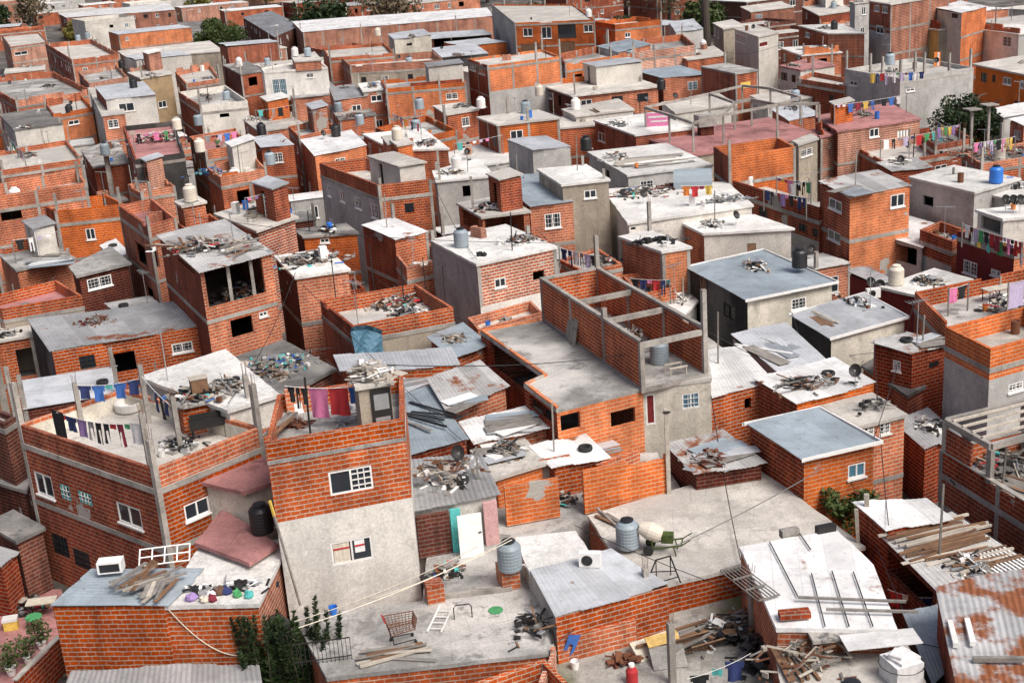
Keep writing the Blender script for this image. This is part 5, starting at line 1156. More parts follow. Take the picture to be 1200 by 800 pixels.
mb = MB(); fr = h2['W'][0].lerp(h2['W'][1], .02); fe = h2['W'][0].lerp(h2['W'][1], .72)
pts_ = [Vector((fr.x*(1-t)+fe.x*t, fr.y*(1-t)+fe.y*t-.06, 4.5-2.0*(1-(1-t)**1.9))) for t in [k/12 for k in range(13)]]
mb.tube(pts_, .02, 5); o = mb.build('hose', 'cloth_cream'); tag(o, 'pale hose hanging down the front of the low brick house', 'hose')
# patio
mb = MB(); q = [P(x, y, .06) for x, y in ((-40, 690), (-60, 860), (60, 800), (84, 740), (72, 690))]; mb.face(q); mb.face([p-Vector((0, 0, .05)) for p in q[::-1]])
struct('patio', mb, 'slab_red')
wall_thing('sloping garden wall of red brick beside the red patio', 20, 797, 71, 746, 0, 1.5, Rd, cap='beam')
simple('cooler', 'cooler', 'orange picnic cooler with a white lid on the red patio', P(14, 736, .07), .2, [('body', 'cloth_yellow', lambda m: m.box(0, 0, .2, .55, .38, .4)), ('lid', 'white_paint', lambda m: m.box(0, 0, .46, .6, .42, .12))])
def legs4(w_, d_, h_, m_='dark_iron'): return [('leg', m_, (lambda x, y: lambda m: m.bar((x, y, 0), (x, y, h_), .035))(x, y)) for x in (-w_, w_) for y in (-d_, d_)]
simple('stool', 'stool', 'round green stool on the red patio', P(42, 736, .07), 0, [('seat', 'cloth_green', lambda m: m.lathe([(.32, .5), (.34, .52), (.34, .56), (.31, .58), (.0005, .58)], 18))]+legs4(.2, .2, .5))
simple('table', 'table', 'small cream table beside the green stool', P(52, 722, .07), .1, [('top', 'cloth_cream', lambda m: m.box(0, 0, .74, 1.2, .6, .05))]+legs4(.5, .24, .72))
def plant(c, s, label, leaf='leaf_mid', seed=1, pot=True, n=260, cat='potted plant', name='potted_plant'):
    r = random.Random(seed); T = empty(name, c, label, cat); mb = MB()
    if pot: m2 = MB(); m2.lathe([(.13*s, 0), (.2*s, .35*s), (.17*s, .35*s), (.0005, .3*s)], 12); m2.build('pot', 'white_paint', T)
    for k in range(7): a = r.uniform(0, 6.28); mb.tube([(0, 0, .3*s), (.15*s*math.cos(a), .15*s*math.sin(a), .7*s), (.4*s*math.cos(a), .4*s*math.sin(a), 1.1*s)], [.015, .012, .006], 4)
    mb.build('stem', 'bark', T); mb = MB()
    for k in range(n):
        a, q, z = r.uniform(0, 6.28), r.uniform(0, .5)*s, r.uniform(.35, 1.25)*s; p = Vector((q*math.cos(a), q*math.sin(a), z)); d = Vector((r.gauss(0, 1), r.gauss(0, 1), r.gauss(0, .6))).normalized()*.1*s; e = d.cross(Vector((r.gauss(0, 1), r.gauss(0, 1), 1))).normalized()*.04*s
        mb.face([p-d, p-e, p+d, p+e])
    mb.build('foliage', leaf, T)
for k, (x, y, s) in enumerate(((14, 790, 1.1), (33, 776, .9), (50, 760, 1.0))): plant(P(x, y, .07), s, ['largest', 'smallest', 'farthest'][k]+' of three potted plants along the garden wall', 'leaf_mid', k+3)
heap(P(25, 712, .07), 1.4, .6, .7, 30, 'pots and crates at the back of the red patio', 31, 0, name='junk_heap', cat='junk heap')
# ================================ wide terrace, bottom
zt = TR['floor']
def cart(m):
    B = [(-.45, -.28, .5), (.4, -.24, .55), (.4, .24, .55), (-.45, .28, .5)]; Tp = [(-.55, -.33, 1.0), (.5, -.3, .95), (.5, .3, .95), (-.55, .33, 1.0)]
    for q in (B, Tp):
        for k in range(4): m.bar(q[k], q[(k+1) % 4], .025)
    for s in range(4):
        for k in range(9):
            t = k/8; a = Vector(B[s]).lerp(Vector(B[(s+1) % 4]), t); b = Vector(Tp[s]).lerp(Vector(Tp[(s+1) % 4]), t); m.bar(a, b, .014)
        for k in range(1, 5): t = k/5; m.bar(Vector(B[s]).lerp(Vector(Tp[s]), t), Vector(B[(s+1) % 4]).lerp(Vector(Tp[(s+1) % 4]), t), .012)
    for k in range(7): m.bar((-.45+.85*k/6, -.26, .5), (-.45+.85*k/6, .26, .5), .012)
simple('shopping_cart', 'shopping cart', 'rusty wire shopping cart on the wide bottom terrace', P(473, 752, zt), .3, [('basket', 'rust_iron', cart), ('handle', 'cloth_red', lambda m: m.bar((-.62, -.3, 1.08), (-.62, .3, 1.08), .04)),
  ('chassis', 'dark_iron', lambda m: (m.bar((-.4, -.25, .14), (.4, -.22, .14), .03), m.bar((-.4, .25, .14), (.4, .22, .14), .03), m.bar((-.4, -.25, .14), (-.4, -.27, .5), .03), m.bar((-.4, .25, .14), (-.4, .27, .5), .03)))]+[('wheel', 'rubber', (lambda x, y: lambda m: m.tube([(x, y-.02, .065), (x, y+.02, .065)], .065, 10))(x, y)) for x in (-.38, .38) for y in (-.25, .25)])
T = simple('ladder', 'ladder', 'white step ladder lying on the wide bottom terrace', P(517, 741, zt+.03), 1.35, [('rail', 'white_paint', lambda m: m.box(.9, 0, .03, 1.8, .05, .04)), ('rail', 'white_paint', lambda m: m.box(.9, .5, .03, 1.8, .05, .04)), ('rungs', 'white_paint', lambda m: [m.box(.2+k*.4, .25, .03, .04, .46, .03) for k in range(4)])])
T = simple('tube_frame', 'stand', 'bent tube frame standing on the wide bottom terrace', P(543, 724, zt), .1, [('tube', 'dark_iron', lambda m: m.tube([(-.32, 0, 0), (-.32, 0, .45), (-.25, 0, .55), (.25, 0, .55), (.32, 0, .45), (.32, 0, 0)], .022, 6))])  # a bare bent frame of metal tube
mb = MB(); mb.lathe([(.26, 0), (.27, .03), (.0005, .05)], 18); o = mb.build('plastic_lid', 'cloth_green'); o.location = P(581, 715, zt); tag(o, 'flat green plastic basin lying on the wide bottom terrace', 'basin')  # a loose flat lid without any bowl
bucket(P(391, 719, zt), 'tank_blue', 'blue bucket at the left end of the wide bottom terrace')
planks(P(463, 768, zt), 8, 2.3, .7, .02, 'in the broken timber along the front edge of the bottom terrace', 'broken timber on the bottom terrace', jit=.35)
def rail(m):
    for k in range(15): m.bar((k*.14, 0, 0), (k*.14, 0, .85), .02)
    m.bar((0, 0, .85), (1.96, 0, .85), .035); m.bar((0, 0, .15), (1.96, 0, .15), .03)
simple('iron_railing', 'railing', 'black iron railing at the front left of the bottom terrace', P(345, 781, zt), .12, [('bars', 'dark_iron', rail)])
tank(328, 756, 2.3, 'black', 'black water tank behind the dark shrub at the bottom')
p = P(597, 690, zt); T = wall_thing('brick plinth under the grey tank of the bottom terrace', 588, 672, 609, 668, zt, zt+.75, O_, th=1.0); tank(598, 666, zt+.78, 'grey', 'grey water tank on a brick plinth at the bottom terrace')
heap(P(628, 740, zt), .85, 1.0, .9, 40, 'heap of broken black chairs in the right corner of the bottom terrace', 5, 0, pal=(3, 11, 3, 3, 1, 4), name='chair_heap', cat='chair heap')
wall_thing('low concrete kerb between courtyard and bottom terrace', 508, 699, 600, 688, zt, zt+.16, 'beam', th=.2, cat='kerb', name='kerb_wall')
wall_thing('narrow brick stub with cans at the foot of the cream wall', 500, 688, 520, 684, zt, zt+.75, O_, th=.6)
for k, (x0, y0, x1, y1, z0, z1) in enumerate(((350, 735, 600, 632, zt+1.2, zt+2.3), (345, 728, 560, 640, zt+1.1, zt+2.6), (600, 628, 440, 700, zt+2.2, zt+.9))):
    cable(P(x0, y0, z0), P(x1, y1, z1), ['lowest', 'middle', 'highest'][k]+' of three pale cords strung over the bottom terrace', .25, .02).name if False else None
    a, b = P(x0, y0, z0), P(x1, y1, z1); mb = MB(); c = (a+b)/2; mb.tube([a.lerp(b, t/12)-c-Vector((0, 0, .8*(t/12)*(1-t/12))) for t in range(13)], .018, 4); o = mb.build('cord', 'cloth_cream'); o.location = c; tag(o, ['lowest', 'middle', 'highest'][k]+' of three pale cords strung over the bottom terrace', 'cord')
simple('timber_post', 'post', 'thin leaning post at the cream wall foot with a yellow top', P(352, 709, zt), 0, [('pole', 'wood_grey', lambda m: m.bar((0, 0, 0), (-.55, .25, 3.6), .07)), ('tip', 'cloth_yellow', lambda m: m.bar((-.55, .25, 3.6), (-.65, .29, 4.2), .08))])
wall_thing('brick end wall between bottom terrace and junk yard', 634, 806, 651, 757, 0, 3.1, Pl, th=.15)
# courtyard shack wall with a white door
def dleaf(m): m.quadbox((0, 0, 0), (.95, 0, 0), (0, .06, 0), (0, 0, 1.8))
simple('door', 'door', 'white door of the courtyard shack', P(540, 654, zt), .22, [('leaf', 'white_paint', dleaf), ('handle', 'dark_iron', lambda m: m.box(.85, -.03, 1.0, .12, .05, .03))])
T = wall_thing('pale pink wall beside the white door', 566, 590, 582, 587, zt, zt+1.85, 'paint_pink', cat='wall', name='painted_wall')
T = wall_thing('light blue wall strip left of the white door', 527, 598, 539, 596, zt, zt+1.85, 'cloth_teal', cat='wall', name='painted_wall')
T = wall_thing('worn brick wall under the ribbed roof', 487, 606, 526, 599, zt, zt+1.8, Dk, cat='brick wall')
heap(P(524, 672, zt), .6, .5, .5, 24, 'pots and rags beside the courtyard door', 6, 0, name='junk_heap', cat='junk heap')
wall_thing('bright brick wall panel in front of the small shacks', 591, 571, 654, 560, zt, zt+1.75, Bt)
wall_thing('large bright brick wall panel at the back of the long slab', 683, 552, 783, 532, zt, zt+1.95, Bt)
wall_thing('low orange wall behind the bright brick panel', 578, 553, 627, 543, zt, zt+1.2, O_); wall_thing('short orange wall left of the large bright panel', 632, 540, 668, 533, zt, zt+1.5, O_)
wall_thing('low orange wall in the shade of the corner void', 700, 545, 750, 527, zt, zt+1.3, O_)
simple('timber_post', 'post', 'tall pale timber post beside the large bright wall panel', P(784, 583, zt), 0, [('pole', 'wood_pale', lambda m: m.box(0, 0, 2.0, .17, .17, 4.0)), ('bracket', 'dark_iron', lambda m: m.box(0, -.1, 3.9, .3, .05, .08))])
heap(P(655, 590, zt), .9, .5, .6, 30, 'white sacks and broken boards behind the bright wall panels', 7, .3, name='junk_heap', cat='junk heap')
# ================================ long slab with mixer
LS = HS('under a long bare concrete slab'); zt = LS['floor']
tank(736, 640, zt+.15, 'grey', 'grey water tank on the long bare slab')
def mixer():
    M = Matrix.Rotation(math.radians(-70), 3, 'Y')
    def drum(m):
        n = 18; prof = [(.12, -.42), (.3, -.4), (.36, -.2), (.36, .12), (.22, .5), (.2, .5)]
        rings = [[M @ Vector((r*math.cos(2*math.pi*k/n), r*math.sin(2*math.pi*k/n), z))+Vector((-.25, 0, .85)) for k in range(n)] for r, z in prof]
        for a, b in zip(rings, rings[1:]):
            for k in range(n): m.face([a[k], a[(k+1) % n], b[(k+1) % n], b[k]])
        m.face(rings[0][::-1])
    def mouth(m): n = 18; m.face([M @ Vector((.195*math.cos(2*math.pi*k/n), .195*math.sin(2*math.pi*k/n), .42))+Vector((-.25, 0, .85)) for k in range(n)])
    def frame(m):
        for y in (-.3, .3): m.bar((-.5, y, .2), (.9, y, .45), .05); m.bar((-.2, y, .25), (-.2, y*.9, .85), .05); m.bar((.9, y, .45), (1.25, y, .7), .035); m.bar((.6, y, .4), (.7, y, .0), .04)
        m.bar((.9, -.3, .45), (.9, .3, .45), .05); m.box(.35, 0, .62, .45, .35, .35)
    simple('cement_mixer', 'cement mixer', 'small cement mixer on wheels beside the grey tank', P(772, 646, zt), -.25, [('drum', 'tank_cream', drum), ('drum_mouth', 'void', mouth), ('frame', 'leaf_mid', frame)]+[('wheel', 'rubber', (lambda y: lambda m: m.tube([(-.35, y-.04, .2), (-.35, y+.04, .2)], .2, 14))(y)) for y in (-.36, .36)])
mixer()
def trestle(m):
    for x in (-.5, .5): m.bar((x, -.35, 0), (x*.6, 0, 1.0), .04); m.bar((x, .35, 0), (x*.6, 0, 1.0), .04)
    m.bar((-.3, 0, 1.0), (.3, 0, 1.0), .04); m.bar((-.45, -.3, .25), (.45, -.3, .25), .03); m.bar((-.4, .2, .45), (.4, -.2, .45), .03)
simple('trestle', 'trestle', 'black iron trestle at the front corner of the long bare slab', P(778, 682, zt), .4, [('frame', 'dark_iron', trestle)])
cable(P(790, 640, zt+.4), P(965, 548, zt+2.2), 'dark rope running back from the cement mixer', .1, .022)
ac(692, 663, HS('silver membrane roof')['floor']+.05, 'white air conditioner on the silver membrane roof', -.2)
planks(P(716, 610, zt), 4, 1.8, .5, 2.0, 'along the left edge of the long bare slab', 'boards on the long bare slab', mats=('wood_grey', 'wood_brown'))
# ================================ junk yard
zy = 1.85
mb = MB(); q = [P(x, y, zy) for x, y in ((630, 860), (925, 860), (905, 700), (868, 690), (690, 720), (640, 770))]; mb.face(q)
for k in range(len(q)): a, b = q[k], q[(k+1) % len(q)]; mb.face([Vector((a.x, a.y, 0)), Vector((b.x, b.y, 0)), b, a])
struct('yard', mb, 'moss_floor')
for (x, y, lab) in ((759, 731, 'concrete post in front of the brick wall of the junk yard'), (788, 800, 'concrete post near the bottom edge of the junk yard'), (882, 742, 'concrete post beside the white sheet roof house')):
    p = P(x, y, zy); simple('concrete_post', 'post', lab, p, .3, [('shaft', 'beam', lambda m: m.box(0, 0, 1.15, .22, .22, 2.3)), ('rebar', 'rust_iron', lambda m: [m.bar((dx, dy, 2.3), (dx*1.3, dy*1.5, 2.75), .015) for dx in (-.06, .06) for dy in (-.06, .06)])])
wall_thing('stepped low brick wall in the corner of the junk yard', 656, 748, 745, 726, zy, zy+1.0, O_, th=.3)
heap(P(678, 752, zy), 1.2, .4, .5, 30, 'tumbled loose bricks along the yard wall', 12, .2, pal=(8, 8, 10), name='brick_pile', cat='brick pile')
heap(P(735, 775, zy), .7, .4, .3, 18, 'small heap of broken bricks in the middle of the yard', 13, .2, pal=(8, 10, 10), name='brick_pile', cat='brick pile')
T = simple('mattress', 'mattress', 'stained mattress slumped against the yard wall', P(770, 760, zy), .45, [('cushion', 'cloth_cream', lambda m: m.box(0, 0, .12, 1.9, .9, .18))]); T.rotation_euler.x = .55
T = simple('yellow_board', 'board', 'mustard yellow board on top of the mattress', P(776, 749, zy+.55), .3, [('sheet', 'paint_yellow', lambda m: m.box(0, 0, .03, 1.2, .42, .05))]); T.rotation_euler.x = .5
T = simple('grey_board', 'board', 'grey board leaning in front of the mattress', P(783, 770, zy+.2), .1, [('sheet', 'concrete', lambda m: m.box(0, 0, .03, 1.2, .9, .05))]); T.rotation_euler.x = .5
def crib(m):
    for k in range(11): m.bar((k*.13, 0, 0), (k*.13, 0, .75), .03)
    m.bar((0, 0, .75), (1.3, 0, .75), .05); m.bar((0, 0, 0.02), (1.3, 0, .02), .05)
for k, (x, y) in enumerate(((782, 757), (802, 765))):
    T = simple('slatted_frame', 'bed frame', ('upper' if k == 0 else 'lower')+' slatted wooden frame in the junk yard pile', P(x, y, zy+.3*(1-k)+.1), .35, [('slats', 'wood_brown', crib)]); T.rotation_euler.x = .8
heap(P(850, 745, zy), 2.0, .8, .9, 90, 'dark scrap heap under the wall of the junk yard', 14, .3, pal=(3, 11, 3, 0, 1, 2, 4, 11), name='scrap_heap', cat='scrap heap')
heap(P(890, 775, zy), .7, 1.6, 1.1, 60, 'dark tangle beside the white sheet roof house', 15, 0, pal=(3, 11, 3, 0, 11), name='scrap_heap', cat='scrap heap')
planks(P(835, 735, zy+.3), 4, 4.5, .9, .45, 'long poles leaning on the yard wall', 'poles in the junk yard', kinds=('beam',))
bucket(P(857, 748, zy), 'white_paint', 'white bucket in the dark scrap of the yard'); bucket(P(674, 783, zy), 'white_paint', 'white paint bucket near the blue overall')
o = cloth_mesh('trousers', .6, 1.3, 9).build('overall', 'cloth_blue'); o.location = P(674, 744, zy+1.1); o.rotation_euler = (.2, .3, .3); tag(o, 'blue overall thrown over the low yard wall', 'overall')
simple('gas_cylinder', 'cylinder', 'red gas cylinder among bricks at the bottom of the yard', P(741, 800, zy), 0, [('body', 'cloth_red', lambda m: m.lathe([(.18, 0), (.2, .05), (.2, .5), (.12, .62), (.06, .66), (.06, .72), (.0005, .73)], 16)), ('collar', 'white_paint', lambda m: m.lathe([(.1, .66), (.1, .76), (.09, .76)], 12))])
line_of_clothes(P(805, 795, zy+1.4), P(880, 765, zy+2.3), 'green cord with washing over the mossy yard floor', 'shirt:black small:teal shirt:navy', 'mossy yard line', .1)
# ================================ white sheet roof house + annex
W6 = HS('in front of the long bare slab'); zt = W6['floor']
def pole_between(x0, y0, x1, y1, z, lab, mt='wood_grey', wd=.07, grp=None, lift=.05):
    a, b = P(x0, y0, z), P(x1, y1, z); c = (a+b)/2; mb = MB(); mb.bar(a-c, b-c, wd); o = mb.build('batten', mt); o.location = c+Vector((0, 0, lift)); tag(o, lab, 'batten', grp); return o
gb = 'battens holding down the white sheet roof'
for k, (x0, y0, x1, y1) in enumerate(((951, 673, 967, 735), (975, 670, 995, 735), (1000, 671, 1023, 735), (902, 636, 935, 700), (937, 626, 950, 645))):
    pole_between(x0, y0, x1, y1, zt, 'thin dark batten running down the white sheet roof', 'dark_iron', .035, gb)
pole_between(935, 701, 1062, 706, zt+.12, 'long timber across the front of the white sheet roof', 'wood_grey', .08); pole_between(968, 715, 1076, 718, zt+.12, 'second long timber closer to the front edge of the roof', 'wood_grey', .08)
pole_between(915, 627, 935, 623, zt, 'short dark board at the back edge of the white sheet roof', 'wood_grey', .3); pole_between(957, 623, 978, 619, zt, 'dark board piece at the back right of the white sheet roof', 'dark_iron', .3)
def lattice(m):
    for k in range(7): m.bar((0, k*.14, 0), (2.4, k*.14, 0), .03)
    for k in range(4): m.bar((k*.8, 0, .03), (k*.8, .84, .03), .05)
T = simple('lattice_panel', 'lattice panel', 'rusty lattice panel lying on the left of the white sheet roof', P(914, 697, zt+.06), 1.95, [('grid', 'wood_grey', lattice)])
T = simple('brick_slab', 'brick panel', 'orange brick panel on the lower left of the white sheet roof', P(931, 722, zt+.06), .02, [('panel', 'brick_red', lambda m: m.box(0, 0, .1, 1.0, .4, .2))])
zt = HS('littered with broken timber')['floor']
heap(P(955, 770, zt), 1.6, 1.2, .9, 110, 'spiky heap of broken timber on the low annex', 16, .4, pal=(0, 0, 1, 7, 10, 7), name='timber_heap', cat='timber heap', long=1.25)
tank(998, 838, zt, 'black', 'black water tank at the bottom edge beside the white sack')
simple('bulk_bag', 'bulk bag', 'bulging white bulk bag tied with cords on the low annex', P(1056, 796, zt), .3, [('body', 'cloth_white', lambda m: (m.box(0, 0, .38, .95, .95, .76), m.box(.03, .02, .8, .8, .75, .12, rot=.2), m.box(-.1, .05, .9, .5, .4, .12, rot=.6))), ('cord', 'dark_iron', lambda m: m.tube([(.70*math.cos(t*.52), .70*math.sin(t*.52), .6) for t in range(13)], .015, 4))])
planks(P(927, 775, zt), 6, 2.6, .9, 1.6, 'in the bundle at the left of the low annex', 'boards at the left of the low annex')
simple('concrete_tray', 'tray', 'grey concrete tray between the sheets above the low annex', P(980, 760, zt+.2), .05, [('tray', 'slab_dark', lambda m: m.box(0, .2, .5, 1.7, 1.0, .12))])
T = simple('metal_sheet_flap', 'metal sheet', 'loose white sheet hanging over the low annex', P(1032, 752, zt+.7), .05, [('sheet', 'tin_white', lambda m: m.box(0, 0, .1, 2.4, .9, .03))])
# roof of old beams
OB = HS('covered with old beams'); zt = OB['floor']
pc = P(1107, 640, zt)
dr = (P(1160, 624, zt)-P(1055, 650, zt)); an = math.atan2(dr.y, dr.x)
planks(pc, 17, 3.7, 2.7, an, 'in the pile of old beams on the patched shed', 'old beams on the patched shed', kinds=('beam', 'beam', 'plank'), jit=.09)
planks(P(1165, 665, zt), 9, 2.6, 2.0, an+.2, 'right of the pile of old beams on the patched shed', 'old beams on the patched shed', kinds=('beam',), jit=.3, seed=4)
for k, (x, y) in enumerate(((1138, 660), (1155, 671))):
    T = simple('wooden_grate', 'grate', ('upper' if k == 0 else 'lower')+' white slatted grate on the patched shed', P(x, y, zt+.12), an, [('slats', 'white_paint', lambda m: [m.box(j*.17, 0, .03, .07, .9, .04) for j in range(11)]), ('rail', 'wood_brown', lambda m: (m.box(.85, -.45, .07, 2.0, .06, .05), m.box(.85, .45, .07, 2.0, .06, .05)))])
line_of_clothes(P(1040, 690, 2.4), P(1092, 700, 2.6), 'washing line in the shade under the roof of old beams', 'shirt:red small:white shirt:lilac trousers:navy', 'line under the roof of old beams', .1)
heap(P(1045, 715, 0), 1.6, 1.4, 1.5, 60, 'dark clutter in the gap beside the roof of old beams', 18, 0, pal=(3, 11, 3, 1, 6, 0), name='scrap_heap', cat='scrap heap')
RU = HS('rusty corrugated roof')
for k, (x0, y0, x1, y1) in enumerate(((1113, 732, 1120, 760), (1133, 730, 1140, 758))): pole_between(x0, y0, x1, y1, 4.7, ('left' if k == 0 else 'right')+' white plank on the rusty corrugated roof', 'white_paint', .16, lift=.12)
pole_between(1140, 776, 1200, 776, 4.6, 'grey board lying across the lower rusty corrugated roof', 'wood_grey', .14, lift=.12)
simple('timber_post', 'post', 'left leaning timber near the green bush', P(1012, 680, 1.5), 0, [('pole', 'wood_pale', lambda m: m.bar((0, 0, -1.5), (-.3, .1, 3.0), .13))])
simple('timber_post', 'post', 'right thicker timber near the green bush', P(1022, 670, 1.5), 0, [('pole', 'wood_pale', lambda m: m.bar((0, 0, -1.5), (-.25, .1, 3.3), .17))])
# bushes and trees
def bush(x, y, z, r, h, label, leaf, seed, n=2600, ls=.1, cat='bush', name='leafy_bush'): 
    c = P(x, y, z); rr = random.Random(seed); T = empty(name, c, label, cat); mb = MB()
    for k in range(8): a = k*.8; mb.tube([(0, 0, 0), (r*.3*math.cos(a), r*.3*math.sin(a), h*.5), (r*.7*math.cos(a), r*.7*math.sin(a), h*.85)], [.06, .04, .015], 5)
    mb.build('stem', 'bark', T); mb = MB(); cl = [(Vector((rr.uniform(-r, r), rr.uniform(-r, r)*.8, rr.uniform(.2, .85)*h)), rr.uniform(.25, .45)*r) for _ in range(16)]
    for k in range(n):
        c0, q = rr.choice(cl); v = Vector((rr.gauss(0, 1), rr.gauss(0, 1), rr.gauss(0, 1))).normalized()*q*rr.random()**.4; p = c0+v
        a = Vector((rr.gauss(0, 1), rr.gauss(0, 1), rr.gauss(0, 1))).normalized(); b = a.cross(Vector((rr.gauss(0, 1), rr.gauss(0, 1), rr.gauss(0, 1)))).normalized(); s = ls*rr.uniform(.6, 1.5)
        if p.z > 0: mb.face([p-a*s, p-b*s*.5, p+a*s, p+b*s*.5])
    mb.build('foliage', leaf, T)
bush(986, 612, 1.6, 1.35, 1.7, 'leafy green bush between the white roofs and the small orange house', 'leaf_mid', 3)
# spiky shrub at the bottom
def spiky(x, y, z, label, seed, tops, sp):
    c = P(x, y, z); rr = random.Random(seed); T = empty('columnar_shrub', c, label, 'shrub'); mb = MB(); lf = MB()
    for k in range(tops):
        bx, by = rr.uniform(-sp, sp), rr.uniform(-.5, .5); h = rr.uniform(2.2, 4.3); lean = Vector((rr.uniform(-.25, .25), rr.uniform(-.2, .2), 0)); f = lambda t: Vector((bx, by, 0))*(.5+.5*t)+lean*t+Vector((0, 0, h*t))
        mb.tube([f(t/5) for t in range(6)], [.035, .03, .025, .02, .012, .005], 4)
        for j in range(330):
            t = rr.uniform(.12, 1); p = f(t); a = rr.uniform(0, 6.28); q = .03+.30*(1-t)**.8*rr.random(); d = Vector((math.cos(a), math.sin(a), rr.uniform(.2, 1.1))).normalized()*.10; e = d.cross(Vector((rr.gauss(0, 1), rr.gauss(0, 1), rr.gauss(0, 1)))).normalized()*.032
            p = p+Vector((math.cos(a), math.sin(a), 0))*q; lf.face([p-d, p-e, p+d, p+e])
    mb.build('stem', 'bark', T); lf.build('foliage', 'leaf_dark', T)
spiky(372, 830, .2, 'dark spiky shrub with upright shoots in front of the bottom terrace', 3, 26, 1.35); spiky(318, 838, .2, 'dark rounded shrub at the corner of the bottom left house', 4, 18, .9)
g0 = lambda x, y, z=0: P(x, y, z)
tree(g0(1136, 209), 9.9, 3.1, 'dense dark green tree in front of the bright orange painted house', 'leaf_dark', 11, 5200, .55)
tree(g0(262, 66), 9, 5.2, 'broad green tree near the street at the top left', 'leaf_mid', 12, 5200, .5, ls=.3)
tree(g0(90, 54), 7, 3.6, 'yellowish tree in front of the long brick shed', 'leaf_yellow', 13, 3000, .5, ls=.26)
tree(g0(728, 66), 8, 4.4, 'dark green tree behind the light blue sloping roof', 'leaf_dark', 14, 3600, .5, ls=.26)
tree(g0(700, 64), 6, 3.2, 'small dark tree between the orange house and the blue roof', 'leaf_dark', 15, 2400, .5, ls=.24)
for k, (x, y, h, r, lf, lab) in enumerate(((395, 20, 11, 7, 'leaf_dark', 'dark tree just behind the warehouse roof'), (455, 14, 10, 7, 'leaf_dark', 'second dark tree behind the warehouse beside a pale trunk'), (645, 20, 14, 9, 'leaf_dark', 'large dark tree behind the three storey orange house'),
     (745, 24, 12, 7, 'leaf_dry', 'bare brown tree left of the tall trunk'), (785, 30, 12, 6, 'leaf_dry', 'bare brown tree touching the tall trunk'), (312, 6, 10, 7, 'leaf_yellow', 'yellow green tree at the top left edge'), (196, 6, 10, 6, 'leaf_yellow', 'yellow tree behind the long brick shed'), (1095, 74, 3.5, 2.4, 'leaf_mid', 'small green tree above the columned terrace'), (560, 8, 12, 7, 'leaf_dark', 'dark tree top between the warehouse and the orange house'), (512, 4, 12, 8, 'leaf_mid', 'green tree in the haze of the far lots behind the warehouse'))):
    tree(g0(x, y), h, r, lab, lf, 30+k, 2600 if 'bare' not in lab else 1100, .5, ls=.36)
p = g0(828, 68); simple('bare_trunk', 'tree trunk', 'tall thick bare trunk standing among the roofs', p, 0, [('trunk', 'bark', lambda m: m.tube([(0, 0, 0), (.1, 0, 4), (-.05, 0, 9), (.1, .1, 16)], [.75, .68, .6, .45], 10)), ('stub', 'bark', lambda m: m.tube([(0, 0, 7), (-.8, .1, 8.2), (-1.2, .2, 9.6)], [.25, .16, .06], 6))])
# ================================ centre block
zt = B2['floor']; u = (B2['W'][2]-B2['W'][1]); v = (B2['W'][0]-B2['W'][1])
for k, t in enumerate((.0, .33, .62)):
    a = B2['W'][1]+v*t+u*.06; b = B2['W'][2]+v*t-u*.06; mb = MB(); nrm = v.normalized(); mb.quadbox(Vector((a.x, a.y, 7.85))+nrm*(.03 if k == 0 else 0), (b-a), nrm*.2, Vector((0, 0, .24))); mb.build('cross_beam', 'beam', B2['T'], B2['T'].location)
pz = Vector((P(773, 425, zt).x, P(773, 425, zt).y, zt)); place('tank_grey', mk_tank('grey'), pz, .4, 'grey water tank inside the open end of the roofless brick box')
heap(P(728, 395, zt), 1.5, 1.0, .6, 60, 'dark scrap on the floor inside the roofless brick box', 22, .5, name='scrap_heap', cat='scrap heap')
planks(P(698, 372, zt), 7, 2.6, 1.2, 2.4, 'on the floor inside the roofless brick box', 'boards inside the roofless box', mats=('wood_grey', 'wood_pale'))
for k in range(5):
    c = P(664+k*2, 398+k*2, BX['floor']); T = simple('leaning_board', 'board', 'grey board leaning on the outer wall of the roofless brick box', c, -.95, [('board', 'wood_grey', lambda m: m.box(0, 0, .7, .2, .05, 1.4))], 'boards leaning on the roofless box'); T.rotation_euler.x = -.25
simple('stool', 'stool', 'pale wooden trestle stool on the small front terrace of the brick box', P(792, 440, 5.9), .3, [('seat', 'wood_pale', lambda m: (m.box(0, -.3, .5, .9, .1, .06), m.box(0, .3, .5, .9, .1, .06)))]+legs4(.4, .3, .5, 'wood_pale'))
bc = HS('cream house front with a balcony')['T']
mb = MB(); a, b = P(755, 500, 3.4), P(784, 494, 3.4); d = (b-a); nn = Vector((d.y, -d.x, 0)).normalized(); mb.quadbox(a, d, nn*.8, Vector((0, 0, .14))); mb.build('balcony_slab', 'beam', bc, bc.location)
mb = MB()
for k in range(12): t = k/11; q = a+d*t+nn*.76; mb.bar(q+Vector((0, 0, .14)), q+Vector((0, 0, 1.0)), .02)
mb.bar(a+nn*.76+Vector((0, 0, 1.0)), b+nn*.76+Vector((0, 0, 1.0)), .04); mb.build('balcony_railing', 'cloth_purple', bc, bc.location)
dish(822, 488, 3.6, 'satellite dish beside the blue barred window', .3); tyre(P(686, 527, HS('tyre on it')['floor']+.05), 'old tyre lying on the white shack roof')
dish(538, 550, 5.35, 'satellite dish over the ribbed grey shack roof', .2)
heap(P(517, 553, 5.4), 1.5, .9, .5, 70, 'heap of broken slats on the ribbed grey roof', 23, .3, pal=(7, 0, 10, 2, 1), name='slat_heap', cat='slat heap')
planks(P(500, 490, 5.2), 5, 3.2, 2.2, -.6, 'weighing down the long blue grey shack roof', 'boards on the long blue grey shack roof', mats=('wood_grey', 'dark_iron'))
ac(568, 480, 4.0, 'air conditioner mounted under the patched pale shack roof', .3)
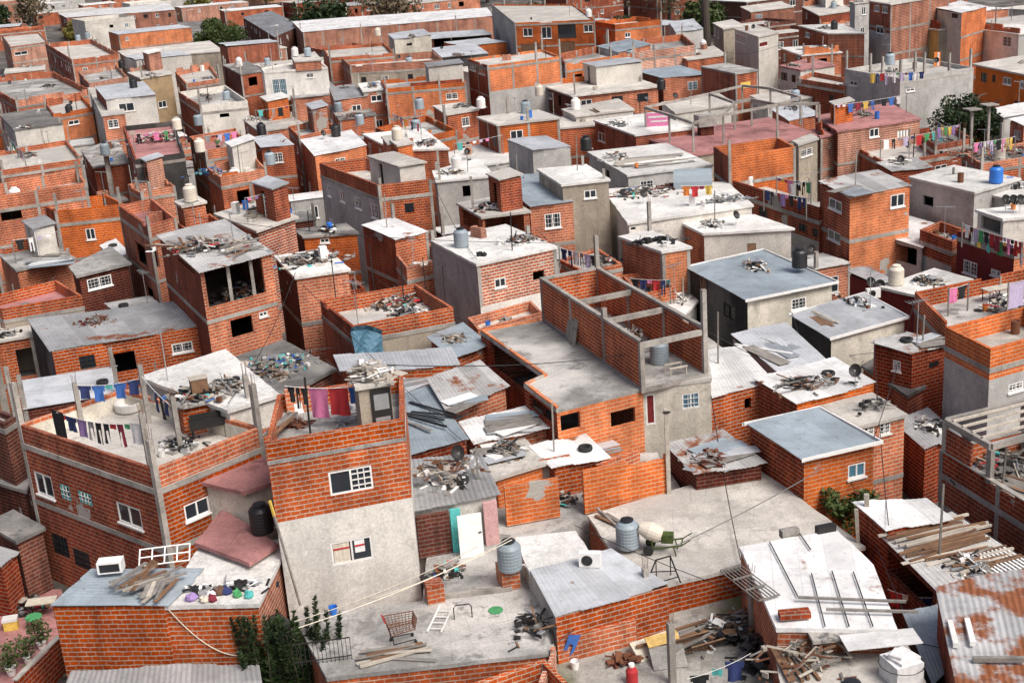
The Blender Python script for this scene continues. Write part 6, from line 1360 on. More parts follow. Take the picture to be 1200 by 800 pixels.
# leaning blue tarp and tank, tower etc
tank(541, 289, HS('grey sided house')['floor'], 'grey', 'grey water tank on the grey sided house', rz=.2)
for k, t in enumerate((.1, .3)): toys('cloth_black', 1, 50+k, P(562+k*5, 300, HS('grey sided house')['floor']), ('left' if k == 0 else 'right')+' black bag at the roof edge of the grey sided house')
def tarp(m):
    for i in range(6):
        for j in range(6):
            f = lambda i, j: Vector((i*.27, .12*math.sin(i*1.7+j)-.06*j+(-.25 if j == 0 else 0), -.28*j+(.0 if i < 4 else -.15*(i-3))))
            m.face([f(i, j+1), f(i+1, j+1), f(i+1, j), f(i, j)]); m.face([p+Vector((0, .02, 0)) for p in (f(i, j), f(i+1, j), f(i+1, j+1), f(i, j+1))])
simple('tarpaulin', 'tarpaulin', 'blue tarp hanging over the corner of the brick terrace house', PT['W'][1]+Vector((-.05, -.16, .05)), math.atan2((PT['W'][2]-PT['W'][1]).y, (PT['W'][2]-PT['W'][1]).x), [('sheet', 'tarp_blue', tarp)])
heap(P(466, 357, PT['floor']), 1.7, .9, .6, 80, 'dark rag and scrap heap on the brick terrace house', 24, .2, name='scrap_heap', cat='scrap heap')
for k, (x, y) in enumerate(((440, 352), (395, 362), (500, 352), (522, 355))):
    simple('iron_pole', 'pole', ['tallest', 'leftmost', 'third', 'rightmost'][k]+' thin iron pole on the brick terrace house', P(x, y, PT['floor']), 0, [('pole', 'dark_iron', lambda m: m.bar((0, 0, 0), (0, 0, 3.4-k*.4), .05))])
heap(P(362, 305, HS('narrow brick tower')['floor']), 2.0, 1.5, .5, 110, 'scrap and rags covering the narrow brick tower', 25, .2, name='scrap_heap', cat='scrap heap')
heap(P(325, 427, HS('bottles and bags')['floor']), 1.7, 1.3, .5, 130, 'bottles bags and cans heaped on the dark lean-to', 26, .3, pal=(2, 9, 4, 5, 7, 0, 3), name='rubbish_heap', cat='rubbish heap', long=.5)
zt = QJ['floor']
planks(P(222, 288, zt+.1), 14, 3.4, 3.0, 2.3, 'scattered on the scrap timber roof', 'loose timber on the scrap timber roof', jit=.5)
planks(P(280, 290, zt+.1), 12, 2.6, 2.6, .6, 'on the right half of the scrap timber roof', 'loose timber on the scrap timber roof', jit=.6, seed=77)
heap(P(240, 290, zt+.1), 2.6, 1.4, .5, 90, 'junk among the boards of the scrap timber roof', 27, .2, name='junk_heap', cat='junk heap')
for t_ in (.36, .68):
    q_ = QJ['W'][1].lerp(QJ['W'][2], t_)+Vector((0, .25, 0)); mb = MB(); mb.box(q_.x, q_.y, 7.85, .16, .16, 2.6); mb.build('column', 'beam', QJ['T'], QJ['T'].location)
heap(QJ['W'][1].lerp(QJ['W'][2], .5).lerp(QJ['W'][3], .25)*1.0+Vector((0, 0, 6.52-QJ['W'][1].z)), 1.8, 1.2, 1.2, 70, 'furniture and pots stored in the open top floor under the scrap timber roof', 61, .2, name='junk_heap', cat='junk heap')
# the open frame on the unfinished brick house
fz = UF['floor']; UT = UF['T']; uw = inset([Vector((p.x, p.y, 0)) for p in UF['W']], .14); fq = [p+Vector((0, 0, 6.3)) for p in (uw[0], uw[0].lerp(uw[1], .40), uw[3].lerp(uw[2], .40), uw[3])]
for q_ in fq[:4]: mb = MB(); mb.box(q_.x, q_.y, (fz+6.2)/2, .22, .22, 6.2-fz, rot=.5); mb.build('column', 'beam', UT, UT.location)
for i_, j_, wd_ in ((0, 1, .2), (1, 2, .2), (2, 3, .2), (3, 0, .2)):
    mb = MB(); mb.bar(fq[i_]+Vector((0, 0, .003*i_)), fq[j_]+Vector((0, 0, .003*i_)), wd_, .24); mb.build('beam', 'beam', UT, UT.location)
for k_ in range(4):
    a_, b_ = fq[0].lerp(fq[1], (k_+.7)/4.6), fq[3].lerp(fq[2], (k_+.7)/4.6); mb = MB(); mb.bar(a_+Vector((0, 0, .16)), b_+Vector((0, 0, .16)), .09); mb.build('rafter', 'wood_pale', UT, UT.location)
mb = MB(); d_ = (fq[1]-fq[0]).normalized(); n_ = Vector((d_.y, -d_.x, 0)); o_ = fq[0]+d_*.15; mb.quadbox(Vector((o_.x, o_.y, fz-.1)), d_*1.6, n_*.1, Vector((0, 0, 6.1-fz))); mb.build('wall', 'brick_red', UT, UT.location)
heap(P(1180, 545, fz), 2.2, 1.2, .6, 60, 'planks and blue sacks stored on the unfinished brick house', 62, .5, name='junk_heap', cat='junk heap')
tank(224, 236, 9.65, 'cream', 'cream water tank on the brick stair box at the left')
HP = HS('thick pale mortar'); planks(P(305, 252, HP['floor']), 10, 2.6, 1.6, .8, 'on the thick mortar house roof', 'boards on the thick mortar house', jit=.5); T = simple('ladder', 'ladder', 'white ladder leaning on the timber of the thick mortar house', P(312, 255, HP['floor']), .2, [('rail', 'white_paint', lambda m: m.box(0, 0, .9, .05, .05, 1.8)), ('rail', 'white_paint', lambda m: m.box(.5, 0, .9, .05, .05, 1.8)), ('rungs', 'white_paint', lambda m: [m.box(.25, 0, .2+k*.35, .46, .04, .04) for k in range(5)])]); T.rotation_euler.x = .3
# ================================ right, middle
tank(937, 313, 6.6-1.0, 'black', 'black water tank on the corner of the big blue grey roof')
tank(1050, 333, 4.35, 'cream', 'cream water tank beside the bright white slab roof')
dish(1020, 345, 3.8, 'left dish of the pair beside the cream tank', .2); dish(1031, 348, 3.6, 'right dish of the pair beside the cream tank', -.3)
ac(1023, 349, 4.0, 'small white air conditioner beside the two dishes', .1)
for k, x in enumerate((1178, 1187, 1195)): dish(x, 249, 7.85, ['left', 'middle', 'right'][k]+' of three satellite dishes above the maroon house', .2)
dish(1002, 452, 4.95, 'satellite dish on the white patched roof with scrap', -.4)
heap(P(945, 451, 5.0), 2.0, 1.0, .35, 70, 'timber scrap on the white patched roof', 28, .2, pal=(0, 3, 1, 0), name='timber_heap', cat='timber heap')
heap(P(1025, 478, 4.6), .9, .6, .6, 20, 'broken chairs on the pale slab roof', 29, 0, pal=(3, 0), name='chair_heap', cat='chair heap')
tank(1167, 214, 7.05, 'blue', 'bright blue water tank on the large grey plastered house')
MR = HS('maroon painted house')['floor']
a0, a1 = P(1128, 262, MR+1.5), P(1198, 284, MR+1.5)
line_of_clothes(a0, a1, 'upper washing line on the maroon house terrace', rand_items(13, random.Random(1)), 'upper line of the maroon house', .05, poles=1.4)
line_of_clothes(P(1135, 270, MR+1.0), P(1198, 290, MR+1.0), 'lower washing line on the maroon house terrace', rand_items(12, random.Random(2)), 'lower line of the maroon house', .05)
def upole(x, y, z, lab, rz=.3, h=9, key='up9'): place(key, mk_pole(h), P(x, y, z), rz, lab)
upole(1113, 318, 0, 'stout leaning utility pole in front of the maroon house', .2, 7.5, 'up7')
RT = HS('lilac sheet and tables')['floor']
line_of_clothes(P(1182, 332, RT+1.9), P(1215, 324, RT+1.9), 'washing line at the right edge brick terrace', 'sheet:lilac towel:white shirt:navy', 'right edge terrace line', .05, poles=1.9)
line_of_clothes(P(1112, 338, RT+1.5), P(1135, 332, RT+1.5), 'short line with a patterned cloth on the right edge terrace', 'towel:pink shirt:black', 'short right edge line', .05, poles=1.5)
simple('table', 'table', 'table cluttered with tools on the right edge terrace', P(1170, 352, RT), .3, [('top', 'wood_pale', lambda m: m.box(0, 0, .74, 1.9, .7, .05))]+legs4(.8, .3, .72))
heap(P(1185, 362, RT), 1.6, .7, .6, 40, 'rags and tyres under the lilac sheet', 41, .2, name='rag_heap', cat='rags')
LW = HS('washing on its parapet terrace')['floor']
line_of_clothes(P(895, 222, LW+1.6), P(945, 232, LW+1.6), 'washing line on the long red brick wing', rand_items(10, random.Random(3)), 'line of the long red brick wing', .05, poles=1.5)
line_of_clothes(P(910, 208, LW+1.6), P(950, 214, LW+1.7), 'rear washing line on the long red brick wing', rand_items(8, random.Random(5)), 'rear line of the long red brick wing', .05, poles=1.5)
RW = HS('rags and sheets'); 
heap(P(750, 228, RW['floor']), 2.6, 1.2, .8, 90, 'driftwood and rag heap on the large white roof', 42, .1, name='rag_heap', cat='rags')
heap(P(850, 236, RW['floor']), 2.2, .6, .7, 40, 'grey blocks at the front of the large white roof', 43, .1, pal=(4, 0, 4), name='block_heap', cat='blocks', long=.5)
def tent(m):
    for k in range(8):
        a0_, a1_ = math.pi*k/8, math.pi*(k+1)/8; f = lambda a: Vector((0, math.cos(a)*1.0, math.sin(a)*1.3)); m.face([f(a0_)-Vector((1.4, 0, 0)), f(a0_)+Vector((1.4, 0, 0)), f(a1_)+Vector((1.4, 0, 0)), f(a1_)-Vector((1.4, 0, 0))]); m.face([p*.97 for p in [f(a1_)-Vector((1.4, 0, 0)), f(a1_)+Vector((1.4, 0, 0)), f(a0_)+Vector((1.4, 0, 0)), f(a0_)-Vector((1.4, 0, 0))]])
simple('tarp_shelter', 'shelter', 'grey blue tarp shelter with coloured cloths on the large white roof', P(812, 218, RW['floor']), -.15, [('sheet', 'tank_grey', tent)])
line_of_clothes(P(798, 218, RW['floor']+1.5), P(835, 217, RW['floor']+1.5), 'line of bright cloths over the tarp shelter', 'shirt:orange shirt:red small:maroon shirt:yellow', 'tarp shelter line', .03)
OBk = HS('drying trousers')['floor']; line_of_clothes(P(655, 290, OBk+1.4), P(700, 300, OBk+1.4), 'washing line behind the roofless brick box', 'shirt:navy trousers:navy towel:white trousers:grey towel:lilac shirt:black', 'line behind the roofless brick box', .05, poles=1.4)
heap(P(705, 308, OBk), 1.0, .6, .6, 30, 'tangled scrap beside the drying trousers', 44, name='scrap_heap', cat='scrap heap')
LB = HS('laundry balcony of brick')['floor']; line_of_clothes(P(738, 326, LB+1.5), P(785, 328, LB+1.5), 'washing line on the brick laundry balcony', 'shirt:black shirt:navy small:pink shirt:red trousers:navy small:teal', 'line of the brick laundry balcony', .05, poles=1.5)
heap(P(765, 283, HS('black rags')['floor']), 1.6, .8, .3, 40, 'black rags lying on the orange brick block', 45, pal=(11, 3, 11), name='rag_heap', cat='rags')
simple('ladder', 'ladder', 'thin ladder leaning on the pale plain walled house', P(838, 305, 2.5), .1, [('rail', 'galvanised', lambda m: m.bar((0, 0, 0), (-.7, .3, 3.2), .05)), ('rail', 'galvanised', lambda m: m.bar((.45, 0, 0), (-.25, .3, 3.2), .05)), ('rungs', 'galvanised', lambda m: [m.bar((-.7*k/9, .3*k/9, 3.2*k/9), (.45-.7*k/9, .3*k/9, 3.2*k/9), .03) for k in range(1, 9)])])
# concrete frame over the red floor
RF = HS('under a concrete frame'); zt = RF['floor']
Tf = empty('pergola', P(850, 165, zt), 'open frame of concrete posts and beams over the red floored roof', 'pergola')
cols_ = [(757, 157), (785, 167), (813, 178), (848, 168), (832, 140), (861, 152), (881, 148), (911, 155), (938, 146), (960, 154), (903, 134), (870, 130)]
tp = []
for x, y in cols_:
    p = P(x, y, zt); mb = MB(); mb.box(p.x, p.y, zt+1.15, .17, .17, 2.3); mb.build('post', 'beam', Tf, Tf.location); tp.append(Vector((p.x, p.y, zt+2.38)))
for i, j in ((0, 1), (1, 2), (2, 3), (3, 5), (0, 4), (4, 5), (5, 6), (6, 7), (7, 9), (7, 8), (4, 11), (11, 10), (10, 8), (3, 7)):
    mb = MB(); mb.bar(tp[i]+Vector((0, 0, .003*i)), tp[j]+Vector((0, 0, .003*i)), .18, .22); mb.build('beam', 'beam', Tf, Tf.location)
simple('water_box', 'cistern', 'square concrete cistern on dark legs on the red floor', P(827, 158, zt), .2, [('box', 'concrete', lambda m: m.box(0, 0, 1.3, 1.7, 1.3, 1.0)), ('base', 'brick_dark', lambda m: m.box(0, 0, .4, 1.2, .9, .8))])
PB = HS('pink banner'); simple('banner', 'banner', 'pink and white banner on the white roof', P(771, 148, PB['floor']), -.1, [('board', 'cloth_pink', lambda m: m.box(0, 0, .6, 2.0, .06, 1.2)), ('stripe', 'cloth_white', lambda m: (m.box(0, -.04, .85, 1.7, .02, .16), m.box(.1, -.04, .45, 1.5, .02, .14)))])
WS = HS('broken white sheets'); planks(P(765, 190, WS['floor']), 9, 5.5, 3.4, .15, 'on the broken white sheet roof', 'sheets on the broken white sheet roof', kinds=('sheet', 'sheet', 'plank'), mats=('white_paint', 'wood_pale', 'wood_grey'), jit=.15)
tank(687, 176, 7.6, 'black', 'black water tank behind the shallow membrane cube')
bucket(P(746, 196, WS['floor']+.1), 'cloth_orange', 'orange bucket among the broken white sheets')
# E row details
GB = HS('columned terrace'); zt = GB['floor']
for k, (x, y) in enumerate(((992, 80), (1020, 84), (1034, 88), (1055, 92), (1072, 82), (1083, 83), (1112, 84), (1137, 79))): post(GB, x, y+2, zt, 1.9)
line_of_clothes(P(1018, 86, zt+1.5), P(1082, 84, zt+1.5), 'washing line on the columned terrace', rand_items(12, random.Random(9)), 'line of the columned terrace', .05)
tank(1043, 76, zt+.7, 'grey', 'grey water tank on the columned terrace')
simple('banner', 'banner', 'orange and white flag panel on the columned terrace wall', P(1098, 78, zt), -.1, [('board', 'cloth_orange', lambda m: m.box(0, 0, .7, .6, .06, 1.4)), ('stripe', 'cloth_white', lambda m: m.box(.1, -.04, .7, .16, .02, 1.3))])
simple('white_awning', 'awning', 'white sloping awning against the large grey block house', P(1063, 122, 5.6), -.6, [('sheet', 'tin_white', lambda m: m.quadbox((-1.2, -3.0, .0), (2.4, 0, 0), (0, 3.4, 1.6), (0, 0, .06))), ('leg', 'beam', lambda m: m.box(-1.1, -2.9, -1.3, .12, .12, 2.6)), ('leg', 'beam', lambda m: m.box(1.1, -2.9, -1.3, .12, .12, 2.6))])
for k, (x, y) in enumerate(((1137, 182), (1157, 176))): simple('concrete_post', 'post', ('left' if k == 0 else 'right')+' tall post with a square concrete cap near the dark tree', P(x, y, 4.4), .2, [('shaft', 'beam', lambda m: m.box(0, 0, 1.9, .2, .2, 3.8)), ('cap', 'beam', lambda m: m.box(0, 0, 3.85, 1.15, 1.15, .1))])
heap(P(1160, 182, 5.2), 4, 2, 1.2, 150, 'jumble of laundry racks and scrap left of the right edge', 51, name='scrap_heap', cat='scrap heap')
line_of_clothes(P(1098, 150, 7.2), P(1125, 146, 7.2), 'washing line under the dark tree', rand_items(7, random.Random(12)), 'line under the dark tree', .05, poles=1.5)
line_of_clothes(P(1140, 168, 7.0), P(1190, 160, 7.0), 'washing line among the posts at the right edge', rand_items(11, random.Random(14)), 'line among the posts at the right edge', .05, poles=1.5)
# far tanks
for x, y, z, kd, lab in ((346, 66, 10.5, 'white', 'left pale tank on the brick penthouse'), (361, 66, 10.5, 'grey', 'right pale tank on the brick penthouse'), (443, 42, 9.6, 'cream', 'cream tank on the brick tower before the warehouse'),
   (466, 164, 9.0, 'cream', 'cream tank on the brick room of the bright white roof'), (397, 131, 6.6, 'grey', 'upper of two grey tanks below the white two storey house'), (422, 146, 6.6, 'grey', 'lower of two grey tanks below the white two storey house'),
   (492, 128, 8.0, 'grey', 'grey tank beside the sunken roof beams'), (564, 127, 7.6, 'white', 'white tank on the grey slab room'), (92, 48, 8.6, 'grey', 'left of the twin tanks in the top left'), (103, 45, 8.6, 'grey', 'right of the twin tanks in the top left'),
   (143, 80, 8.0, 'black', 'black tank beside the ochre cube'), (157, 104, 9.7, 'black', 'black tank on the white painted cabin'), (233, 147, 8.0, 'grey', 'grey tank on the brick terrace above the red house'), (208, 152, 9.0, 'cream', 'cream bulky tank beside the red painted terrace'), (235, 178, 8.6, 'cream', 'cream tank next to the person in the green shirt'),
   (124, 181, 7.0, 'grey', 'grey tank on its lone stand at the left'), (307, 158, 7.4, 'black', 'black tank beside the blue sheet roofed terrace'), (317, 193, 7.0, 'grey', 'grey tank under the blue sheet roofed terrace'), (394, 160, 7.2, 'black', 'small black tank on the white sheet shed'),
   (775, 105, 7.4, 'black', 'small black tank at the end of the wide pale slab'), (632, 112, 7.4, 'cream', 'cream cistern near the checkered block'), (932, 118, 6.6, 'grey', 'grey tank behind the red floored roof'), (690, 20, 10.4, 'white', 'white tank on the three storey orange house')):
    tank(x, y, z, kd, lab, rz=R_.random())
simple('tank_stand', 'stand', 'concrete stand under the lone grey tank at the left', P(124, 181, 6.9), 0, [('top_slab', 'beam', lambda m: m.box(0, 0, .03, 2.0, 2.0, .12)), ('shaft', 'beam', lambda m: m.box(0, 0, -3.4, .4, .4, 6.8))])
# person in the green shirt on the red floored terrace
def person(c, rz, label):
    T = empty('person', c, label, 'person', None, rz)
    def skin(name, mat, V, E, Rr, par):
        me = bpy.data.meshes.new(name); me.from_pydata(V, E, []); o = bpy.data.objects.new(name, me); scene.collection.objects.link(o); o.parent = par; me.materials.append(MATS[mat])
        m = o.modifiers.new('skin', 'SKIN'); m.use_smooth_shade = True
        for i, r in enumerate(Rr): me.skin_vertices[0].data[i].radius = r if isinstance(r, tuple) else (r, r)
        me.skin_vertices[0].data[0].use_root = True; o.modifiers.new('sub', 'SUBSURF').levels = 1; return o
    V = [(0, 0, .92), (0, 0, 1.15), (0, .01, 1.38), (0, .01, 1.50), (0, 0, 1.62), (0, 0, 1.72), (.19, 0, 1.38), (.33, -.05, 1.14), (.30, -.2, .98), (-.19, 0, 1.38), (-.33, -.03, 1.14), (-.36, -.12, .92), (.1, 0, .86), (.12, .0, .48), (.12, .03, .07), (.12, -.12, .04), (-.1, 0, .86), (-.12, 0, .48), (-.12, .03, .07), (-.12, -.12, .04),
         (.29, -.27, .93), (-.36, -.17, .84)]
    E_ = [(0, 1), (1, 2), (2, 3), (3, 4), (4, 5), (2, 6), (6, 7), (7, 8), (2, 9), (9, 10), (10, 11), (0, 12), (12, 13), (13, 14), (14, 15), (0, 16), (16, 17), (17, 18), (18, 19), (8, 20), (11, 21)]
    Rr = [(.15, .11), (.14, .10), (.16, .10), .055, (.085, .1), (.075, .09), .06, .042, .032, .06, .042, .032, .085, .058, .04, .035, .085, .058, .04, .035, .035, .035]
    b = skin('body', 'skin', V, E_, Rr, T)
    skin('shirt', 'cloth_green', [V[0], V[1], V[2], V[6], (.27, -.03, 1.24), V[9], (-.27, -.02, 1.24)], [(0, 1), (1, 2), (2, 3), (3, 4), (2, 5), (5, 6)], [(.175, .135), (.165, .13), (.185, .13), .08, .065, .08, .065], T)
    skin('shorts', 'cloth_black', [(0, 0, .95), (0, 0, .86), (.1, 0, .8), (.12, 0, .55), (-.1, 0, .8), (-.12, 0, .55)], [(0, 1), (1, 2), (2, 3), (1, 4), (4, 5)], [(.18, .14), (.17, .14), .11, .095, .11, .095], T)
    mb = MB(); mb.lathe([(.0005, 1.84), (.06, 1.83), (.10, 1.77), (.105, 1.69), (.10, 1.64)][::-1], 14, (0, .015, 0)); mb.build('hair', 'hair', T, smooth=True)
person(P(257, 181, HS('orange brick house with a pale slab above the red painted')['floor']), 2.9, 'person in a pale green shirt and black shorts standing on a red terrace floor')
# poles, lamps, cars
place('lamp', mk_lamp, g0(320, 84), .2, 'street lamp behind the laundry of the white two storey house'); place('lamp', mk_lamp, g0(719, 72), 0, 'street lamp behind the stepped orange wall'); place('lamp', mk_lamp, g0(222, 54), .2, 'street lamp beside the dark parked van')
for x, y, lab in ((213, 62, 'utility pole at the street in the top left'), (271, 58, 'utility pole in front of the brown gabled shed'), (958, 55, 'utility pole near the white corner panel'), (985, 48, 'utility pole at the top right left of the tall house'), (1164, 84, 'utility pole beside the white flat roofed house at the right'), (776, 50, 'utility pole left of the tall bare trunk'), (600, 82, 'utility pole beside the checkered orange block'), (696, 66, 'utility pole at the right end of the three storey orange house')):
    upole(x, y, 0, lab, R_.random())
mb = MB(); q = [P(x, y, .03) for x, y in ((195, 62), (250, 56), (228, 0), (196, 2))]; mb.face(q); struct('road', mb, 'slab_dark')
place('car_d', mk_car('black_plastic'), g0(214, 42, .03), 1.9, 'dark parked van in the street at the top left'); place('car_w', mk_car('white_paint'), g0(222, 50, .03), 1.2, 'white car in the street at the top left')
for k, (x, y) in enumerate(((668, 76), (682, 74))): place('car_d', mk_car('black_plastic'), g0(x, y), .3+k*.3, ('left' if k == 0 else 'right')+' dark car behind the stepped orange wall')
tank(308, 622, 4.95, 'black', 'black water tank on the lower pink roof')
dishes = [(1063, 455, 4.7, 'dish at the corner of the pale slab roof')]
# rubble and rags on the red floor terrace house
for x, y, z, rx, ry, hh, n, lab in ((245, 205, 6.6, 1.6, 1, .8, 50, 'blue bundles heap beside the cream tank'), (280, 178, 6.9, 2, 1, .8, 60, 'blue sheets heaped beside the person in the green shirt'), (185, 165, 8.2, 2.4, 1.2, 1.1, 80, 'black clutter on the red painted terrace')):
    heap(P(x, y, z), rx, ry, hh, n, lab, hash_(lab), name='junk_heap', cat='junk heap', pal=(5, 5, 3, 2, 9, 11) if 'blue' in lab else (3, 11, 11, 2, 6))

for x, y, z, n, ln, sp, an_, lab in ((440, 428, 5.5, 5, 2.6, 1.6, .1, 'on the narrow light blue shack roof'), (478, 447, 4.9, 6, 2.4, 2.2, .5, 'over the gap beside the patched pale shack'), (548, 470, 5.35, 3, 2.0, 1.2, .5, 'on the patched pale shack roof'),
   (600, 498, 4.8, 6, 2.6, 2.0, .3, 'over the white sheet shack roof'), (520, 490, 4.6, 5, 2.6, 1.8, .6, 'between the long blue grey and white shack roofs'), (845, 530, 4.05, 4, 2.6, 1.8, .3, 'on the crumbling white shack roof'), (700, 530, 3.9, 3, 2.4, 1.2, .3, 'beside the tyre on the shacks'), (585, 530, 4.5, 4, 2.0, 1.6, .4, 'on the dusty slab shack roof'),
   (1000, 225, 8.0, 4, 2.6, 2.2, .5, 'on the patchy tin roof of the bright two storey house'), (1090, 400, 5.1, 3, 1.8, 1.2, .4, 'on the dark red brick cube'), (905, 410, 4.8, 4, 3.2, 2.4, 2.2, 'on the strip roofed shed'), (590, 240, 7.0, 5, 2.4, 1.8, .6, 'on the open sided shack roof'), (60, 308, 4.9, 5, 3.0, 2.0, .3, 'crossing the low roof at the left edge')):
    planks(P(x, y, z+.02), n, ln, sp, an_, lab, 'loose sheets '+lab, kinds=('sheet', 'sheet', 'sheet', 'plank'), mats=('galvanised', 'white_paint', 'tin_silver', 'tin_blue', 'wood_grey') if z < 9 else ('galvanised',), jit=.35)
# ---------------------------------------------------------------- lower houses that fill the lanes, and the quarter beyond
FR = random.Random(21)
def overlaps(q, shrink=.0):
    c = sum(q, Vector())/4
    ts = [c]+q+[(q[i]+q[(i+1) % 4])/2 for i in range(4)]+[c.lerp(p, .5) for p in q]
    for h in HOUSES:
        f = h['flat']
        if (f[0]-c).length > 45 and (f[2]-c).length > 45: continue
        if any(inside(t, f) for t in ts): return True
        if any(inside(p, q) for p in f+[sum(f, Vector())/len(f)]): return True
    return False
def nearest(c, nf=True):
    best = None
    for h in NAMED:
        d = (Vector((h['T'].location.x, h['T'].location.y, 0))-c).length
        if best is None or d < best[0]: best = (d, h)
    return best[1]
NAMED = list(HOUSES); made = 0; used = {}
base_a = math.atan2((J_ := HS('big blue grey sheet roof'))['W'][2].y-J_['W'][1].y, J_['W'][2].x-J_['W'][1].x)
WN = {'brick_orange': 'orange brick', 'brick_red': 'red brick', 'brick_dark': 'dark brick', 'brick_pale': 'pale brick', 'plaster_grey': 'grey plastered', 'plaster_light': 'pale plastered', 'brick_bright': 'bright brick', 'plaster_soot': 'sooty'}
RN = {'slab_grey': 'grey slab roof', 'slab_light': 'pale slab roof', 'slab_white': 'white slab roof', 'slab_dark': 'dark slab roof', 'tin_grey': 'grey tin roof', 'tin_white': 'white tin roof', 'tin_patch': 'patched tin roof', 'tin_rust': 'rusty tin roof', 'tin_silver': 'silver sheet roof', 'slab_red': 'red floored roof'}
def try_house(c, wd, dp, ang, zt, near):
    global made
    y_c = c.y
    u = Vector((math.cos(ang), math.sin(ang), 0)); v = Vector((-u.y, u.x, 0))
    q = [c-u*wd/2-v*dp/2, c+u*wd/2-v*dp/2, c+u*wd/2+v*dp/2, c-u*wd/2+v*dp/2]
    if overlaps(q): return False
    x, y = pix(c+Vector((0, 0, zt)))
    if not (-150 < x < 1370 and -15 < y < 840): return False
    for x0, y0, x1, y1, zm in KEEP:
        if x0 < x < x1 and y0 < y < y1: return False
    wl = FR.choice(('brick_orange', 'brick_orange', 'brick_red', 'brick_dark', 'brick_pale', 'plaster_grey', 'plaster_light', 'brick_bright')); rf = FR.choice(('slab_grey', 'slab_light', 'slab_white', 'tin_grey', 'tin_white', 'tin_patch', 'tin_rust', 'tin_silver', 'slab_dark', 'slab_light') if near else ('slab_light', 'slab_white', 'tin_silver', 'tin_white', 'slab_light', 'tin_grey'))
    n_ = nearest(c); nr = n_['ref'].split(); dx = x-pix(n_['T'].location)[0]
    pos = 'behind' if c.y > n_['T'].location.y+4 else ('right of' if dx > 0 else 'left of')
    lab = '%s hut %s the %s' % (WN[wl], pos, sref(n_['ref'], 10))
    if lab in used or (used.setdefault(lab, 0)): 
        lab = 'hut with %s %s the %s' % (RN[rf], pos, sref(n_['ref'], 8))
    used[lab] = 1
    if y_c > 260: lab = lab.replace('hut', 'warehouse')
    h = H(lab, None, zt, wl, rf, par=(FR.choice((0, 0, .5, .8)) if not rf.startswith('tin') else 0), cols=1, auto=2, world=[(p.x, p.y) for p in q], name='warehouse' if y_c > 260 else 'hut', up=.15, beams=1)
    if near: pass
    h['T']['category'] = 'warehouse' if y_c > 260 else 'hut'
    made += 1; return True
KEEP = [(640, 690, 930, 900, 0), (330, 560, 700, 800, 0), (-60, 680, 100, 900, 0), (960, 590, 1110, 720, 0), (190, 20, 245, 68, 0), (1088, 80, 1190, 182, 0), (0, 480, 60, 620, 0), (1020, 560, 1120, 640, 0)]
y = 34.0
while y < 640:
    near = y < 170; st = 3.9 if near else (9 if y < 260 else 19)
    half = y*.52+10; x = -half*1.05
    while x < half:
        c = Vector((x+FR.uniform(-1, 1), y+FR.uniform(-1.5, 1.5), 0)); ang = base_a+FR.uniform(-.12, .12)
        wd, dp = (FR.uniform(2.6, 4.8), FR.uniform(2.6, 4.8)) if near else (FR.uniform(6, 10), FR.uniform(6, 10)) if y < 260 else (FR.uniform(10, 26), FR.uniform(9, 16))
        zt = (FR.uniform(2.5, 3.4) if y < 60 else FR.uniform(3.2, 4.8)) if near else (FR.choice((3.2, 3.4, 6, 6.3, 8.6)) if y < 260 else FR.choice((4, 5, 6.5, 8)))
        if y > 270 and FR.random() < .25 or made > 225 or (near and made > 125) or (170 <= y < 260 and made > 172): x += st; continue
        try_house(c, wd, dp, ang, zt, near); x += st
    y += st*(1.0 if y < 260 else 1.6)
print('filler', made, 'named', len(NAMED))
# far trees along the horizon
for k in range(44):
    yy = FR.uniform(250, 520); xx = FR.uniform(-.42, .40)*yy; c = Vector((xx, yy, 0)); px, py = pix(c)
    q = [c+Vector((a, b, 0)) for a, b in ((-3, -3), (3, -3), (3, 3), (-3, 3))]
    if overlaps(q): continue
    n_ = nearest(c); lf = FR.choice(('leaf_dark', 'leaf_mid', 'leaf_dry', 'leaf_dark', 'leaf_yellow'))
    tree(c, FR.uniform(8, 14), FR.uniform(4, 7), '%s tree far off beyond the %s' % ({'leaf_dark': 'dark', 'leaf_mid': 'green', 'leaf_dry': 'bare brown', 'leaf_yellow': 'yellowish'}[lf], sref(n_['ref'], 9)), lf, 100+k, 1500, .5, ls=.5)
# ---------------------------------------------------------------- the litter of every roof
CR = random.Random(5)
NOROOM = ('rags and sheets', 'plain white', 'concrete frame', 'columned', 'white two storey', 'three storey', 'pink banner', 'broken pink', 'bright white roof', 'light domed', 'red painted', 'white painted', 'shallow membrane', 'middle', 'broken white', 'warehouse', 'washing on its', 'unfinished', 'yellow shutter', 'full of washing', 'crowded with', 'awning', 'far right')
CLEAN = ('white slab roof beside', 'balcony and a blue barred', 'stair box', 'slim concrete', 'tank tower x', 'clean white', 'pink shop', 'penthouse', 'roofless brick box', 'courtyard between', 'cement mixer', 'shopping cart', 'smooth blue grey', 'brick room carrying', 'front of the long bare', 'silver membrane', 'matt white', 'unfinished bright')
def rand_in(h, m=.45):
    f = inset(h['flat'], m); c = sum(f, Vector())/len(f)
    for _ in range(12):
        i = CR.randrange(len(f)); p = c.lerp(f[i], CR.random()).lerp(f[(i+1) % len(f)], CR.random()*.5)
        if inside(p, f): return Vector((p.x, p.y, h['floor']))
    return Vector((c.x, c.y, h['floor']))
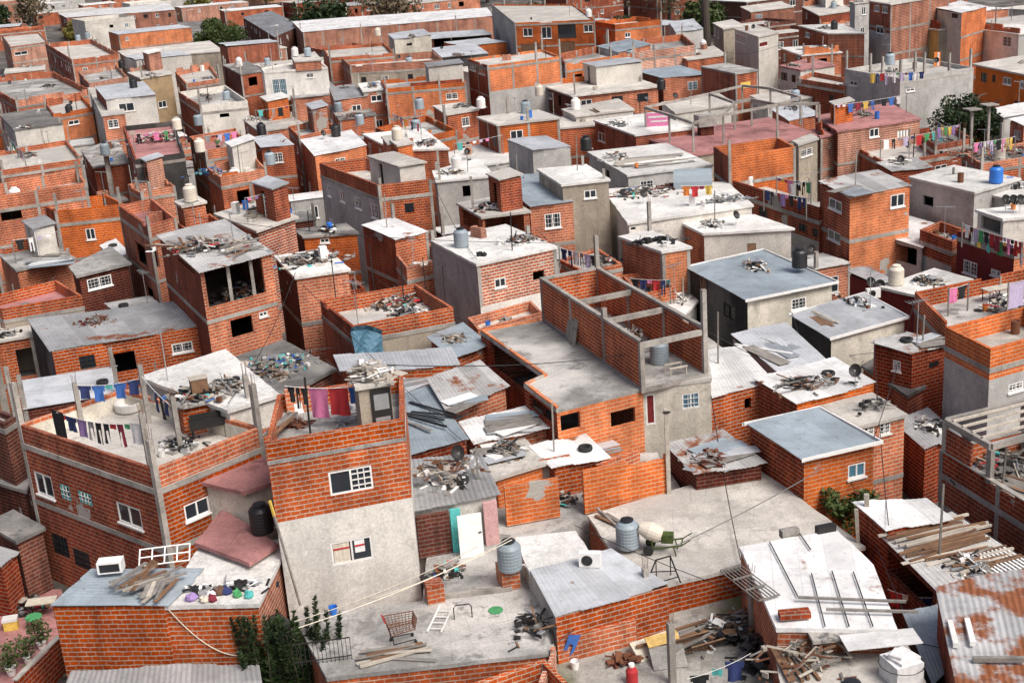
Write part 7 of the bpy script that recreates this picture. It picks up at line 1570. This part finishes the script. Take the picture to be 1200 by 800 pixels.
def up_room(h, d):
    """an upper room, posts and a low block wall added on top of a far house, as parts of it"""
    if h['sheet'] or h['dz'] or h['n'] != 4: return
    f = inset(h['flat'], .25); T = h['T']; z = h['floor']; u = (f[1]-f[0]); v = (f[3]-f[0]); off = T.location
    if u.length < 2.6 or v.length < 2.6: return
    if CR.random() < .5:
        a, b = CR.choice(((.0, .45), (.5, 1.0), (.0, .6))), CR.choice(((.45, 1.0), (.55, 1.0))); ht = CR.uniform(2.0, 2.5)
        q = [f[0]+u*s+v*t for s, t in ((a[0], b[0]), (a[1], b[0]), (a[1], b[1]), (a[0], b[1]))]; q = [Vector((p.x, p.y, z)) for p in q]
        if not all(inside(p, h['flat']) for p in q): return
        m = MB()
        for i in range(4):
            L = (q[(i+1) % 4]-q[i]).length; ops = [(L*.3, L*.3+.8, z+.02, z+1.85)] if i == 0 and L > 1.6 else []
            wall_panel(m, q[i], q[(i+1) % 4], z, z+ht, z+ht, ops)
        m.build('upper_room', CR.choice((O_, Rd, Bt, 'plaster_light', 'plaster_grey', Pl)), T, off)
        m = MB(); e = inset([Vector((p.x, p.y, 0)) for p in q], -.14); tp_ = [Vector((p.x, p.y, z+ht+.12+(.12 if k > 1 else 0))) for k, p in enumerate(e)]; m.face(tp_); m.face([p-Vector((0, 0, .1)) for p in tp_[::-1]])
        for k in range(4): m.face([tp_[k]-Vector((0, 0, .1)), tp_[(k+1) % 4]-Vector((0, 0, .1)), tp_[(k+1) % 4], tp_[k]])
        m.build('upper_roof', CR.choice(('slab_light', 'tin_white', 'tin_silver', 'slab_white', 'tin_grey', 'tin_rust')), T, off)
    for k in range(4):
        if CR.random() < .42:
            p = f[k].lerp(f[(k+1) % 4], CR.choice((0, 0, .5))); m = MB(); hh = CR.choice((.7, 1.4, 2.3)); m.box(p.x, p.y, z+hh/2, .18, .18, hh); m.build('column', 'beam', T, off)
    if CR.random() < .4:
        i = CR.choice((0, 1, 3)); a, b = f[i], f[(i+1) % 4]; d_ = b-a; n_ = Vector((-d_.y, d_.x, 0)).normalized(); m = MB(); s0 = 0
        while s0 < .98:
            s1 = min(1, s0+CR.uniform(.12, .3)); o = a+d_*s0; m.quadbox(Vector((o.x, o.y, z)), d_*(s1-s0), n_*.13, Vector((0, 0, CR.choice((.4, .6, .8, 1.0))))); s0 = s1
        m.build('low_wall', CR.choice((O_, Rd, Bt, Pl)), T, off)
litter = dict(heap=0, tank=0, line=0, plank=0)
for h in list(HOUSES):
    if any(k in h['ref'] for k in CLEAN) or h['dz']: continue
    c = sum(h['flat'], Vector())/len(h['flat']); d = c.y
    if d > 230: continue
    x, y_ = pix(c+Vector((0, 0, h['floor'])))
    if not (-20 < x < 1220 and -10 < y_ < 810): continue
    r = sref(h['ref']); e1 = (h['flat'][1]-h['flat'][0]); ang = math.atan2(e1.y, e1.x); ext = min(e1.length, (h['flat'][2]-h['flat'][1]).length)
    r = sref(h['ref'], 9); r7 = sref(h['ref'], 7)
    sheet = h['sheet']; hut = 'hut ' in h['ref']
    if ext < 1.8: continue
    near = d < 95; wild = hut or d > 85
    if d > 88 and not hut and not any(k in h['ref'] for k in NOROOM): up_room(h, d)
    rr_ = CR.random()
    if rr_ < (.50 if not sheet else .3):
        heap(rand_in(h, .8), min(ext*.34, CR.uniform(.7, 1.7)), min(ext*.3, CR.uniform(.5, 1.2)), CR.uniform(.2, .6), CR.randint(30, 75) if near else CR.randint(18, 40), 'scrap heap on the '+r, CR.randrange(9999), ang, name='scrap_heap', cat='scrap heap', pal=CR.choice(((0, 0, 3, 1, 7, 4), (3, 11, 2, 0, 4, 10), (0, 7, 2, 2, 4, 3), (8, 8, 10, 0, 4), (2, 4, 11, 3, 0, 7, 1)))); litter['heap'] += 1
    elif rr_ < .60 and not sheet: sand(rand_in(h, .8), CR.uniform(.5, .9), 'sand heap on the '+r, CR.choice(('slab_light', 'slab_dark', 'plaster_beige')), CR.randrange(99))
    if not sheet and not any(k in h['ref'] for k in ('bottles', 'scrap timber', 'broken timber')):
        for key, mk, pr, lab_ in (('chair', mk_chair, .12, 'white plastic chair'), ('drum_b', mk_drum('tank_blue'), .05, 'blue drum'), ('drum_r', mk_drum('rust_iron'), .10, 'rusty drum'), ('stack', mk_stack, .12 if wild else .05, 'stack of hollow bricks'), ('crate', mk_crate, .14, 'slatted crate'), ('fridge', mk_fridge, .04, 'old cabinet')):
            if CR.random() < pr: place(key, mk, rand_in(h, .55), CR.uniform(0, 6.28), lab_+' on the '+r).scale = (.72,)*3
    if CR.random() < .24: place('antenna', mk_antenna, rand_in(h, .3), CR.uniform(0, 3.1), 'tv antenna on the '+r)
    if CR.random() < .20:
        n = CR.randint(3, 5) if near else CR.randint(2, 4)
        planks(rand_in(h, .7), n, min(ext*.62, CR.uniform(1.4, 3.0)), min(ext*.4, CR.uniform(.5, 1.4)), ang+CR.uniform(-.8, .8), 'on the '+r, 'boards on the '+r, CR.randrange(9999), kinds=('plank', 'plank', 'beam', 'sheet')); litter['plank'] += n
    if wild and not sheet and not hut and ext > 3 and litter['tank'] < 44 and CR.random() < .3:
        p = rand_in(h, .9); kd = CR.choice(('grey', 'black', 'grey', 'cream', 'white')); place('tank_'+kd, mk_tank(kd), p, CR.random()*6, kd+' tank on the '+r).scale = (.82,)*3; litter['tank'] += 1
    if wild and not sheet and ext > 2.8 and d < 150 and CR.random() < .3 and litter['line'] < 24:
        f = inset(h['flat'], .35); i = CR.choice((0, 1)); a, b = f[i].lerp(f[i-1], .3), f[(i+1) % len(f)].lerp(f[(i+2) % len(f)], .3); z = h['floor']+1.7
        line_of_clothes((a.x, a.y, z), (b.x, b.y, z), 'washing line on the '+r, rand_items(max(3, int((b-a).length/.75)), CR), 'line of the '+r7, .08, poles=1.7); litter['line'] += 1
    if wild and CR.random() < .16: p = rand_in(h, .4); place('dish', mk_dish, p, CR.uniform(-.6, .8), 'satellite dish on the '+r).scale = (.7,)*3
    if not sheet and CR.random() < .25: bucket(rand_in(h, .5), CR.choice(('white_paint', 'tank_blue', 'black_plastic', 'cloth_orange')), 'bucket on the '+r)
    if sheet and near and CR.random() < .35: tyre(rand_in(h, .7)+Vector((0, 0, .05)), 'tyre weighing down the '+r)
    if CR.random() < .28:
        p = rand_in(h, .3); T = simple('iron_pole', 'pole', 'thin rod standing on the '+r, p, 0, [('rod', CR.choice(('dark_iron', 'wood_grey', 'beam')), (lambda hh: lambda m: m.bar((0, 0, 0), (.05, 0, hh), .07))(CR.uniform(1.2, 3)))])
print(litter)
# overhead cables between houses
for k in range(150):
    a, b = CR.choice(NAMED), CR.choice(NAMED)
    pa, pb = a['W'][CR.randrange(len(a['W']))], b['W'][CR.randrange(len(b['W']))]
    if 5 < (pa-pb).length < 30 and pa.y < 190: cable(pa+Vector((0, 0, .25)), pb+Vector((0, 0, .25)), 'cable from the roof corner of the '+sref(a['ref'], 8), .5, .018)
# ---------------------------------------------------------------- labels: tell look-alikes apart or group them
by = {}
for o in THINGS: by.setdefault(o['label'], []).append(o)
gi = 0
for lab, L in by.items():
    if len(L) == 1: continue
    L.sort(key=lambda o: pix(o.location)[0]); names = {2: ('left', 'right'), 3: ('left', 'middle', 'right')}.get(len(L))
    names = names or (('leftmost',)+('second', 'third', 'fourth', 'fifth', 'sixth', 'seventh', 'eighth', 'ninth', 'tenth')[:len(L)-2]+('rightmost',) if len(L) <= 11 else None)
    if names and len(lab.split()) < 16:
        for o, n_ in zip(L, names): o['label'] = n_+' '+lab
    else:
        for o in L:
            if 'group' not in o: o['group'] = lab
